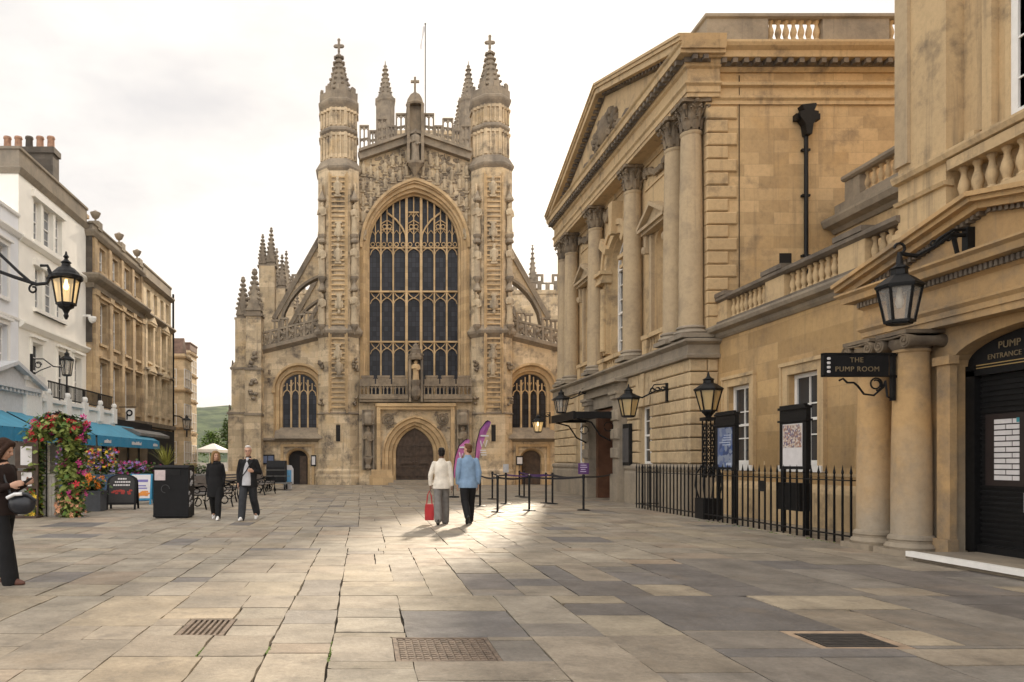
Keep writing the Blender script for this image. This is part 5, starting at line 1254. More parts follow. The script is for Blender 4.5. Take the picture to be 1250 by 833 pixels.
m = MB(fl); m.box(40.6, 41.7, -2.4, -1.2, 13.2, 15.1); m.box(40.5, 41.8, -2.5, -1.1, 15.1, 15.3); m.build('chimney_stack', M['urnwall'], hc)
m = MB(fl); m.box(38.6, 47, d0, d0 + .5, .0, 3.3); m.box(38.5, 47.05, d0, d0 + .65, 3.3, 3.7); sf = m.build('shopfront', M['black_matt'], hc)
m = MB(fl)
for k in range(4): m.box(38.9 + k * 2, 40.5 + k * 2, d0 + .5, d0 + .51, .6, 2.8)
m.build('shop_glass', M['glass'], sf)
m = MB(fl); m.loft([[(u, d0 + .6, 3.3), (u, d0 + 1.3, 3.2), (u, d0 + 1.9, 2.95), (u, d0 + 1.9, 2.8), (u, d0 + .6, 2.85)] for u in (40.5, 46.5)], True, True, True); m.build('shop_canopy', M['lead'], sf)
# pale gold house
cd = [48.3, 49.9, 51.5, 52.9]
HD = [(u - .42, u + .42, z0, z1) for u in cd for z0, z1 in ((11.2, 12.6), (7.9, 10.2), (4.5, 7.0))]
hd = terrace_house('gold_house', 'pale gold stone house with small pediments over its windows beyond the urn house', 47.12, 53.9, 13.9, 8, M['creamwall'], HD, .35)
openings(hd, HD, .35, 2, 4, M['creamwall'], None, M['white'])
m = MB(fl)
for u in (47.4, 49.1, 50.7, 52.2, 53.6): m.box(u - .2, u + .2, .35, .5, 3.9, 10.6)
for u in (48.3, 51.5):
    for z in (10.25, 7.05): m.box(u - .7, u + .7, .35, .7, z, z + .14); m.prism([(u - .75, z + .14), (u + .75, z + .14), (u, z + .55)], .35, .75)
m.build('window_pediment', M['creamwall'], hd)
PD = [(XL + .35, 53.9), (XL + .35, 47.12), (XL - 6, 47.12)]
m = MB(); m.sweep(PD, [(-.2, 10.6), (.1, 10.65), (.4, 10.85), (.4, 10.95), (0, 11.05), (-.2, 11.05)]); m.sweep(PD, [(-.3, 12.9), (.1, 12.95), (.3, 13.1), (.3, 13.2), (.02, 13.3), (.02, 13.9), (.08, 13.95), (.08, 14.05), (-.3, 14.05)]); m.sweep(PD[:2], [(-.1, 7.2), (.25, 7.3), (.25, 7.4), (-.1, 7.45)]) ; m.sweep(PD[:2], [(-.1, 3.6), (.35, 3.65), (.4, 3.9), (-.1, 3.95)]); m.build('cornice', M['bath_grey'], hd)
m = MB(fl); m.box(47.3, 53.8, .35, .6, 0, 3.5); m.build('shopfront', M['black_matt'], hd)
m = MB(fl); m.tube([(53.95, .5, 0), (53.95, .5, 13.6)], .08, 6); m.build('downpipe', M['black'], hd)
# far buildings where the street goes on
def far_block(name, label, x0, x1, y0, y1, h, roof, rows, nx, ny):
    t = thing(name, label, 'house', ((x0 + x1) / 2, y0, 0))
    m = MB(); m.box(x0, x1, y0, y1, 0, h); m.build('wall', M['creamwall'], t)
    fx = MB(); fg = MB()
    for k in range(ny):
        yc = y0 + (y1 - y0) * (k + .5) / ny
        for z0, z1 in rows:
            f = lambda u, d, z: (x1 + d, u, z); window(f, yc - .45, yc + .45, .03, z0, z1, t, 2, 2, M['white']); 
    for k in range(nx):
        xc = x1 - .3 - (k + .5) * 1.5
        for z0, z1 in rows:
            f = lambda u, d, z: (u, y0 - d, z); window(f, xc - .42, xc + .42, .03, z0, z1, t, 2, 2, M['white'])
    m = MB()
    for z in [r[0] - .35 for r in rows] + [h - .4]:
        m.sweep([(x0, y0), (x1, y0), (x1, y1)][::-1], [(-.1, z), (.12, z), (.16, z + .16), (-.1, z + .2)])
    m.build('string_course', M['urnwall'], t)
    m = MB()
    if roof: m.prismu([(y0 + .2, h), ((y0 + y1) / 2 - .1, h + 1.4), ((y0 + y1) / 2 + .1, h + 1.4), (y1 - .2, h)], x0 + .3, x1 - .3); 
    else: m.box(x0, x1, y0, y1, h, h + .02) ; m.sweep([(x0, y0), (x1, y0), (x1, y1)][::-1], [(-.3, h), (.05, h), (.05, h + .6), (.12, h + .65), (.12, h + .75), (-.3, h + .75)])
    m.build('roof', M['tile'], t)
    m = MB(); m.box(x1 - 3.2, x1 - 2.0, y0 + .6, y0 + 1.4, h, h + 2.2)
    for k in range(3): m.lathe(x1 - 3.0 + .4 * k, y0 + 1, [(.13, h + 2.2), (.1, h + 2.6)], 8)
    m.build('chimney_stack', M['urnwall'], t); return t
far_block('corner_house', 'far stone house with a brown roof at the bend of the street', -26, -14.4, 59, 61.2, 10.0, True, ((1.2, 3.0), (4.3, 6.0), (7.3, 8.8)), 2, 3)
far_block('tall_house', 'farthest tall stone house with a flat parapet before the green hill', -26, -17.3, 73, 76, 12.4, False, ((1.2, 3.0), (4.4, 6.2), (7.6, 9.2), (10.2, 11.6)), 2, 3)
far_block('back_house', 'stone house beyond the tents at the end of the street', -60, -30, 120, 132, 6.0, True, ((1.0, 2.2), (3.4, 4.8)), 6, 3)
# awnings over the cafe tables
def awning(u0, u1, label, marks):
    t = thing('shop_awning', label, 'awning', (XL + 1.2, (u0 + u1) / 2, 0), 'blue cafe awnings')
    m = MB(fl); n = 14; L = []
    for k in range(n + 1):
        u = u0 + (u1 - u0) * k / n; sag = .03 * math.sin(k * math.pi)
        L.append([(u, .5, 3.6), (u, 1.2, 3.22), (u, 1.9, 2.86), (u, 2.5, 2.56), (u, 2.5, 2.54), (u, 1.9, 2.84), (u, 1.2, 3.2), (u, .5, 3.58)])
    m.loft(L, True, True, True); m.build('canopy', M['blue'], t)
    m = MB(fl); m.loft([[(u0 + (u1 - u0) * k / 40, 2.5 + .012 * math.sin(k * 1.3), 2.57), (u0 + (u1 - u0) * k / 40, 2.52 + .02 * math.sin(k * 1.3), 2.09), (u0 + (u1 - u0) * k / 40, 2.535 + .02 * math.sin(k * 1.3), 2.09), (u0 + (u1 - u0) * k / 40, 2.52 + .012 * math.sin(k * 1.3), 2.57)] for k in range(41)], True, True, True); v_ = m.build('valance', M['blue_dark'], t)
    for a, w_ in marks:
        m = MB(fl); k = 0; x = a
        while x < a + w_: q = rh.uniform(.05, .11); m.box(x, x + q, 2.57, 2.585, 2.24, 2.24 + rh.uniform(.1, .18)); x += q + .04
        m.build('lettering', M['paper'], v_)
    m = MB(fl)
    for u in (u0 + .02, u1 - .02): m.tube([(u, .3, 3.62), (u, 2.5, 2.5)], .05, 6)
    m.tube([(u0, 2.48, 2.54), (u1, 2.48, 2.54)], .035, 6); m.box(u0, u1, .25, .55, 3.56, 3.74); m.build('awning_frame', M['black'], t)
awning(20.5, 27.3, 'blue awning nearest the camera, cut by the left edge of the picture', [(22.5, 1.0)])
awning(27.6, 32.8, 'middle blue awning behind the flower arch', [(29.8, .8)])
awning(33.1, 43.0, 'farthest and longest blue awning with white lettering on its valance', [(33.8, .9), (37.8, 1.6), (41.6, .9)])
cc = thing('security_camera', 'small white dome camera at the corner of the cream house', 'camera', (-14.1, 38.1, 8.8))
m = MB(); m.box(-14.5, -14.15, 38.0, 38.1, 8.85, 8.95); m.lathe(-14.05, 38.05, [(.2, 8.85), (.22, 8.75), (.16, 8.6), (.05, 8.52)], 10); m.build('housing', M['white'], cc)
bs = thing('blade_sign', 'small white hanging shop sign with a dark ring below the urn house', 'sign', (-13.4, 42, 4.2))
m = MB(fl); m.box(41.98, 42.02, .5, 1.5, 4.45, 4.5); m.build('bracket', M['black'], bs)
m = MB(fl); m.box(41.97, 42.03, .9, 1.4, 3.7, 4.4); m.build('panel', M['white'], bs)
m = MB(fl); m.tube([(41.95, 1.12 + .15 * math.cos(k * .524), 4.14 + .15 * math.sin(k * .524)) for k in range(12)], .045, 6, True); m.box(41.94, 41.96, .95, 1.02, 3.76, 4.14); m.build('emblem', M['black'], bs)
# ---------------------------------------------------------------- lamps, signs, railings
def thin_glass(name, tint, k=.72, emit=0):
    m, t, b = newmat(name); t.nodes.remove(b); o = t.nodes['Material Output']
    tr = N(t, 'ShaderNodeBsdfTransparent'); tr.inputs[0].default_value = (*tint, 1); gl = N(t, 'ShaderNodeBsdfPrincipled'); gl.inputs['Roughness'].default_value = .25; gl.inputs['Base Color'].default_value = (*[c * .7 for c in tint], 1)
    if emit: gl.inputs['Emission Color'].default_value = (1, .62, .22, 1); gl.inputs['Emission Strength'].default_value = emit
    mx = N(t, 'ShaderNodeMixShader'); mx.inputs[0].default_value = 1 - k; t.links.new(tr.outputs[0], mx.inputs[1]); t.links.new(gl.outputs[0], mx.inputs[2]); t.links.new(mx.outputs[0], o.inputs[0]); return m
M['lglass'] = thin_glass('lantern_glass', (.86, .83, .78)); M['lglass_lit'] = thin_glass('lit_lantern_glass', (1, .93, .76), .6, .35); M['lglass_amber'] = thin_glass('amber_lantern_glass', (.95, .78, .45), .5)
M['bulb'] = plain('glowing_bulb', (1, .8, .5), emit=((1, .68, .3), 5)); M['bulb_off'] = plain('lamp_bulb', (.8, .76, .68), .3)
def lantern(par, c, rt=.3, rb=.2, h=.5, n=6, lit=False, dome=False, hang=True, glass=None):
    """lantern whose glass runs from z=c.z up to c.z+h"""
    x, y, z = c; fr = lambda u, d, zz: (x + u, y + d, z + zz); ph = math.pi / n if n == 6 else math.pi / 4
    P = lambda r, zz, i: (r * math.cos(ph + 2 * math.pi * i / n), r * math.sin(ph + 2 * math.pi * i / n), zz)
    m = MB(fr)
    for i in range(n): m.tube([P(rb, 0, i), P(rt, h, i)], .014 + rt * .018, 4)
    for r, zz in ((rb, 0), (rt, h)): m.tube([P(r, zz, i) for i in range(n)], .02 + rt * .02, 4, True)
    m.lathe(0, 0, [(rb * .95, -.01), (rb * .9, -.05), (rb * .45, -.09), (rb * .22, -.16), (rb * .3, -.2), (.02, -.26)], 8) if not hang or dome else m.lathe(0, 0, [(rb * .98, .01), (rb * .9, -.04)], n, ph)
    lf = m.build('lantern_frame', M['black'], par)
    m = MB(fr)
    if dome: m.lathe(0, 0, [(rt * 1.22, h), (rt * 1.25, h + .05), (rt * 1.05, h + .08), (rt * .95, h + .12), (rt * .62, h + .19), (rt * .36, h + .22), (rt * .3, h + .27), (rt * .4, h + .29), (rt * .2, h + .33), (rt * .12, h + .36), (rt * .22, h + .39), (rt * .1, h + .43), (.012, h + .48)], 14)
    else: m.lathe(0, 0, [(rt * 1.12, h), (rt * 1.14, h + .03), (rt * .62, h + .14), (rt * .4, h + .17), (rt * .38, h + .24), (rt * .46, h + .26), (rt * .2, h + .31), (rt * .12, h + .34), (.014, h + .44)], n, ph)
    m.build('lantern_roof', M['black'], par, None)
    m = MB(fr)
    for i in range(n): m.poly([P(rb * .97, .01, i), P(rb * .97, .01, i + 1), P(rt * .97, h - .01, i + 1), P(rt * .97, h - .01, i)])
    m.build('lantern_glass', glass or (M['lglass_lit'] if lit else M['lglass']), par)
    m = MB(fr); m.lathe(0, 0, [(.02, h), (.03, h - .06), (.05, h * .55 if not lit else h * .7), (.03, h * .4 if not lit else h * .6)], 8); m.build('lamp_bulb', M['bulb'] if lit else M['bulb_off'], par, 60)
def scroll(m, c, r, t0, turns, ax, w=.02, sh=.45):
    P = []
    for k in range(int(14 * turns) + 1):
        a = t0 + k * 2 * math.pi / 14; q = r * (1 - sh * k / (14 * turns)); P.append((c[0] + ax[0] * q * math.cos(a), c[1] + ax[1] * q * math.cos(a), c[2] + q * math.sin(a)))
    m.tube(P, w, 5)
# near lamp on the left; its post stands just outside the picture
t = thing('street_lamp', 'lit black street lamp with a domed lid hanging from a scrolled arm', 'street lamp', (-6.7, 12.6, 0))
lantern(t, (-5.1, 12.6, 4.08), .225, .155, .42, 6, lit=True, dome=True)
m = MB(); m.tube([(-6.7, 12.6, 4.62), (-6.3, 12.6, 4.66), (-6.0, 12.6, 4.55), (-5.6, 12.6, 4.42), (-5.42, 12.6, 4.44), (-5.36, 12.6, 4.56), (-5.4, 12.6, 4.68)], .03, 6); m.tube([(-6.7, 12.6, 5.15), (-6.3, 12.6, 5.0), (-5.9, 12.6, 4.62), (-5.7, 12.6, 4.45)], .026, 6)
m.tube([(-5.42, 12.6, 4.5), (-5.36, 12.6, 4.62), (-5.42, 12.6, 4.74), (-5.54, 12.6, 4.74)], .025, 6); scroll(m, (-5.66, 12.6, 4.34), .08, 1.57, 1.1, (1, 0), .018, .6); m.build('arm', M['black'], t)
m = MB(); m.lathe(-6.7, 12.6, [(.22, 0), (.22, .5), (.14, .6), (.1, 1.2), (.075, 4.8), (.1, 4.9), (.1, 5.2), (.03, 5.5)], 12); m.build('post', M['black'], t, 40)
# bracket lamp on the white shop pier
t = thing('wall_lamp', 'black lantern on a long scrolled bracket over the white shop pier', 'wall lamp', (-13.15, 29.6, 4.9))
lantern(t, (-11.95, 29.6, 4.85), .25, .17, .6, 6)
m = MB(); m.box(-13.42, -13.32, 29.56, 29.64, 4.7, 5.7); m.tube([(-13.35, 29.6, 5.5), (-12.9, 29.6, 5.5), (-12.5, 29.6, 5.2), (-12.1, 29.6, 5.15), (-11.97, 29.6, 5.4)], .025, 5); m.tube([(-13.35, 29.6, 4.85), (-13.0, 29.6, 5.05), (-12.6, 29.6, 5.2)], .022, 5); scroll(m, (-13.1, 29.6, 5.25), .14, 0, 1.4, (1, 0), .02); m.tube([(-11.95, 29.6, 4.85), (-11.95, 29.6, 4.3)], .035, 6); m.build('bracket', M['black'], t)
t = thing('wall_lamp', 'small far lantern on a bracket at the corner house down the street', 'wall lamp', (-14.35, 60, 4.5))
lantern(t, (XP(228, 58.5), 58.5, 3.9), .36, .25, .75, 6)
m = MB(); x_ = XP(228, 58.5); m.tube([(x_, 58.5, 3.85), (x_, 58.5, 3.3)], .06, 6); m.tube([(x_, 58.5, 4.6), (x_ - .6, 58.5, 4.95), (x_ - 1.6, 58.5, 5.05)], .05, 5); m.box(x_ - 1.68, x_ - 1.55, 58.45, 58.55, 0, 5.4); m.build('bracket', M['black'], t)
def wall_lantern(label, x, y, z, xw, lit=False, glass=None, s=1.0, scroll_up=True):
    t = thing('wall_lamp', label, 'wall lamp', (xw, y, z)); lantern(t, (x, y, z), .29 * s, .18 * s, .5 * s, 6 if s < 1.4 else 4, lit, False, True, glass)
    m = MB(); zz = z + .62 * s; m.tube([(x, y, zz + .05), (x + .12, y, zz + .02), (x + .4, y, zz - .08), (xw - .35, y, zz + .12), (xw, y, zz + .18)], .025, 5); m.box(xw - .05, xw + .0, y - .05, y + .05, zz - .2, zz + .35)
    m.tube([(xw - .55, y, zz + .05), (xw - .4, y, zz + .3), (xw, y, zz + .33)], .018, 5)
    for k in range(3): scroll(m, (xw - .45 + .16 * k, y, zz + .14 + .02 * k), .075, 0, 1.3, (1, 0), .013)
    m.build('bracket', M['black'], t); return t
wall_lantern('black lantern bracketed beside the sash window of the rusticated wall', 7.75, 21.65, 2.72, 8.9, glass=M['lglass_amber'])
wall_lantern('black lantern bracketed above the glazed entrance canopy', 7.68, 28.8, 3.3, 8.9)
wall_lantern('small glowing lantern at the far corner of the columned hall, against the church', 8.3, 35.3, 2.8, 8.9, lit=True, s=.95)
# lamp post at the railings
t = thing('lamp_post', 'short black openwork lamp post with an amber lantern standing at the railings', 'lamp post', (8.35, 17.9, 0))
lantern(t, (8.35, 17.9, 2.62), .30, .17, .5, 6, glass=M['lglass_amber'], hang=False)
m = MB()
for a, b in ((-1, -1), (1, -1), (1, 1), (-1, 1)): m.box(8.35 + a * .1 - .014, 8.35 + a * .1 + .014, 17.9 + b * .1 - .014, 17.9 + b * .1 + .014, 1.0, 2.4); m.tube([(8.35 + a * .1, 17.9 + b * .1, 1.3), (8.35 + a * .2, 17.9 + b * .2, 1.1), (8.35 + a * .22, 17.9 + b * .22, .8), (8.35 + a * .16, 17.9 + b * .16, .5)], .022, 5)
for k in range(7):
    for s in (-1, 1): m.tube([(8.35 + .07 * math.cos(q * .785), 17.9 + s * .1, 1.12 + k * .18 + .08 * math.sin(q * .785)) for q in range(8)], .012, 4, True); m.tube([(8.35 + s * .1, 17.9 + .07 * math.cos(q * .785), 1.12 + k * .18 + .08 * math.sin(q * .785)) for q in range(8)], .012, 4, True)
m.box(8.2, 8.5, 17.75, 18.05, 2.38, 2.46); m.box(8.12, 8.58, 17.67, 18.13, 0, .5); m.lathe(8.35, 17.9, [(.06, 2.46), (.1, 2.52), (.17, 2.6)], 8); m.build('post', M['black'], t)
# big lantern over the entrance
t = thing('hanging_lantern', 'large black lantern hanging from a scrolled iron bracket over the pedimented entrance', 'lantern', (8.2, 9.7, 4.4))
lantern(t, (7.22, 9.95, 3.28), .25, .165, .46, 6)
m = MB(); m.tube([(7.22, 9.95, 3.95), (7.22, 9.95, 4.22)], [.06, .025], 8); m.tube([(7.22 + .07 * math.cos(a), 9.95, 4.27 + .07 * math.sin(a)) for a in [-.9 + .5 * k for k in range(9)]], .018, 5)
m.tube([(7.22, 9.95, 4.2), (7.45, 9.95, 4.17), (7.7, 9.95, 4.3), (7.9, 9.95, 4.45), (8.2, 9.95, 4.45)], .03, 6); m.tube([(7.6, 9.95, 4.22), (7.75, 9.95, 4.4), (7.95, 9.95, 4.52), (8.2, 9.95, 4.52)], .02, 6)
for k in range(4): scroll(m, (7.68 + .1 * k, 9.95, 4.33 + .04 * k), .05, 0, 1.2, (1, 0), .012)
m.tube([(7.95, 9.95, 4.42), (8.0, 9.95, 4.2), (8.2, 9.95, 4.2), (8.2, 9.95, 4.4)], .03, 4); m.box(8.1, 8.2, 9.9, 10.0, 4.18, 4.55); m.build('bracket', M['black'], t)
# hanging sign
t = thing('hanging_sign', 'black hanging sign board with small gold capitals beside the entrance columns', 'sign', (7.9, 11.0, 2.66))
m = MB(); m.box(6.84, 7.8, 10.97, 11.03, 2.67, 2.99); b_ = m.build('board', M['black_matt'], t)
m = MB()
for x0, x1, z0, z1 in ((6.83, 7.9, 2.985, 3.01), (6.83, 7.9, 2.655, 2.675), (6.83, 6.85, 2.66, 3.0), (7.86, 7.9, 2.3, 3.0)): m.box(x0, x1, 10.96, 11.04, z0, z1)
m.tube([(7.88, 11, 2.32), (7.8, 11, 2.36), (7.77, 11, 2.6), (7.74, 11, 2.5), (7.6, 11, 2.38), (7.45, 11, 2.4), (7.36, 11, 2.52), (7.3, 11, 2.57), (7.2, 11, 2.57), (7.14, 11, 2.63), (7.08, 11, 2.6)], .016, 5); scroll(m, (7.63, 11, 2.55), .1, -1.5, 1.6, (1, 0), .013); m.box(7.86, 8.0, 10.98, 11.02, 2.96, 3.0); m.box(7.86, 8.0, 10.98, 11.02, 2.64, 2.68); m.build('bracket', M['black'], t)
lettering('THE', .105, M['gold_dim'], b_, (7.32, 10.966, 2.90), ROT_FRONT, spacing=1.1); lettering('PUMP ROOM', .105, M['gold_dim'], b_, (7.33, 10.966, 2.765), ROT_FRONT, spacing=1.12)
m = MB(); 
for k in range(4): m.ball((6.905, 10.965, 2.73 + .065 * k), (.03, .008, .026), 6, 4)
m.build('emblem', M['paper'], b_)
# iron railings
rl = thing('iron_railing', 'black spear topped iron railings in front of the low wing', 'railing', (8.15, 17.3, 0))
q = MB(); q.box(-.014, .014, -.014, .014, .0, 1.12); q.lathe(0, 0, [(.011, 1.12), (.02, 1.14), (.012, 1.16), (.026, 1.2), (.012, 1.27), (.002, 1.33)], 6); bar_me = q.mesh('railing_bar')
for k in range(45): link('railing_bar', bar_me, M['black'], rl, (8.15, 12.35 + k * .2215, 0))
m = MB(); m.box(8.13, 8.17, 12.33, 22.13, 1.06, 1.08); m.box(8.13, 8.17, 12.33, 22.13, .12, .145); 
m.build('railing_rail', M['black'], rl)
m = MB(); m.box(8.17, 9.6, 22.1, 22.13, 1.06, 1.08); m.box(8.17, 8.9, 22.1, 22.13, .12, .145); m.box(8.17, 8.5, 12.34, 12.37, 1.06, 1.08); m.build('railing_rail', M['black'], rl)
for k in range(3): link('railing_bar', bar_me, M['black'], rl, (8.35 + k * .2, 22.115, 0))
m = MB(); m.box(8.12, 8.14, 14.95, 15.2, .78, 1.0); m.build('plaque', M['black'], rl)
# notice boards at the railings
def board(label, y0, y1, z0, z1, poster, name='notice_board'):
    t = thing(name, label, 'notice board', (8.32, (y0 + y1) / 2, 0))
    m = MB(lambda u, d, z: (8.32 - d, u, z))
    for u in (y0 + .06, y1 - .06): m.box(u - .035, u + .035, -.05, .02, 0, z1 + .02)
    m.box(y0, y1, -.06, .03, z0, z1); m.box(y0 - .03, y1 + .03, -.08, .06, z1 - .24, z1 - .2); m.box(y0 - .02, y1 + .02, -.08, .06, z1, z1 + .05); m.box(y0 + .03, y1 - .03, -.02, .05, z1 + .05, z1 + .09); m.build('case', M['black'], t)
    m = MB(lambda u, d, z: (8.32 - d, u, z)); m.box(y0 + .12, y1 - .12, .03, .034, z0 + .06, z1 - .28); m.build('poster', poster, t); return t
def poster_mat(name, cols, scale):
    m, t, b = newmat(name); b.inputs['Roughness'].default_value = .3; g = N(t, 'ShaderNodeNewGeometry'); v = N(t, 'ShaderNodeTexVoronoi'); v.inputs['Scale'].default_value = scale; t.links.new(g.outputs['Position'], v.inputs['Vector'])
    r = N(t, 'ShaderNodeValToRGB'); r.color_ramp.interpolation = 'CONSTANT'; r.color_ramp.elements.remove(r.color_ramp.elements[0])
    for i, c in enumerate(cols):
        e = r.color_ramp.elements[0] if i == 0 else r.color_ramp.elements.new(i / len(cols)); e.position = i / len(cols); e.color = (*c, 1)
    sp = N(t, 'ShaderNodeSeparateColor'); t.links.new(v.outputs['Color'], sp.inputs[0]); t.links.new(sp.outputs[0], r.inputs[0]); t.links.new(r.outputs[0], b.inputs['Base Color']); return m
t = board('black framed notice board with a dark blue poster next to the lamp post', 16.5, 17.42, 1.2, 2.45, poster_mat('blue_poster', [(.03, .06, .16), (.05, .10, .25), (.10, .14, .26), (.20, .24, .32)], 9))
m = MB(lambda u, d, z: (8.32 - d, u, z)); rp_ = random.Random(4)
for k in range(5): a = 16.66 + rp_.uniform(0, .06); m.box(a, a + rp_.uniform(.3, .55), .034, .036, 1.98 - k * .055, 1.98 - k * .055 + .022)
m.box(16.66, 16.9, .034, .036, 1.3, 1.36); m.build('print', plain('pale_blue_print', (.4, .45, .55)), t)
t = board('black framed notice board with a bright picture poster in front of the nearer sash window', 13.84, 14.73, 1.24, 2.4, M['paper'])
m = MB(lambda u, d, z: (8.32 - d, u, z)); m.box(13.98, 14.59, .034, .037, 1.66, 2.1); m.build('picture', poster_mat('gallery_picture', [(.25, .16, .14), (.5, .42, .36), (.16, .13, .2), (.42, .25, .18), (.6, .55, .5)], 26), t)
m = MB(lambda u, d, z: (8.32 - d, u, z)); m.box(13.9, 14.66, -.1, .12, .45, .98); m.build('leaflet_box', M['black'], t)
for nm, lab, x, y, w_, z0, z1, cols in (('notice_board', 'wide dark notice board with two blue notices left of the small church door', XP(327, 43.7), 43.7, .78, 1.2, 1.78, 2), ('notice_case', 'small dark notice case at the right turret edge by the left church door', XP(385, 43.0) - .15, 43.7, .3, 1.1, 1.75, 1), ('notice_case', 'small dark notice case left of the right church door', XP(634, 43.65), 43.65, .4, 1.15, 1.7, 1)):
    t = thing(nm, lab, 'notice board', (x, y, z0)); m = MB(); m.box(x - w_ / 2, x + w_ / 2, y - .1, y + .15, z0, z1); m.build('case', M['black'], t)
    for k in range(cols):
        m = MB(); a = x - w_ / 2 + .05 + k * (w_ - .05) / cols; m.box(a, a + (w_ - .05) / cols - .05, y - .106, y - .1, z0 + .08, z1 - .08); m.build('notice', plain('blue_notice', (.10, .13, .22)) if cols == 2 else M['paper'], t)
# ---------------------------------------------------------------- things standing in the square
PY_ = lambda y: 1260 / (y - PY)          # distance of a ground row of the picture
# manhole cover and gullies
M['iron_worn'] = plain('worn_cast_iron', (.16, .12, .09), .6, .3, noise=.4, scale=14, bump=.5)
t = thing('manhole_cover', 'square rusty manhole cover set in the paving at the bottom centre', 'manhole cover', (.595, 5.5, 0))
m = MB(); m.box(.23, .96, 5.16, 5.85, -.03, -.012); m.build('cover', M['iron_worn'], t)
m = MB()
for a in range(12):
    for b in range(11): m.box(.262 + a * .056, .262 + a * .056 + .038, 5.19 + b * .058, 5.19 + b * .058 + .04, -.012, -.004)
m.build('tread_pattern', M['iron_worn'], t)
m = MB(); m.sweep([(.22, 5.15), (.97, 5.15), (.97, 5.86), (.22, 5.86)], [(0, -.03), (.03, -.03), (.03, -.002), (0, -.002)], True); m.build('frame', M['iron_worn'], t)
M['iron_dark'] = plain('dirty_iron', (.035, .03, .026), .8, noise=.4, scale=12)
def gully(label, x0, x1, y0, y1, along_x):
    t = thing('drain_grate', label, 'drain', ((x0 + x1) / 2, (y0 + y1) / 2, 0))
    m = MB(); m.box(x0, x1, y0, y1, -.034, -.03); m.build('drain_hole', M['void'], t)
    m = MB(); n = 8
    for k in range(n):
        if along_x: x = x0 + .03 + (x1 - x0 - .06) * k / (n - 1); m.box(x - .011, x + .011, y0, y1, -.03, -.004)
        else: y = y0 + .03 + (y1 - y0 - .06) * k / (n - 1); m.box(x0, x1, y - .016, y + .016, -.03, -.004)
    m.box(x0, x0 + .025, y0, y1, -.03, -.003); m.box(x1 - .025, x1, y0, y1, -.03, -.003); m.box(x0 + .025, x1 - .025, y0, y0 + .025, -.03, -.003); m.box(x0 + .025, x1 - .025, y1 - .025, y1, -.03, -.003); m.build('grate', M['iron_worn'], t)
gully('slotted iron drain grate in the paving at the lower left', -1.53, -1.14, 5.93, 6.54, True)
gully('dark sunken drain grate in a stone frame at the lower right', 3.5, 4.04, 5.58, 6.0, False)
m = MB(); m.sweep([(3.42, 5.5), (4.12, 5.5), (4.12, 6.08), (3.42, 6.08)], [(0, -.034), (.07, -.034), (.07, -.006), (0, -.002)], True); o = bpy.data.objects['drain_grate.001']
for c in o.children:
    if c.name.startswith('grate'): c.data.materials.clear(); c.data.materials.append(M['iron_dark'])
m.build('stone_frame', plain('orange_kerb_stone', (.30, .22, .15), .85, noise=.3), o)
# moss in the joints
mm = MB(); rm = random.Random(9)
for px, py, n in ((265, 803, 40), (313, 803, 36), (472, 795, 40), (640, 640, 8), (925, 650, 16)):
    Y = PY_(py); X = XP(px, Y); e = min(SLAB_EDGES, key=lambda q: abs(q[0] - X) + 2 * abs((q[1] + q[2]) / 2 - Y))
    for _ in range(n): mm.ball((e[0] + rm.gauss(0, .006), rm.uniform(max(e[1], Y - .3), min(e[2], Y + .3)), -.004), (rm.uniform(.004, .011), rm.uniform(.008, .02), rm.uniform(.005, .010)), 5, 4)
for _ in range(60): mm.ball((rm.uniform(7.9, 8.12), rm.uniform(11.6, 19), -.003), (rm.uniform(.005, .02), rm.uniform(.01, .04), rm.uniform(.006, .02)), 5, 4)
o = mm.build('moss', plain('moss', (.09, .14, .02), .9, noise=.5, scale=40)); o['kind'] = 'stuff'
# litter bin
t = thing('litter_bin', 'large black square litter bin with a hooded top and a white notice on its front', 'litter bin', (-4.73, 18.3, 0))
m = MB()
m.prismu([(18.0, .03), (18.62, .03), (18.62, 1.26), (18.5, 1.3), (18.1, 1.3), (18.0, 1.22)], -5.16, -4.30); m.box(-5.12, -4.34, 18.04, 18.58, 0, .03); bd = m.build('body', M['black_matt'], t)
m = MB(); m.box(-5.18, -4.28, 17.97, 18.64, 1.23, 1.25); m.box(-5.17, -4.29, 17.985, 18.0, .05, .07); m.box(-5.0, -4.5, 17.985, 18.0, 1.05, 1.2); m.build('hatch', M['black'], t)
m = MB(); m.box(-5.12, -4.86, 17.975, 17.985, .93, 1.18); m.build('notice', plain('pinkish_notice', (.5, .42, .42)), t)
m = MB()
for z0, z1, y0, y1 in ((1.0, 1.12, 18.1, 18.5), (.82, .9, 18.15, .0), (.3, .62, 18.1, 18.5)):
    for k in range(6):
        a = rm.uniform(18.08, 18.42); b = rm.uniform(z0, z1); m.tube([(-4.296, a + .05 * math.cos(q), b + .05 * math.sin(q)) for q in (0, 1, 2, 3, 4)], .010, 4)
m.build('recycling_marks', M['paper'], t)
m = MB(); m.tube([(-4.86 + .1 * math.cos(q * .52), 17.985, .72 + .1 * math.sin(q * .52)) for q in range(10)], .009, 4); m.build('faded_emblem', plain('dull_grey_print', (.05, .05, .052)), t)
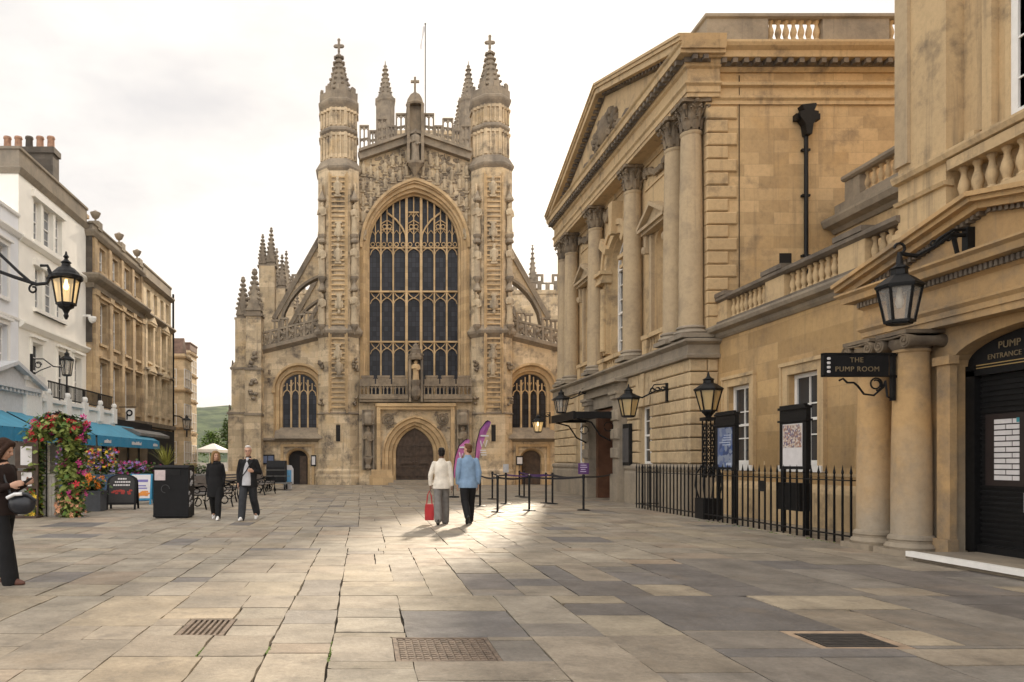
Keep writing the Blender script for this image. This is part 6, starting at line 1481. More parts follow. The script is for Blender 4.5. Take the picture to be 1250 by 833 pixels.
# A-boards
def aboard(label, x, y, w_, h, rot, panel, round_top):
    t = thing('sign_board', label, 'a-board', (0, 0, 0))
    for s in (-1, 1):
        m = MB(lambda u, d, z: (u, -s * (d + .26 - z * .24), z)); hw = w_ / 2
        prof = [(-hw, .14), (hw, .14), (hw, h - .2)] + ([(hw * math.cos(a), h - .2 + .2 * math.sin(a)) for a in (.4, .8, 1.2, 1.57, 1.94, 2.34, 2.74)] if round_top else [(hw, h), (-hw, h)]) + [(-hw, h - .2)]
        m.prism(prof, 0, .03); m.box(-hw, -hw + .06, 0, .03, 0, .14); m.box(hw - .06, hw, 0, .03, 0, .14); f = m.build('frame', M['black_matt'], t)
        if s > 0:
            m = MB(lambda u, d, z: (u, -s * (d + .26 - z * .24), z)); q = [(u * .84, .2 + (z - .14) * .9) for u, z in prof]; m.prism(q, .03, .034); m.build('panel', panel, t); fr = m.fr
    t.location = (x, y, 0); t.rotation_euler = (0, 0, rot); return t, fr
b1, fr = aboard('black round topped chalk board with white writing and a red picture', -7.05, 21.5, .84, 1.02, .12, plain('chalk_board', (.02, .018, .018), .6), True)
def part_in(root, m, name, mat): me = m.mesh(name); return link(name, me, mat, root)
m = MB(fr)
for z, a, b in ((.86, -.12, .12), (.77, -.2, .22), (.68, -.24, .2)):
    x = a
    while x < b: q = rm.uniform(.03, .06); m.box(x, x + q, .034, .037, z, z + .045); x += q + .015
part_in(b1, m, 'lettering', M['paper'])
m = MB(fr)
for _ in range(16): m.ball((rm.uniform(-.26, .26), .034, rm.uniform(.42, .55)), (.05, .008, .035), 6, 4)
part_in(b1, m, 'picture', plain('red_picture', (.35, .03, .02)))
b2, fr = aboard('white poster board with orange fruit picture in a blue frame left of the litter bin', -7.25, 24.0, .7, .98, .1, M['paper'], False)
m = MB(fr)
for _ in range(30): m.ball((rm.uniform(-.25, .25), .034, rm.uniform(.22, .42)), (.06, .008, .04), 6, 4)
part_in(b2, m, 'picture', plain('orange_picture', (.60, .22, .03)))
m = MB(fr); m.box(-.22, .22, .034, .037, .72, .8); m.box(-.2, .16, .034, .037, .58, .62); m.box(-.24, .2, .034, .037, .5, .54); part_in(b2, m, 'lettering', plain('violet_print', (.16, .14, .38)))
for c in b2.children:
    if c.name.startswith('frame'): c.data.materials.clear(); c.data.materials.append(M['blue_dark'])
# plants
def leafmat(name, col, var=.35): 
    m = plain(name, col, .6, noise=var, scale=7, spec=.3); return m
M['leaf'] = leafmat('green_leaves', (.075, .13, .025)); M['leaf_pale'] = leafmat('pale_leaves', (.20, .24, .06)); M['leaf_dark'] = leafmat('dark_leaves', (.03, .055, .018))
M['red'] = leafmat('red_petals', (.55, .035, .05), .25); M['magenta'] = leafmat('magenta_petals', (.48, .04, .20), .25); M['peach'] = leafmat('peach_petals', (.75, .38, .22), .2); M['orange'] = leafmat('orange_petals', (.78, .22, .02), .2); M['yellow'] = leafmat('yellow_petals', (.80, .55, .06), .2); M['lilac'] = leafmat('lilac_petals', (.32, .22, .55), .25)
def leaves(m, c, r, n, size, rnd, droop=.3):
    for _ in range(n):
        p = Vector(c) + Vector((rnd.gauss(0, .5) * r[0], rnd.gauss(0, .5) * r[1], rnd.gauss(0, .5) * r[2])); a = rnd.uniform(0, 6.28); s = size * rnd.uniform(.6, 1.3)
        d = Vector((math.cos(a), math.sin(a), rnd.uniform(-.8, .5) - droop)).normalized(); w_ = d.cross(Vector((rnd.uniform(-.4, .4), rnd.uniform(-.4, .4), 1))).normalized() * s * .36; nn = d.cross(w_).normalized() * s * .1
        m.poly([tuple(p), tuple(p + d * s * .5 + w_ + nn), tuple(p + d * s), tuple(p + d * s * .5 - w_ + nn)])
def blooms(m, c, r, n, size, rnd):
    for _ in range(n):
        p = Vector(c) + Vector((rnd.uniform(-1, 1) * r[0], rnd.uniform(-1, 1) * r[1], rnd.uniform(-1, 1) * r[2])); s = size * rnd.uniform(.7, 1.25)
        nz_ = Vector((rnd.uniform(-.7, .7), rnd.uniform(-1.2, -.1), rnd.uniform(-.2, .9))).normalized(); a = nz_.orthogonal().normalized(); b = nz_.cross(a)
        for k in range(5):
            q0 = 1.257 * k; u = (a * math.cos(q0) + b * math.sin(q0)); v = (a * math.cos(q0 + .8) + b * math.sin(q0 + .8)); w_ = (a * math.cos(q0 + .4) + b * math.sin(q0 + .4))
            m.poly([tuple(p - nz_ * s * .3), tuple(p + u * s * .7), tuple(p + w_ * s + nz_ * s * .12), tuple(p + v * s * .7)])
rf = random.Random(21)
# flower arch
AXC, AY = -7.72, 18.6
t = thing('flower_arch', 'tall arch thick with red and magenta flowers over a pale panel, left foreground', 'flower arch', (AXC, AY, 0))
m = MB()
for x in (-.52, -.3, .28, .48): m.tube([(AXC + x, AY, 0), (AXC + x, AY, 2.2)], .018, 6)
for y in (-.12, .12): m.tube([(AXC + .5 * math.cos(a * math.pi / 12), AY + y, 2.1 + .5 * math.sin(a * math.pi / 12)) for a in range(13)], .018, 6)
m.build('frame', M['black'], t)
path = [(-.55, z) for z in (.15, .5, .85, 1.2, 1.55, 1.85)] + [(.5 * math.cos(a), 1.95 + .42 * math.sin(a)) for a in (2.6, 2.1, 1.57, 1.05, .55)] + [(.36, z) for z in (2.15, 1.9, 1.6, 1.3, 1.0, .7, .4, .2)]
mg, mp_, md, mr_, mmg, mpe, mye = MB(), MB(), MB(), MB(), MB(), MB(), MB()
for x, z in path:
    right = x > .2; c = (AXC + x, AY, z); r = (.27 if right else .15, .3, .24)
    if z > 1.95: r = (.3, .34, .24)
    leaves(mg, c, r, 170, .16, rf); leaves(mp_, (c[0], c[1] - .12, c[2]), r, 110, .17, rf, .6); leaves(md, c, (r[0] * .7, r[1] * .7, r[2]), 110, .16, rf)
    if z > .55:
        blooms(mr_, (c[0], c[1] - .12, c[2]), (r[0] * .95, .3, r[2]), 13 if z > 1.9 else 5, .095, rf); blooms(mmg, (c[0] + (.1 if right else 0), c[1] - .1, c[2]), (r[0], .3, r[2]), 6 if right else 4, .085, rf); blooms(mpe, c, (r[0], .34, r[2]), 3, .05, rf)
    else:
        blooms(mpe if right else mye, (c[0], c[1] - .2, c[2] * .9), (r[0] * 1.1, .3, .2), 55, .055, rf); blooms(mr_, c, r, 6, .06, rf)
    if rf.random() < .6: leaves(mp_, (c[0] + rf.uniform(-.1, .1), c[1] - .25, c[2] - .15), (.08, .06, .26), 45, .12, rf, 1.2)
for nm, q, mt in (('foliage', mg, 'leaf'), ('foliage', mp_, 'leaf_pale'), ('foliage', md, 'leaf_dark'), ('red_blossoms', mr_, 'red'), ('magenta_blossoms', mmg, 'magenta'), ('peach_blossoms', mpe, 'peach'), ('yellow_blossoms', mye, 'yellow')): q.build(nm, M[mt], t)
m = MB(); m.box(AXC - .42, AXC - .1, AY + .05, AY + .3, 0, 1.02); m.box(AXC - .44, AXC - .08, AY + .03, AY + .32, 1.02, 1.06)
for k in range(4): m.box(AXC - .41 + k * .08, AXC - .40 + k * .08 + .05, AY + .03, AY + .05, .03, 1.0)
m.build('pale_panel', plain('pale_wood_panel', (.52, .48, .42), .7, noise=.15), t)
# menu stand beside the arch
t = thing('menu_stand', 'dark menu stand with two white menus left of the flower arch', 'menu stand', (-8.3, 18.2, 0))
m = MB(); m.box(-8.62, -8.58, 18.18, 18.24, 0, 1.9); m.box(-8.1, -8.06, 18.18, 18.24, 0, 1.9); m.box(-8.58, -8.1, 18.18, 18.22, 1.22, 1.86); m.box(-8.58, -8.1, 18.18, 18.22, .72, 1.16); m.box(-8.66, -8.02, 18.0, 18.4, 0, .05); m.build('frame', M['oak'], t)
m = MB(); m.box(-8.48, -8.2, 18.17, 18.18, 1.3, 1.76); m.box(-8.46, -8.2, 18.17, 18.18, .78, 1.12); m.build('menu', M['paper'], t)
def planter(label, x, y, w_, h, dep, pot, flowers, fh=.45, n=120):
    t = thing('flower_planter', label, 'planter', (x, y, 0))
    m = MB(); m.box(x - w_ / 2, x + w_ / 2, y - dep / 2, y + dep / 2, 0, h); m.box(x - w_ / 2 - .02, x + w_ / 2 + .02, y - dep / 2 - .02, y + dep / 2 + .02, h, h + .05); m.build('trough', pot, t)
    m, m2 = MB(), MB(); leaves(m, (x, y, h + fh * .45), (w_ * .5, dep * .5, fh * .5), int(n * 3), .13, rf, 0); leaves(m2, (x, y, h + fh * .3), (w_ * .45, dep * .5, fh * .4), n, .14, rf, .2); m.build('foliage', M['leaf'], t); m2.build('foliage', M['leaf_dark'], t)
    for f in flowers:
        m = MB(); blooms(m, (x, y - .1, h + fh * .6), (w_ * .5, dep * .5, fh * .42), n // 3, .055, rf); m.build('blossoms', M[f], t)
planter('square slate grey planter full of orange flowers right of the flower arch', -7.62, 20.7, .58, .52, .5, plain('slate_pot', (.06, .065, .075), .6), ['orange', 'orange'], .5, 110)
barr = plain('blue_trough', (.03, .07, .14), .6)
for i, (x, fl_, lab) in enumerate(((-10.3, ['lilac', 'magenta'], 'left one of the flower troughs below the long blue awning'), (-9.2, ['lilac', 'red', 'yellow'], 'middle flower trough below the awning, with yellow and lilac flowers'), (-8.15, ['magenta', 'lilac'], 'right one of the flower troughs below the awning, behind the poster board'))):
    planter('blue ' + lab, x, 26.0, 1.02, .88, .4, barr, fl_, .95 if i < 2 else .5, 150)
t = thing('spiky_plant', 'spiky yellow green plant in a tub behind the litter bin', 'plant', (-8.2, 30.5, 0))
m = MB()
for _ in range(60):
    a = rf.uniform(0, 6.28); l = rf.uniform(.7, 1.15); e = rf.uniform(.15, 1.0); P = []
    for k in range(5): f = k / 4; P.append(Vector((-8.2 + math.cos(a) * l * e * f, 30.5 + math.sin(a) * l * e * f, 1.15 + l * f * (1 - .35 * e * f))))
    w_ = Vector((-math.sin(a), math.cos(a), 0)) * .035
    for k in range(4): s0, s1 = 1 - k / 4.2, 1 - (k + 1) / 4.2; m.poly([tuple(P[k] - w_ * s0), tuple(P[k] + w_ * s0), tuple(P[k + 1] + w_ * s1), tuple(P[k + 1] - w_ * s1)])
m.build('leaves', leafmat('yellow_leaves', (.26, .26, .05)), t)
m = MB(); m.lathe(-8.2, 30.5, [(.36, 0), (.45, 1.1), (.48, 1.15), (.42, 1.18)], 14); m.build('tub', plain('dark_tub', (.09, .09, .10)), t)
for i, (x, y, s) in enumerate(((-7.1, 31.5, 1.0), (-9.4, 31.2, .9))):
    planter(('green bushy trough right of the spiky plant behind the bin', 'green bushy trough left of the spiky plant behind the bin')[i], x, y, 1.5, .8, .5, plain('grey_trough', (.20, .19, .18)), ['magenta'] if i else [], .6 * s, 120)
# benches
def bench():
    t = thing('park_bench', 'x', 'bench', (0, 0, 0), 'iron benches along the left of the square')
    for k in range(5): q = MB(); q.box(-.8, .8, -.24 + .1 * k, -.16 + .1 * k, .43, .46); link('seat_slat', q.mesh('seat_slat'), plain('bench_slat', (.16, .14, .125), .6) if k == 0 else bpy.data.materials['bench_slat'], t)
    for k in range(4): q = MB(); q.box(-.8, .8, .27 + k * .03, .30 + k * .03, .54 + .1 * k, .61 + .1 * k); link('back_slat', q.mesh('back_slat'), bpy.data.materials['bench_slat'], t)
    for x in (-.74, .74):
        q = MB(lambda u, d, z: (x, u, z)); q.tube([(-.3, 0, .0), (-.24, 0, .2), (-.26, 0, .42), (.24, 0, .42), (.3, 0, .2), (.4, 0, 0)], .03, 6); q.tube([(.24, 0, .42), (.3, 0, .6), (.4, 0, .95)], .028, 6); q.tube([(-.26, 0, .42), (-.3, 0, .62), (-.2, 0, .68), (.0, 0, .64), (.3, 0, .66)], .025, 6)
        q.tube([(.0 + .13 * math.cos(k * .7), 0, .22 + .12 * math.sin(k * .7)) for k in range(9)], .02, 5); q.tube([(.02 + .1 * math.cos(k * .7), 0, .54 + .07 * math.sin(k * .7)) for k in range(9)], .016, 5); link('end_frame', q.mesh('end_frame'), M['black'], t)
    return t
bn = bench()
for i, (x, y, rz, lab) in enumerate(((-4.55, 21.9, R(70), 'black iron bench just right of the litter bin'), (-4.9, 24.6, R(70), 'black iron bench behind the woman in the black coat'), (-4.7, 27.8, R(75), 'black iron bench between the walking woman and man'), (-4.25, 31.0, R(80), 'black iron bench behind the white haired man'), (-4.6, 34.0, R(80), 'farthest black iron bench beside the covered trolley'))):
    if i == 0: o = bn; o.location = (x, y, 0); o.rotation_euler = (0, 0, rz); o['label'] = lab
    else: dup(bn, (x, y, 0), rz, lab)
# covered trolley and blue board near the left church door
t = thing('covered_trolley', 'black covered trolley on wheels in front of the left church door', 'trolley', (-4.3, 36, 0))
m = MB(); m.prismu([(35.6, .38), (36.6, .38), (36.6, 1.42), (35.85, 1.42), (35.6, 1.1)], -4.75, -3.85); m.build('cover', M['black_matt'], t)
m = MB(); m.box(-4.9, -3.6, 35.5, 36.7, .3, .36); m.box(-4.8, -3.8, 35.585, 35.6, .95, .98); m.box(-4.8, -3.6, 35.585, 35.6, .66, .69); m.build('deck', M['lead'], t)
for x in (-4.7, -3.85):
    for y in (35.6, 36.5): m = MB(lambda u, d, z: (x + d, y + u, z)); m.loft([[(.13 * math.cos(k * .628), d_, .14 + .13 * math.sin(k * .628)) for k in range(10)] for d_ in (-.03, .03)], True, True, True); m.build('wheel', M['black'], t)
t = thing('leaning_board', 'blue and white rounded board standing by the left church door', 'board', (XP(351, 37), 37, 0))
m = MB(); x0 = XP(351, 37); P = [(x0 - .3, .25), (x0 + .3, .25), (x0 + .3, 1.0), (x0 + .2, 1.18), (x0 - .1, 1.22), (x0 - .3, 1.05)]; m2 = MB(lambda u, d, z: (u, 37 - d, z)); m2.prism(P, 0, .08); m2.box(x0 - .2, x0 + .2, -.1, .06, 0, .25); m2.build('panel', M['paper'], t)
m2 = MB(lambda u, d, z: (u, 37 - d, z)); m2.box(x0 - .22, x0 + .2, .08, .085, .3, .95); m2.build('print', plain('sky_blue_print', (.12, .36, .62)), t)
# retractable queue barriers
q = MB(); q.lathe(0, 0, [(.185, 0), (.185, .012), (.15, .03), (.04, .04)], 20); sb_me = q.mesh('base', smooth=40)
q = MB(); q.lathe(0, 0, [(.032, .03), (.032, .9), (.04, .905), (.04, 1.0), (.03, 1.02), (.01, 1.025)], 12); sp_me = q.mesh('post', smooth=40)
belt_b = plain('black_belt', (.012, .010, .014), .7); belt_p = plain('purple_belt', (.055, .018, .10), .7)
posts = [(586, 618.4), (607.4, 625.5), (646, 623.4), (712.3, 623.4), (601, 609.7), (617.5, 615.5), (634, 606.4), (639.8, 607.5), (666.5, 614.7), (674.4, 615.5), (751, 609.7)]
names = ['leftmost queue post beside the man in the blue jacket', 'queue post with a wide base at the left end of the front belt', 'middle queue post of the front belt, in the sunlit patch', 'front queue post carrying the purple sign', 'back queue post nearest the pink feather flags', 'queue post with a small grey sign holder', 'left of the two farthest queue posts near the church', 'right of the two farthest queue posts near the church', 'left of the two close queue posts behind the belt', 'right of the two close queue posts behind the belt', 'rightmost queue post beside the hall door pilaster']
pw = [(XP(a, PY_(b)), PY_(b)) for a, b in posts]
belts = {0: [(1, 0)], 1: [(2, 0)], 2: [(3, 0)], 4: [(5, 0)], 5: [(9, 1)], 6: [(8, 1)], 7: [(6, 0)], 9: [(3, 0)], 3: [(10, 0)], 8: [(3, 0)]}
for i, (x, y) in enumerate(pw):
    t = thing('queue_post', 'black ' + names[i], 'barrier post', (x, y, 0), 'queue barrier posts')
    link('base', sb_me, M['black'], t); link('post', sp_me, M['black'], t)
    for j, c in belts.get(i, ()):
        x2, y2 = pw[j]; m = MB(); n = 8; L = []
        for k in range(n + 1):
            f = k / n; sag = .05 * math.sin(f * math.pi); L.append([(x + (x2 - x) * f, y + (y2 - y) * f, z - sag) for z in (.975, .925)] + [(x + (x2 - x) * f + .004, y + (y2 - y) * f + .004, z - sag) for z in (.925, .975)])
        m.loft(L, True, True, True); m.build('belt', belt_p if c else belt_b, t)
    if i == 3:
        m = MB(); m.box(x - .15, x + .15, y - .012, y + .012, 1.03, 1.34); s_ = m.build('sign', plain('purple_sign', (.075, .022, .12), .5), t)
        m = MB()
        for z, a, b in ((1.27, -.09, .08), (1.21, -.1, .1), (1.15, -.08, .05), (1.09, -.1, .07)): m.box(x + a, x + b, y - .016, y - .012, z, z + .025)
        m.build('lettering', plain('pale_violet_print', (.40, .34, .48)), s_)
    if i == 5:
        m = MB(); m.box(x - .09, x + .09, y - .01, y + .01, 1.03, 1.3); m.build('sign_holder', plain('grey_sign', (.36, .36, .37)), t)
# feather flags
def feather(label, px, py_top, y, h, lean, mat_):
    x = XP(px, y); t = thing('feather_flag', label, 'flag', (x, y, 0))
    m = MB(lambda u, d, z: (x + u, y - d, z)); pole = [(0, 0, .05), (0, 0, h * .45), (lean * .12, 0, h * .7), (lean * .4, 0, h * .88), (lean * .85, 0, h * .985), (lean * 1.02, 0, h)]
    m.tube(pole, .018, 6); m.build('pole', M['black'], t)
    m = MB(lambda u, d, z: (x + u, y - d, z)); m.lathe(0, 0, [(.22, 0), (.22, .05), (.05, .07)], 14); m.build('base', M['black_matt'], t)
    def edge(f):
        f *= 5; k = min(4, int(f)); a, b = Vector(pole[k]), Vector(pole[k + 1]); return a.lerp(b, f - k)
    L = []; n = 16
    for k in range(n + 1):
        f = .16 + .84 * k / n; a = edge(f); wd = lean * (.55 * math.sin(min(1, (f - .1) / .5) * math.pi / 2)) * (1 if f < .62 else max(0.0, 1 - ((f - .62) / .38) ** 1.6)) 
        b = Vector((a.x + wd, 0, a.z - .12 * (1 - f))); wv = .03 * math.sin(k * .9)
        L.append([(a.x, -.004, a.z), ((a.x + b.x) / 2, wv, (a.z + b.z) / 2), (b.x, .0, b.z), ((a.x + b.x) / 2, wv + .006, (a.z + b.z) / 2)])
    m = MB(lambda u, d, z: (x + u, y - d, z)); m.loft(L, True, True, True); c_ = m.build('cloth', mat_, t)
    m = MB(lambda u, d, z: (x + u, y - d, z)); u0 = lean * .42; z0 = h * .62
    m.curve([(u0, z0 + .34), (u0 + .05, z0 + .1), (u0 + .12, z0 + .3), (u0 + .19, z0 + .1), (u0 + .26, z0 + .36)], .05, .05, .01)
    for k in range(3): m.box(u0 - .02 + k * .02, u0 + .22 + k * .01, .045, .052, z0 - .06 - k * .09, z0 - .02 - k * .09)
    m.box(u0 + .0, u0 + .32, .045, .052, z0 + .5, z0 + .56); m.build('emblem', M['paper'], c_)
def flagmat():
    m, t, b = newmat('pink_purple_cloth'); b.inputs['Roughness'].default_value = .7; g = N(t, 'ShaderNodeNewGeometry'); sp = N(t, 'ShaderNodeSeparateXYZ'); t.links.new(g.outputs['Position'], sp.inputs[0]); mr = N(t, 'ShaderNodeMapRange'); mr.inputs[1].default_value = .7; mr.inputs[2].default_value = 3.0; t.links.new(sp.outputs[2], mr.inputs[0])
    r = N(t, 'ShaderNodeValToRGB'); r.color_ramp.elements[0].color = (.40, .085, .22, 1); r.color_ramp.elements[1].color = (.17, .045, .21, 1); e = r.color_ramp.elements.new(.55); e.color = (.47, .14, .34, 1); t.links.new(mr.outputs[0], r.inputs[0]); t.links.new(r.outputs[0], b.inputs['Base Color']); b.inputs['Subsurface Weight'].default_value = 0
    return m
fm = flagmat()
feather('taller pink and purple feather flag rising behind the man in the blue jacket', 579.5, 515, 29, 3.0, .52, fm)
feather('shorter pink and purple feather flag between the couple', 553.5, 537, 28.3, 2.25, .52, fm)
# tents, trees at the end of the street
t = thing('market_tent', 'white pitched market tent far down the street', 'tent', (-15.6, 78, 0))
m = MB(); m.loft([[(-17.1, 75, 2.3), (-14.9, 75, 2.3), (-14.9, 81, 2.3), (-17.1, 81, 2.3)], [(-17.1, 75, 2.6), (-14.9, 75, 2.6), (-14.9, 81, 2.6), (-17.1, 81, 2.6)], [(-16.1, 77.9, 3.25), (-15.9, 77.9, 3.25), (-15.9, 78.1, 3.25), (-16.1, 78.1, 3.25)]], True, True, True); m.build('roof', M['white'], t)
for a in (-17.0, -15.0):
    for b in (75.1, 80.9): m = MB(); m.tube([(a, b, 0), (a, b, 2.35)], .05, 6); m.build('pole', M['white'], t)
def tree(label, x, y, h, r, leafs, n, rnd):
    t = thing('street_tree', label, 'tree', (x, y, 0), 'trees down the street')
    m = MB(); m.tube([(x, y, 0), (x + .05, y, h * .3), (x - .05, y, h * .5), (x, y, h * .8)], [r * .09, r * .07, r * .05, .02], 8)
    for k in range(7): a = k * .9; m.tube([(x, y, h * (.32 + .05 * k)), (x + math.cos(a) * r * .4, y + math.sin(a) * r * .4, h * (.5 + .04 * k)), (x + math.cos(a) * r * .75, y + math.sin(a) * r * .75, h * (.58 + .05 * k))], [r * .035, r * .025, .01], 5)
    m.build('trunk', M['oak'], t)
    m = MB()
    for _ in range(26):
        a = rnd.uniform(0, 6.28); q = r * math.sqrt(rnd.random()) * .8; z = h * rnd.uniform(.45, .92); q *= math.sin(min(1, (h * 1.02 - z) / (h * .4)) * 1.57)
        leaves(m, (x + q * math.cos(a), y + q * math.sin(a), z), (r * .3, r * .3, h * .1), n // 26, .32, rnd, 0)
    m.build('crown', leafs, t)
tree('round pale green tree beyond the tent', XP(260, 92), 92, 5.2, 2.0, leafmat('lime_leaves', (.12, .20, .03)), 2600, rf)
tree('darker green tree beside the church corner', XP(281, 84), 84, 6.2, 1.5, M['leaf'], 2600, rf)
# ---------------------------------------------------------------- people: local frame faces -y, feet at z = 0
def remesh(me, voxel, it=4):
    o = bpy.data.objects.new('tmp', me); COL.objects.link(o)
    a = o.modifiers.new('r', 'REMESH'); a.mode = 'VOXEL'; a.voxel_size = voxel; a.use_smooth_shade = True
    b = o.modifiers.new('s', 'SMOOTH'); b.iterations = it; b.factor = .5
    dg = bpy.context.evaluated_depsgraph_get(); dg.update(); r = bpy.data.meshes.new_from_object(o.evaluated_get(dg)); bpy.data.objects.remove(o)
    r.polygons.foreach_set('use_smooth', [True] * len(r.polygons)); r.materials.clear(); return r
def limb(m, pts, rad, n=12, k=4):
    """smooth tapered tube through joints with round ends"""
    P = [Vector(p) for p in pts]; Q, Rr = [], []
    for i in range(len(P) - 1):
        for j in range(k): f = j / k; Q.append(P[i].lerp(P[i + 1], f)); Rr.append(rad[i] + (rad[i + 1] - rad[i]) * f)
    Q.append(P[-1]); Rr.append(rad[-1]); m.tube([tuple(q) for q in Q], Rr, n)
    for p, r in ((P[0], rad[0]), (P[-1], rad[-1])): m.ball(tuple(p), r, 10, 7)
    for p, r in zip(P[1:-1], rad[1:-1]): m.ball(tuple(p), r * .99, 10, 7)
def rings(m, L, n=20):      # (z, rx, ry, cx, cy)
    m.loft([[(cx + rx * math.cos(2 * math.pi * i / n), cy + ry * math.sin(2 * math.pi * i / n), z) for i in range(n)] for z, rx, ry, cx, cy in L], True, True, True)
skin = plain('skin', (.50, .29, .20), .55, noise=.08, scale=14); skin_dark = plain('brown_skin', (.16, .085, .055), .5, noise=.08)
def person(label, loc, rotz, H=1.75, legs=((18, 6), (-16, 22)), arms=None, sh=.19, waist=.15, female=False, head=(0, 0, 0), skinm=None, top=None, bottom=None, shoes=None, hair=None, hairstyle='short', coat_len=.80, bulk=1.0, flare=0, open_front=None, top_in=None, collar=None, fingers=True, lean=0, curl=.6, group=None):
    s = H / 1.75; t = thing('person', label, 'person', (0, 0, 0)); skinm = skinm or skin
    # legs
    hip = .92; J = []
    for sd_, (a, b) in zip((-1, 1), legs):
        a, b = R(a), R(b); h = Vector((sd_ * .085, 0, hip)); k = h + Vector((sd_ * .01, -math.sin(a), -math.cos(a))) * .43; an = k + Vector((0, -math.sin(a - b), -math.cos(a - b))) * .42; J.append((h, k, an, a - b))
    dz_ = min(j[2].z - .07 + .0 for j in J); off = Vector((0, 0, -dz_)); J = [(h + off, k + off, an + off, c) for h, k, an, c in J]; hz = hip - dz_
    T = lambda x, y, z: (x, y + lean * max(0, z - .95), z - dz_)
    shz = 1.435; sh = sh - .022; SHD = [Vector(T(q * sh, .005, shz - .035)) for q in (-1, 1)]
    arms = arms or [((-.06, .05, -.27), (.0, -.06, -.24))] * 2
    A = []
    for q, sp_, (e, w_) in zip((-1, 1), SHD, arms):
        el = sp_ + Vector((q * abs(e[0]) if e[0] < 0 else -q * e[0], e[1], e[2])); wr = el + Vector((q * -w_[0], w_[1], w_[2])); A.append((sp_, el, wr))
    m = MB()
    rings(m, [T_ for T_ in [(z - dz_, rx, ry, 0, cy + lean * max(0, z - .95)) for z, rx, ry, cy in ((.86, .13, .09, 0), (.95, .155, .105, 0), (1.08, waist * .92, .09, 0), (1.25, .15, .1, 0), (1.38, .155, .095, 0), (1.45, .10, .07, .0), (1.49, .055, .055, .005))]])
    hc = Vector(T(0, -.012, 1.63)); hr = Matrix.Rotation(head[2], 3, 'Z') @ Matrix.Rotation(head[0], 3, 'X') @ Matrix.Rotation(head[1], 3, 'Y')
    limb(m, [T(0, .01, 1.42), tuple(hc + Vector((0, .02, -.06)))], [.06, .052], 12)
    def hp(x, y, z): return tuple(hc + hr @ Vector((x, y, z)))
    hm = MB(hp); hm.ball((0, .012, .03), (.082, .1, .1), 16, 12); hm.ball((0, -.022, -.04), (.064, .074, .08), 14, 10); hm.ball((0, -.055, -.085), (.03, .03, .025), 8, 6)
    hm.tube([(0, -.088, .025), (0, -.105, -.005), (0, -.112, -.022)], [.009, .013, .016], 8); hm.ball((0, -.103, -.022), .016, 8, 6); hm.ball((0, -.088, .03), (.04, .015, .012), 8, 6)
    for q in (-1, 1): hm.ball((q * .077, .015, -.005), (.01, .02, .03), 8, 6); hm.ball((q * .035, -.07, -.02), (.024, .025, .022), 8, 6)
    hm.ball((0, -.088, -.058), (.024, .014, .010), 8, 6)
    n0 = len(m.v); m.v += hm.v; m.f += [[i + n0 for i in f] for f in hm.f]
    for (sp_, el, wr), q in zip(A, (-1, 1)):
        limb(m, [sp_, el, wr], [.05, .038, .027], 10)
        d = (wr - el).normalized(); side = Vector((q, 0, 0)); side = (side - d * side.dot(d)).normalized(); nrm = d.cross(side).normalized()
        pc = wr + d * .05
        m.loft([[tuple(wr + d * f + nrm * w_ * math.cos(k * .785) + side * th * math.sin(k * .785)) for k in range(8)] for f, w_, th in ((-.01, .026, .02), (.03, .036, .016), (.075, .042, .015), (.095, .038, .013))], True, True, True)
        inward = -side
        for k, ln in enumerate((.066, .078, .073, .057)):
            b = wr + d * .088 + nrm * (.03 - .02 * k) * 1; P = [b]
            dd = d.copy()
            for seg in (.4, .33, .27):
                P.append(P[-1] + dd * ln * seg); dd = (dd + inward * curl * .8).normalized()
            m.tube([tuple(p) for p in P], [.0095, .009, .0085, .0075], 7); m.ball(tuple(P[-1]), .0075, 6, 5)
        tb = wr + d * .03 + nrm * .03; m.tube([tuple(tb), tuple(tb + d * .03 + nrm * .022 + inward * .012), tuple(tb + d * .058 + nrm * .022 + inward * .03)], [.013, .011, .009], 7); m.ball(tuple(tb + d * .058 + nrm * .022 + inward * .03), .009, 6, 5)
    for h, k, an, c in J: limb(m, [h, k, an], [.075, .05, .038], 10)
    for h, k, an, c in J: m.ball((an.x, an.y - .05, an.z - .03), (.035, .09, .03), 10, 7)
    bd = link('body', remesh(m.mesh('body'), .0075, 3), skinm, t)
    m = MB(hp)
    for q in (-1, 1): m.ball((q * .03, -.084, .004), (.012, .008, .007), 8, 6)
    link('eyes', m.mesh('eyes', smooth=180), plain('dark_eyes', (.02, .015, .012), .2) if 'dark_eyes' not in bpy.data.materials else bpy.data.materials['dark_eyes'], t)
    m = MB(hp); m.ball((0, -.098, -.058), (.02, .006, .005), 8, 5); link('lips', m.mesh('lips', smooth=180), plain('lips', (.30, .12, .10), .5), t)
    # trousers
    m = MB()
    for h, k, an, c in J:
        fl = flare; limb(m, [h + Vector((0, 0, .0)), (h + k) / 2, k, (k + an) / 2 + Vector((0, .01, 0)), an + Vector((0, .0, -.035 if flare > .03 else -.005))], [.1 * bulk ** .5, .095 * bulk ** .6, .08 * bulk ** .6 + fl * .4, .076 * bulk ** .6 + fl * .8, .066 * bulk ** .6 + fl], 14)
    rings(m, [(z - dz_, rx, ry, 0, cy + lean * max(0, z - .95)) for z, rx, ry, cy in ((.80, .15, .10, 0), (.88, .178, .12, .01), (.97, .172 * bulk ** .5, .118 * bulk, 0), (1.06, .16 * bulk ** .5, .112 * bulk, 0))])
    link('trousers', remesh(m.mesh('trousers'), .012, 5), bottom, t)
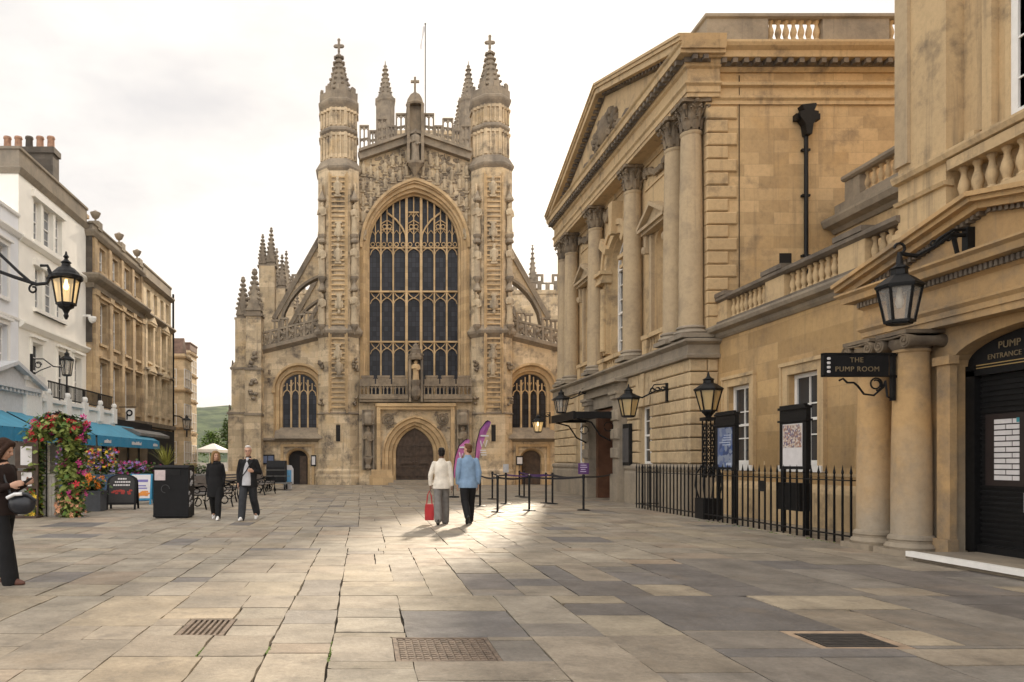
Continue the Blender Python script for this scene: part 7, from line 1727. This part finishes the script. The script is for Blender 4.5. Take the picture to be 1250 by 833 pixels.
    for h, k, an, c in J:
        c2 = c * .9 if c < 0 else c * .4
        fr = lambda x, y, z: (an.x + x, an.y + y * math.cos(c2) - z * math.sin(c2) * 0 , an.z + z - (y) * math.sin(c2) * -1)
        m = MB(lambda x, y, z: (an.x + x, an.y + y * math.cos(c2) + z * math.sin(c2), an.z + z * math.cos(c2) + y * math.sin(c2) * -1))
        rings(m, [(-.072, .042, .135, 0, -.055), (-.055, .046, .138, 0, -.055), (-.03, .044, .125, 0, -.05), (.0, .042, .078, 0, -.015), (.05, .044, .052, 0, .0), (.075, .04, .046, 0, .0)], 14); link('shoe', remesh(m.mesh('shoe'), .009, 3), shoes, t)
    # upper garment with sleeves
    m = MB(); b = bulk; zl = coat_len
    hemf = 1.0
    prof = [(zl, .208 * b ** .5, .152 * b, .008), (.93, .196 * b ** .5, .142 * b, .004), (1.0, .182 * b ** .5, .132 * b, 0), (1.10, (waist + .02) * b ** .5, .118 * b, 0), (1.26, .168, .126, 0), (1.35, .17, .12, 0), (1.41, .145, .1, .0), (1.45, .1, .08, .008), (1.48, .07, .065, .012), (1.515, .066, .06, .014)]
    rings(m, [(z - dz_, rx, ry, 0, cy + lean * max(0, z - .95)) for z, rx, ry, cy in prof], 24)
    for sp_, el, wr in A: limb(m, [sp_ + Vector((0, 0, -.005)), (sp_ + el) / 2, el, (el + wr) / 2, wr - (wr - el).normalized() * .025], [.062, .062, .057, .05, .044], 14, 3)
    if collar == 'fur':
        for k in range(14): a = k * .449; m.ball(tuple(Vector(T(.095 * math.cos(a), .01 + .085 * math.sin(a), 1.47 + .02 * math.sin(a)))), .042, 8, 6)
    gm = link('jacket', remesh(m.mesh('jacket'), .011, 4), top, t)
    if top_in is not None:      # shirt showing in the open front
        m = MB(); P = []
        rings(m, [(z - dz_, rx, ry, 0, cy + lean * max(0, z - .95)) for z, rx, ry, cy in ((.84, .11, .05, -.108 * b - .012), (1.0, .105, .05, -.1 * b - .008), (1.2, .085, .045, -.1), (1.34, .06, .045, -.082), (1.46, .04, .04, -.04), (1.49, .045, .045, -.01))], 16); link('shirt', remesh(m.mesh('shirt'), .01, 3), top_in, t)
    # hair
    m = MB(hp)
    if hairstyle == 'short': m.ball((0, .026, .045), (.083, .092, .088), 14, 10); m.ball((0, .055, -.01), (.07, .058, .07), 12, 8); m.ball((0, -.03, .108), (.066, .058, .03), 12, 8)
    elif hairstyle == 'long':
        m.ball((0, .024, .045), (.094, .104, .1), 14, 10); m.ball((0, -.04, .1), (.07, .058, .04), 12, 8)
        for q in (-1, 1): m.tube([(q * .06, -.05, .09), (q * .085, -.03, .02), (q * .095, -.01, -.08), (q * .08, -.02, -.2)], [.03, .034, .04, .024], 10)
        m.tube([(0, .07, .05), (0, .09, -.06), (0, .08, -.18)], [.07, .07, .04], 12)
    else:
        m.ball((0, .024, .045), (.094, .104, .1), 14, 10); m.ball((0, -.045, .095), (.072, .055, .045), 12, 8); m.tube([(0, .06, .0), (0, .075, -.07), (0, .07, -.12)], [.075, .06, .035], 12)
        for q in (-1, 1): m.tube([(q * .06, -.06, .085), (q * .082, -.045, .01), (q * .085, -.02, -.07), (q * .075, .02, -.11)], [.03, .034, .036, .026], 10)
    link('hair', remesh(m.mesh('hair'), .008, 2), hair, t)
    t.location = loc; t.rotation_euler = (0, 0, rotz); t.scale = (s, s, s)
    return t, A, hc, hp, dz_, T
def add(root, m, name, mat, vox=None, it=3, smooth=60):
    me = m.mesh(name, smooth=smooth)
    return link(name, remesh(me, vox, it) if vox else me, mat, root)
cloth = lambda n, c, s=20: plain(n, c, .85, noise=.16, scale=s * .45, bump=.7, spec=.2)
c_white, c_blue, c_black, c_char, c_grey, c_brown = cloth('ivory_jacket', (.66, .61, .53)), cloth('light_blue_jacket', (.20, .30, .44)), cloth('black_cloth', (.013, .013, .014)), cloth('charcoal_cloth', (.035, .037, .042)), cloth('grey_trousers', (.17, .16, .15)), cloth('dark_brown_top', (.020, .012, .010))
h_black, h_brown, h_white, h_blond, h_dark = cloth('black_hair', (.012, .01, .009), 60), cloth('brown_hair', (.12, .06, .03), 60), cloth('white_hair', (.62, .60, .57), 60), cloth('fair_hair', (.26, .16, .075), 60), cloth('dark_brown_hair', (.035, .018, .012), 60)
sh_black, sh_white, sh_brown = plain('black_shoes', (.012, .012, .012), .35), plain('white_trainers', (.7, .69, .67), .6), plain('brown_sandals', (.10, .035, .02), .6)
NAT = ((-.05, .04, -.275), (.0, -.05, -.235))
# couple walking away
Yc = 16.35
p1, A, *_ = person('person walking away in an ivory jacket and grey trousers holding a red bag', (XP(539, Yc), Yc, 0), R(176), 1.70, ((12, 6), (-14, 18)), [((-.05, .02, -.275), (-.02, -.02, -.24)), ((-.09, .02, -.27), (.0, -.03, -.235))], .185, .14, True, (0, 0, 0), skin_dark, c_white, c_grey, sh_black, h_black, 'short', .82, 1.0, .022)
p2, A2, *_ = person('person walking away in a light blue jacket and black trousers', (XP(572, Yc), Yc + .1, 0), R(184), 1.80, ((14, 4), (-14, 30)), [((-.06, .04, -.275), (.01, -.05, -.24)), ((-.05, .03, -.28), (.0, -.04, -.24))], .2, .16, False, (0, 0, R(25)), skin, c_blue, c_black, sh_black, h_brown, 'short', .80, 1.05)
bx, by = XP(524, Yc), Yc - .02
t = thing('hand_bag', 'red shopping bag hanging from the left hand of the person in ivory', 'bag', (bx, by, .12))
m = MB(); m.loft([[(bx + a * w_, by + b * .07, z) for a, b in ((-1, -1), (1, -1), (1, 1), (-1, 1))] for z, w_ in ((.09, .095), (.3, .1), (.45, .085))], True, True, True); m.build('body', plain('red_bag', (.42, .015, .02), .5), t)
for q in (-.05, .05): m = MB(); m.tube([(bx - .06, by + q, .44), (bx - .04, by + q, .64), (bx, by + q * .4, .74), (bx + .04, by + q, .64), (bx + .06, by + q, .44)], .009, 6); m.build('handle', plain('red_strap', (.34, .012, .016), .5), t)
# man and woman walking towards the camera
Ym = 17.5
p3, A3, hc3, hp3, dz3, T3 = person('white haired person in an open black jacket and pale shirt with one hand raised', (XP(303, Ym), Ym, 0), R(-8), 1.79, ((20, 8), (-18, 20)), [((-.07, .05, -.27), (.01, -.05, -.235)), ((-.08, .06, -.26), (.10, -.20, .03))], .20, .175, False, (0, 0, R(14)), skin, c_black, c_char, sh_white, h_white, 'short', .80, 1.18, .01, top_in=cloth('pale_grey_shirt', (.42, .42, .44)))
m = MB(); m.tube([tuple(T3(.15, -.02, 1.46)), tuple(T3(.10, -.12, 1.36)), tuple(T3(.0, -.155, 1.18)), tuple(T3(-.12, -.15, 1.02)), tuple(T3(-.19, -.06, .92))], .018, 6, flat=.4); add(p3, m, 'bag_strap', c_black)
m = MB(hp3)
for q in (-1, 1): m.tube([(q * .034 + .026 * math.cos(k * .63), -.1, .002 + .02 * math.sin(k * .63)) for k in range(10)], .003, 4, True); m.tube([(q * .06, -.098, .008), (q * .082, .0, .01)], .003, 4)
m.tube([(-.01, -.103, .005), (.01, -.103, .005)], .003, 4); add(p3, m, 'glasses', M['black'])
p4, A4, *_ = person('fair haired person in a long black coat with a fur collar and white trainers', (XP(262, Ym), Ym + .1, 0), R(4), 1.66, ((-16, 22), (18, 6)), [((-.05, .05, -.27), (.02, -.06, -.22)), ((-.05, .05, -.27), (.02, -.06, -.22))], .175, .135, True, (0, 0, R(28)), skin, c_black, c_black, sh_white, h_blond, 'long', .60, 1.08, 0, collar='fur')
# person with the phone at the left edge
p5, A5, hc5, hp5, dz5, T5 = person('person in dark clothes looking down at a phone at the left edge of the picture', (XP(4, 8.45), 8.45, 0), R(80), 1.66, ((13, 4), (-9, 8)), [((-.04, .02, -.26), (.05, -.22, .06)), ((-.04, .0, -.26), (.05, -.21, .08))], .175, .14, True, (R(24), 0, R(14)), skin, c_brown, c_black, sh_brown, h_dark, 'long', .84, 1.0, .035, curl=.9)
Wp = p5.matrix_basis
ph = Wp @ ((A5[0][2] + A5[1][2]) / 2 + Vector((0, -.11, .03)))
ph = Matrix.LocRotScale(p5.location, p5.rotation_euler, p5.scale) @ ((A5[0][2] + A5[1][2]) / 2 + Vector((0, -.10, .03)))
t = thing('mobile_phone', 'mobile phone held in both hands by the person at the left edge', 'phone', tuple(ph)); q = MB(); q.box(-.075, .075, -.037, .037, -.004, .004); o = link('case', q.mesh('case'), M['black'], t); q = MB(); q.box(-.07, .07, -.033, .033, .004, .005); link('screen', q.mesh('screen'), plain('phone_screen', (.10, .11, .13), .15), t); t.rotation_euler = (R(0), R(-35), R(-8))
bgx, bgy = XP(28, 8.3), 8.28
t = thing('shoulder_bag', 'black and white rounded bag at the hip of the person with the phone', 'bag', (bgx, bgy, .95))
m = MB(); m.ball((bgx, bgy, .92), (.155, .09, .125), 16, 10); m.tube([(bgx - .14, bgy, .96), (bgx - .05, bgy - .07, 1.04), (bgx + .08, bgy - .06, 1.03), (bgx + .15, bgy, .95)], .02, 8); m.build('body', plain('black_bag', (.014, .016, .022), .35), t, 60)
m = MB(); m.tube([(bgx - .13, bgy - .08, .99), (bgx - .04, bgy - .1, 1.03), (bgx + .04, bgy - .09, 1.035)], .02, 8); m.build('white_trim', plain('white_leather', (.62, .62, .62), .5), t, 60)
m = MB(); m.tube([(bgx - .12, bgy, 1.0), (bgx - .22, bgy + .05, 1.2), (bgx - .27, bgy + .1, 1.36)], .014, 6); m.build('strap', plain('black_strap', (.014, .014, .016), .5), t)
# ---------------------------------------------------------------- parts that came out as several separate pieces become one object each
def split_pieces(o, gap):
    me = o.data; n = len(me.vertices); par = list(range(n))
    def find(a):
        while par[a] != a: par[a] = par[par[a]]; a = par[a]
        return a
    for e in me.edges:
        a, b = find(e.vertices[0]), find(e.vertices[1])
        if a != b: par[a] = b
    isl = {}
    for v in me.vertices: isl.setdefault(find(v.index), []).append(v.index)
    if len(isl) < 2 or len(isl) > 400: return
    bx = []
    for k, vs_ in isl.items():
        cs = [me.vertices[i].co for i in vs_]; bx.append([k, [min(c[j] for c in cs) for j in range(3)], [max(c[j] for c in cs) for j in range(3)]])
    g = list(range(len(bx)))
    def fg(a):
        while g[a] != a: a = g[a]
        return a
    for i in range(len(bx)):
        for j in range(i):
            if all(bx[i][1][q] - gap <= bx[j][2][q] and bx[j][1][q] - gap <= bx[i][2][q] for q in range(3)):
                a, b = fg(i), fg(j)
                if a != b: g[a] = b
    groups = {}
    for i, b in enumerate(bx): groups.setdefault(fg(i), set()).add(b[0])
    if len(groups) < 2 or len(groups) > 30: return
    base = o.name.split('.')[0]; first = True
    polys = [[] for _ in groups]; of = {}
    for gi, (k, roots) in enumerate(groups.items()):
        for r_ in roots: of[r_] = gi
    for p in me.polygons: polys[of[find(p.vertices[0])]].append((list(p.vertices), p.use_smooth))
    mats = list(me.materials); co = [v.co.copy() for v in me.vertices]
    for fs_ in polys:
        idx = {}; V, Fc = [], []
        for vs_, sm in fs_:
            for i in vs_:
                if i not in idx: idx[i] = len(V); V.append(co[i])
            Fc.append([idx[i] for i in vs_])
        m2 = bpy.data.meshes.new(base); m2.from_pydata([tuple(v) for v in V], [], Fc); m2.polygons.foreach_set('use_smooth', [s_ for _, s_ in fs_])
        if any(s_ for _, s_ in fs_): m2.set_sharp_from_angle(angle=R(40))
        for mt in mats: m2.materials.append(mt)
        if first: o.data = m2; first = False
        else:
            c = o.copy(); c.data = m2; COL.objects.link(c)
for nm, gap in (('rusticated_blocks', .2), ('door_pilaster', .1), ('string_course', .05), ('cornice', .05), ('plinth', .1), ('battlement', .12), ('gable_carving', .12), ('window_surround', .1), ('balcony', .1), ('carved_corbels', .3), ('pilaster', .1), ('window_pediment', .1), ('balustrade', .05), ('upper_balustrade', .05), ('window_balustrade', .05), ('parapet_rail', .05), ('spandrel_carving', .4), ('carved_emblem', .3), ('shop_glass', .05), ('door_surround', .1), ('entrance_wall', .1), ('portal', .1), ('raking_cornice', .05), ('dentils', 2.0), ('railing_rail', .05), ('niche_pediment', .1), ('parapet', .05), ('roof', .05), ('wall', .05), ('ground_floor', .05), ('gable_moulding', .05), ('lettering', .2), ('aisle_wall', .05), ('string', .05), ('slit_surround', .3), ('balustrade_panel', .3), ('door_panelling', .3), ('weathering', .05), ('deck', .3), ('leaf', .1)):
    for o in [q for q in S.objects if q.type == 'MESH' and q.name.split('.')[0] == nm]:
        if o.data.users == 1: split_pieces(o, gap)
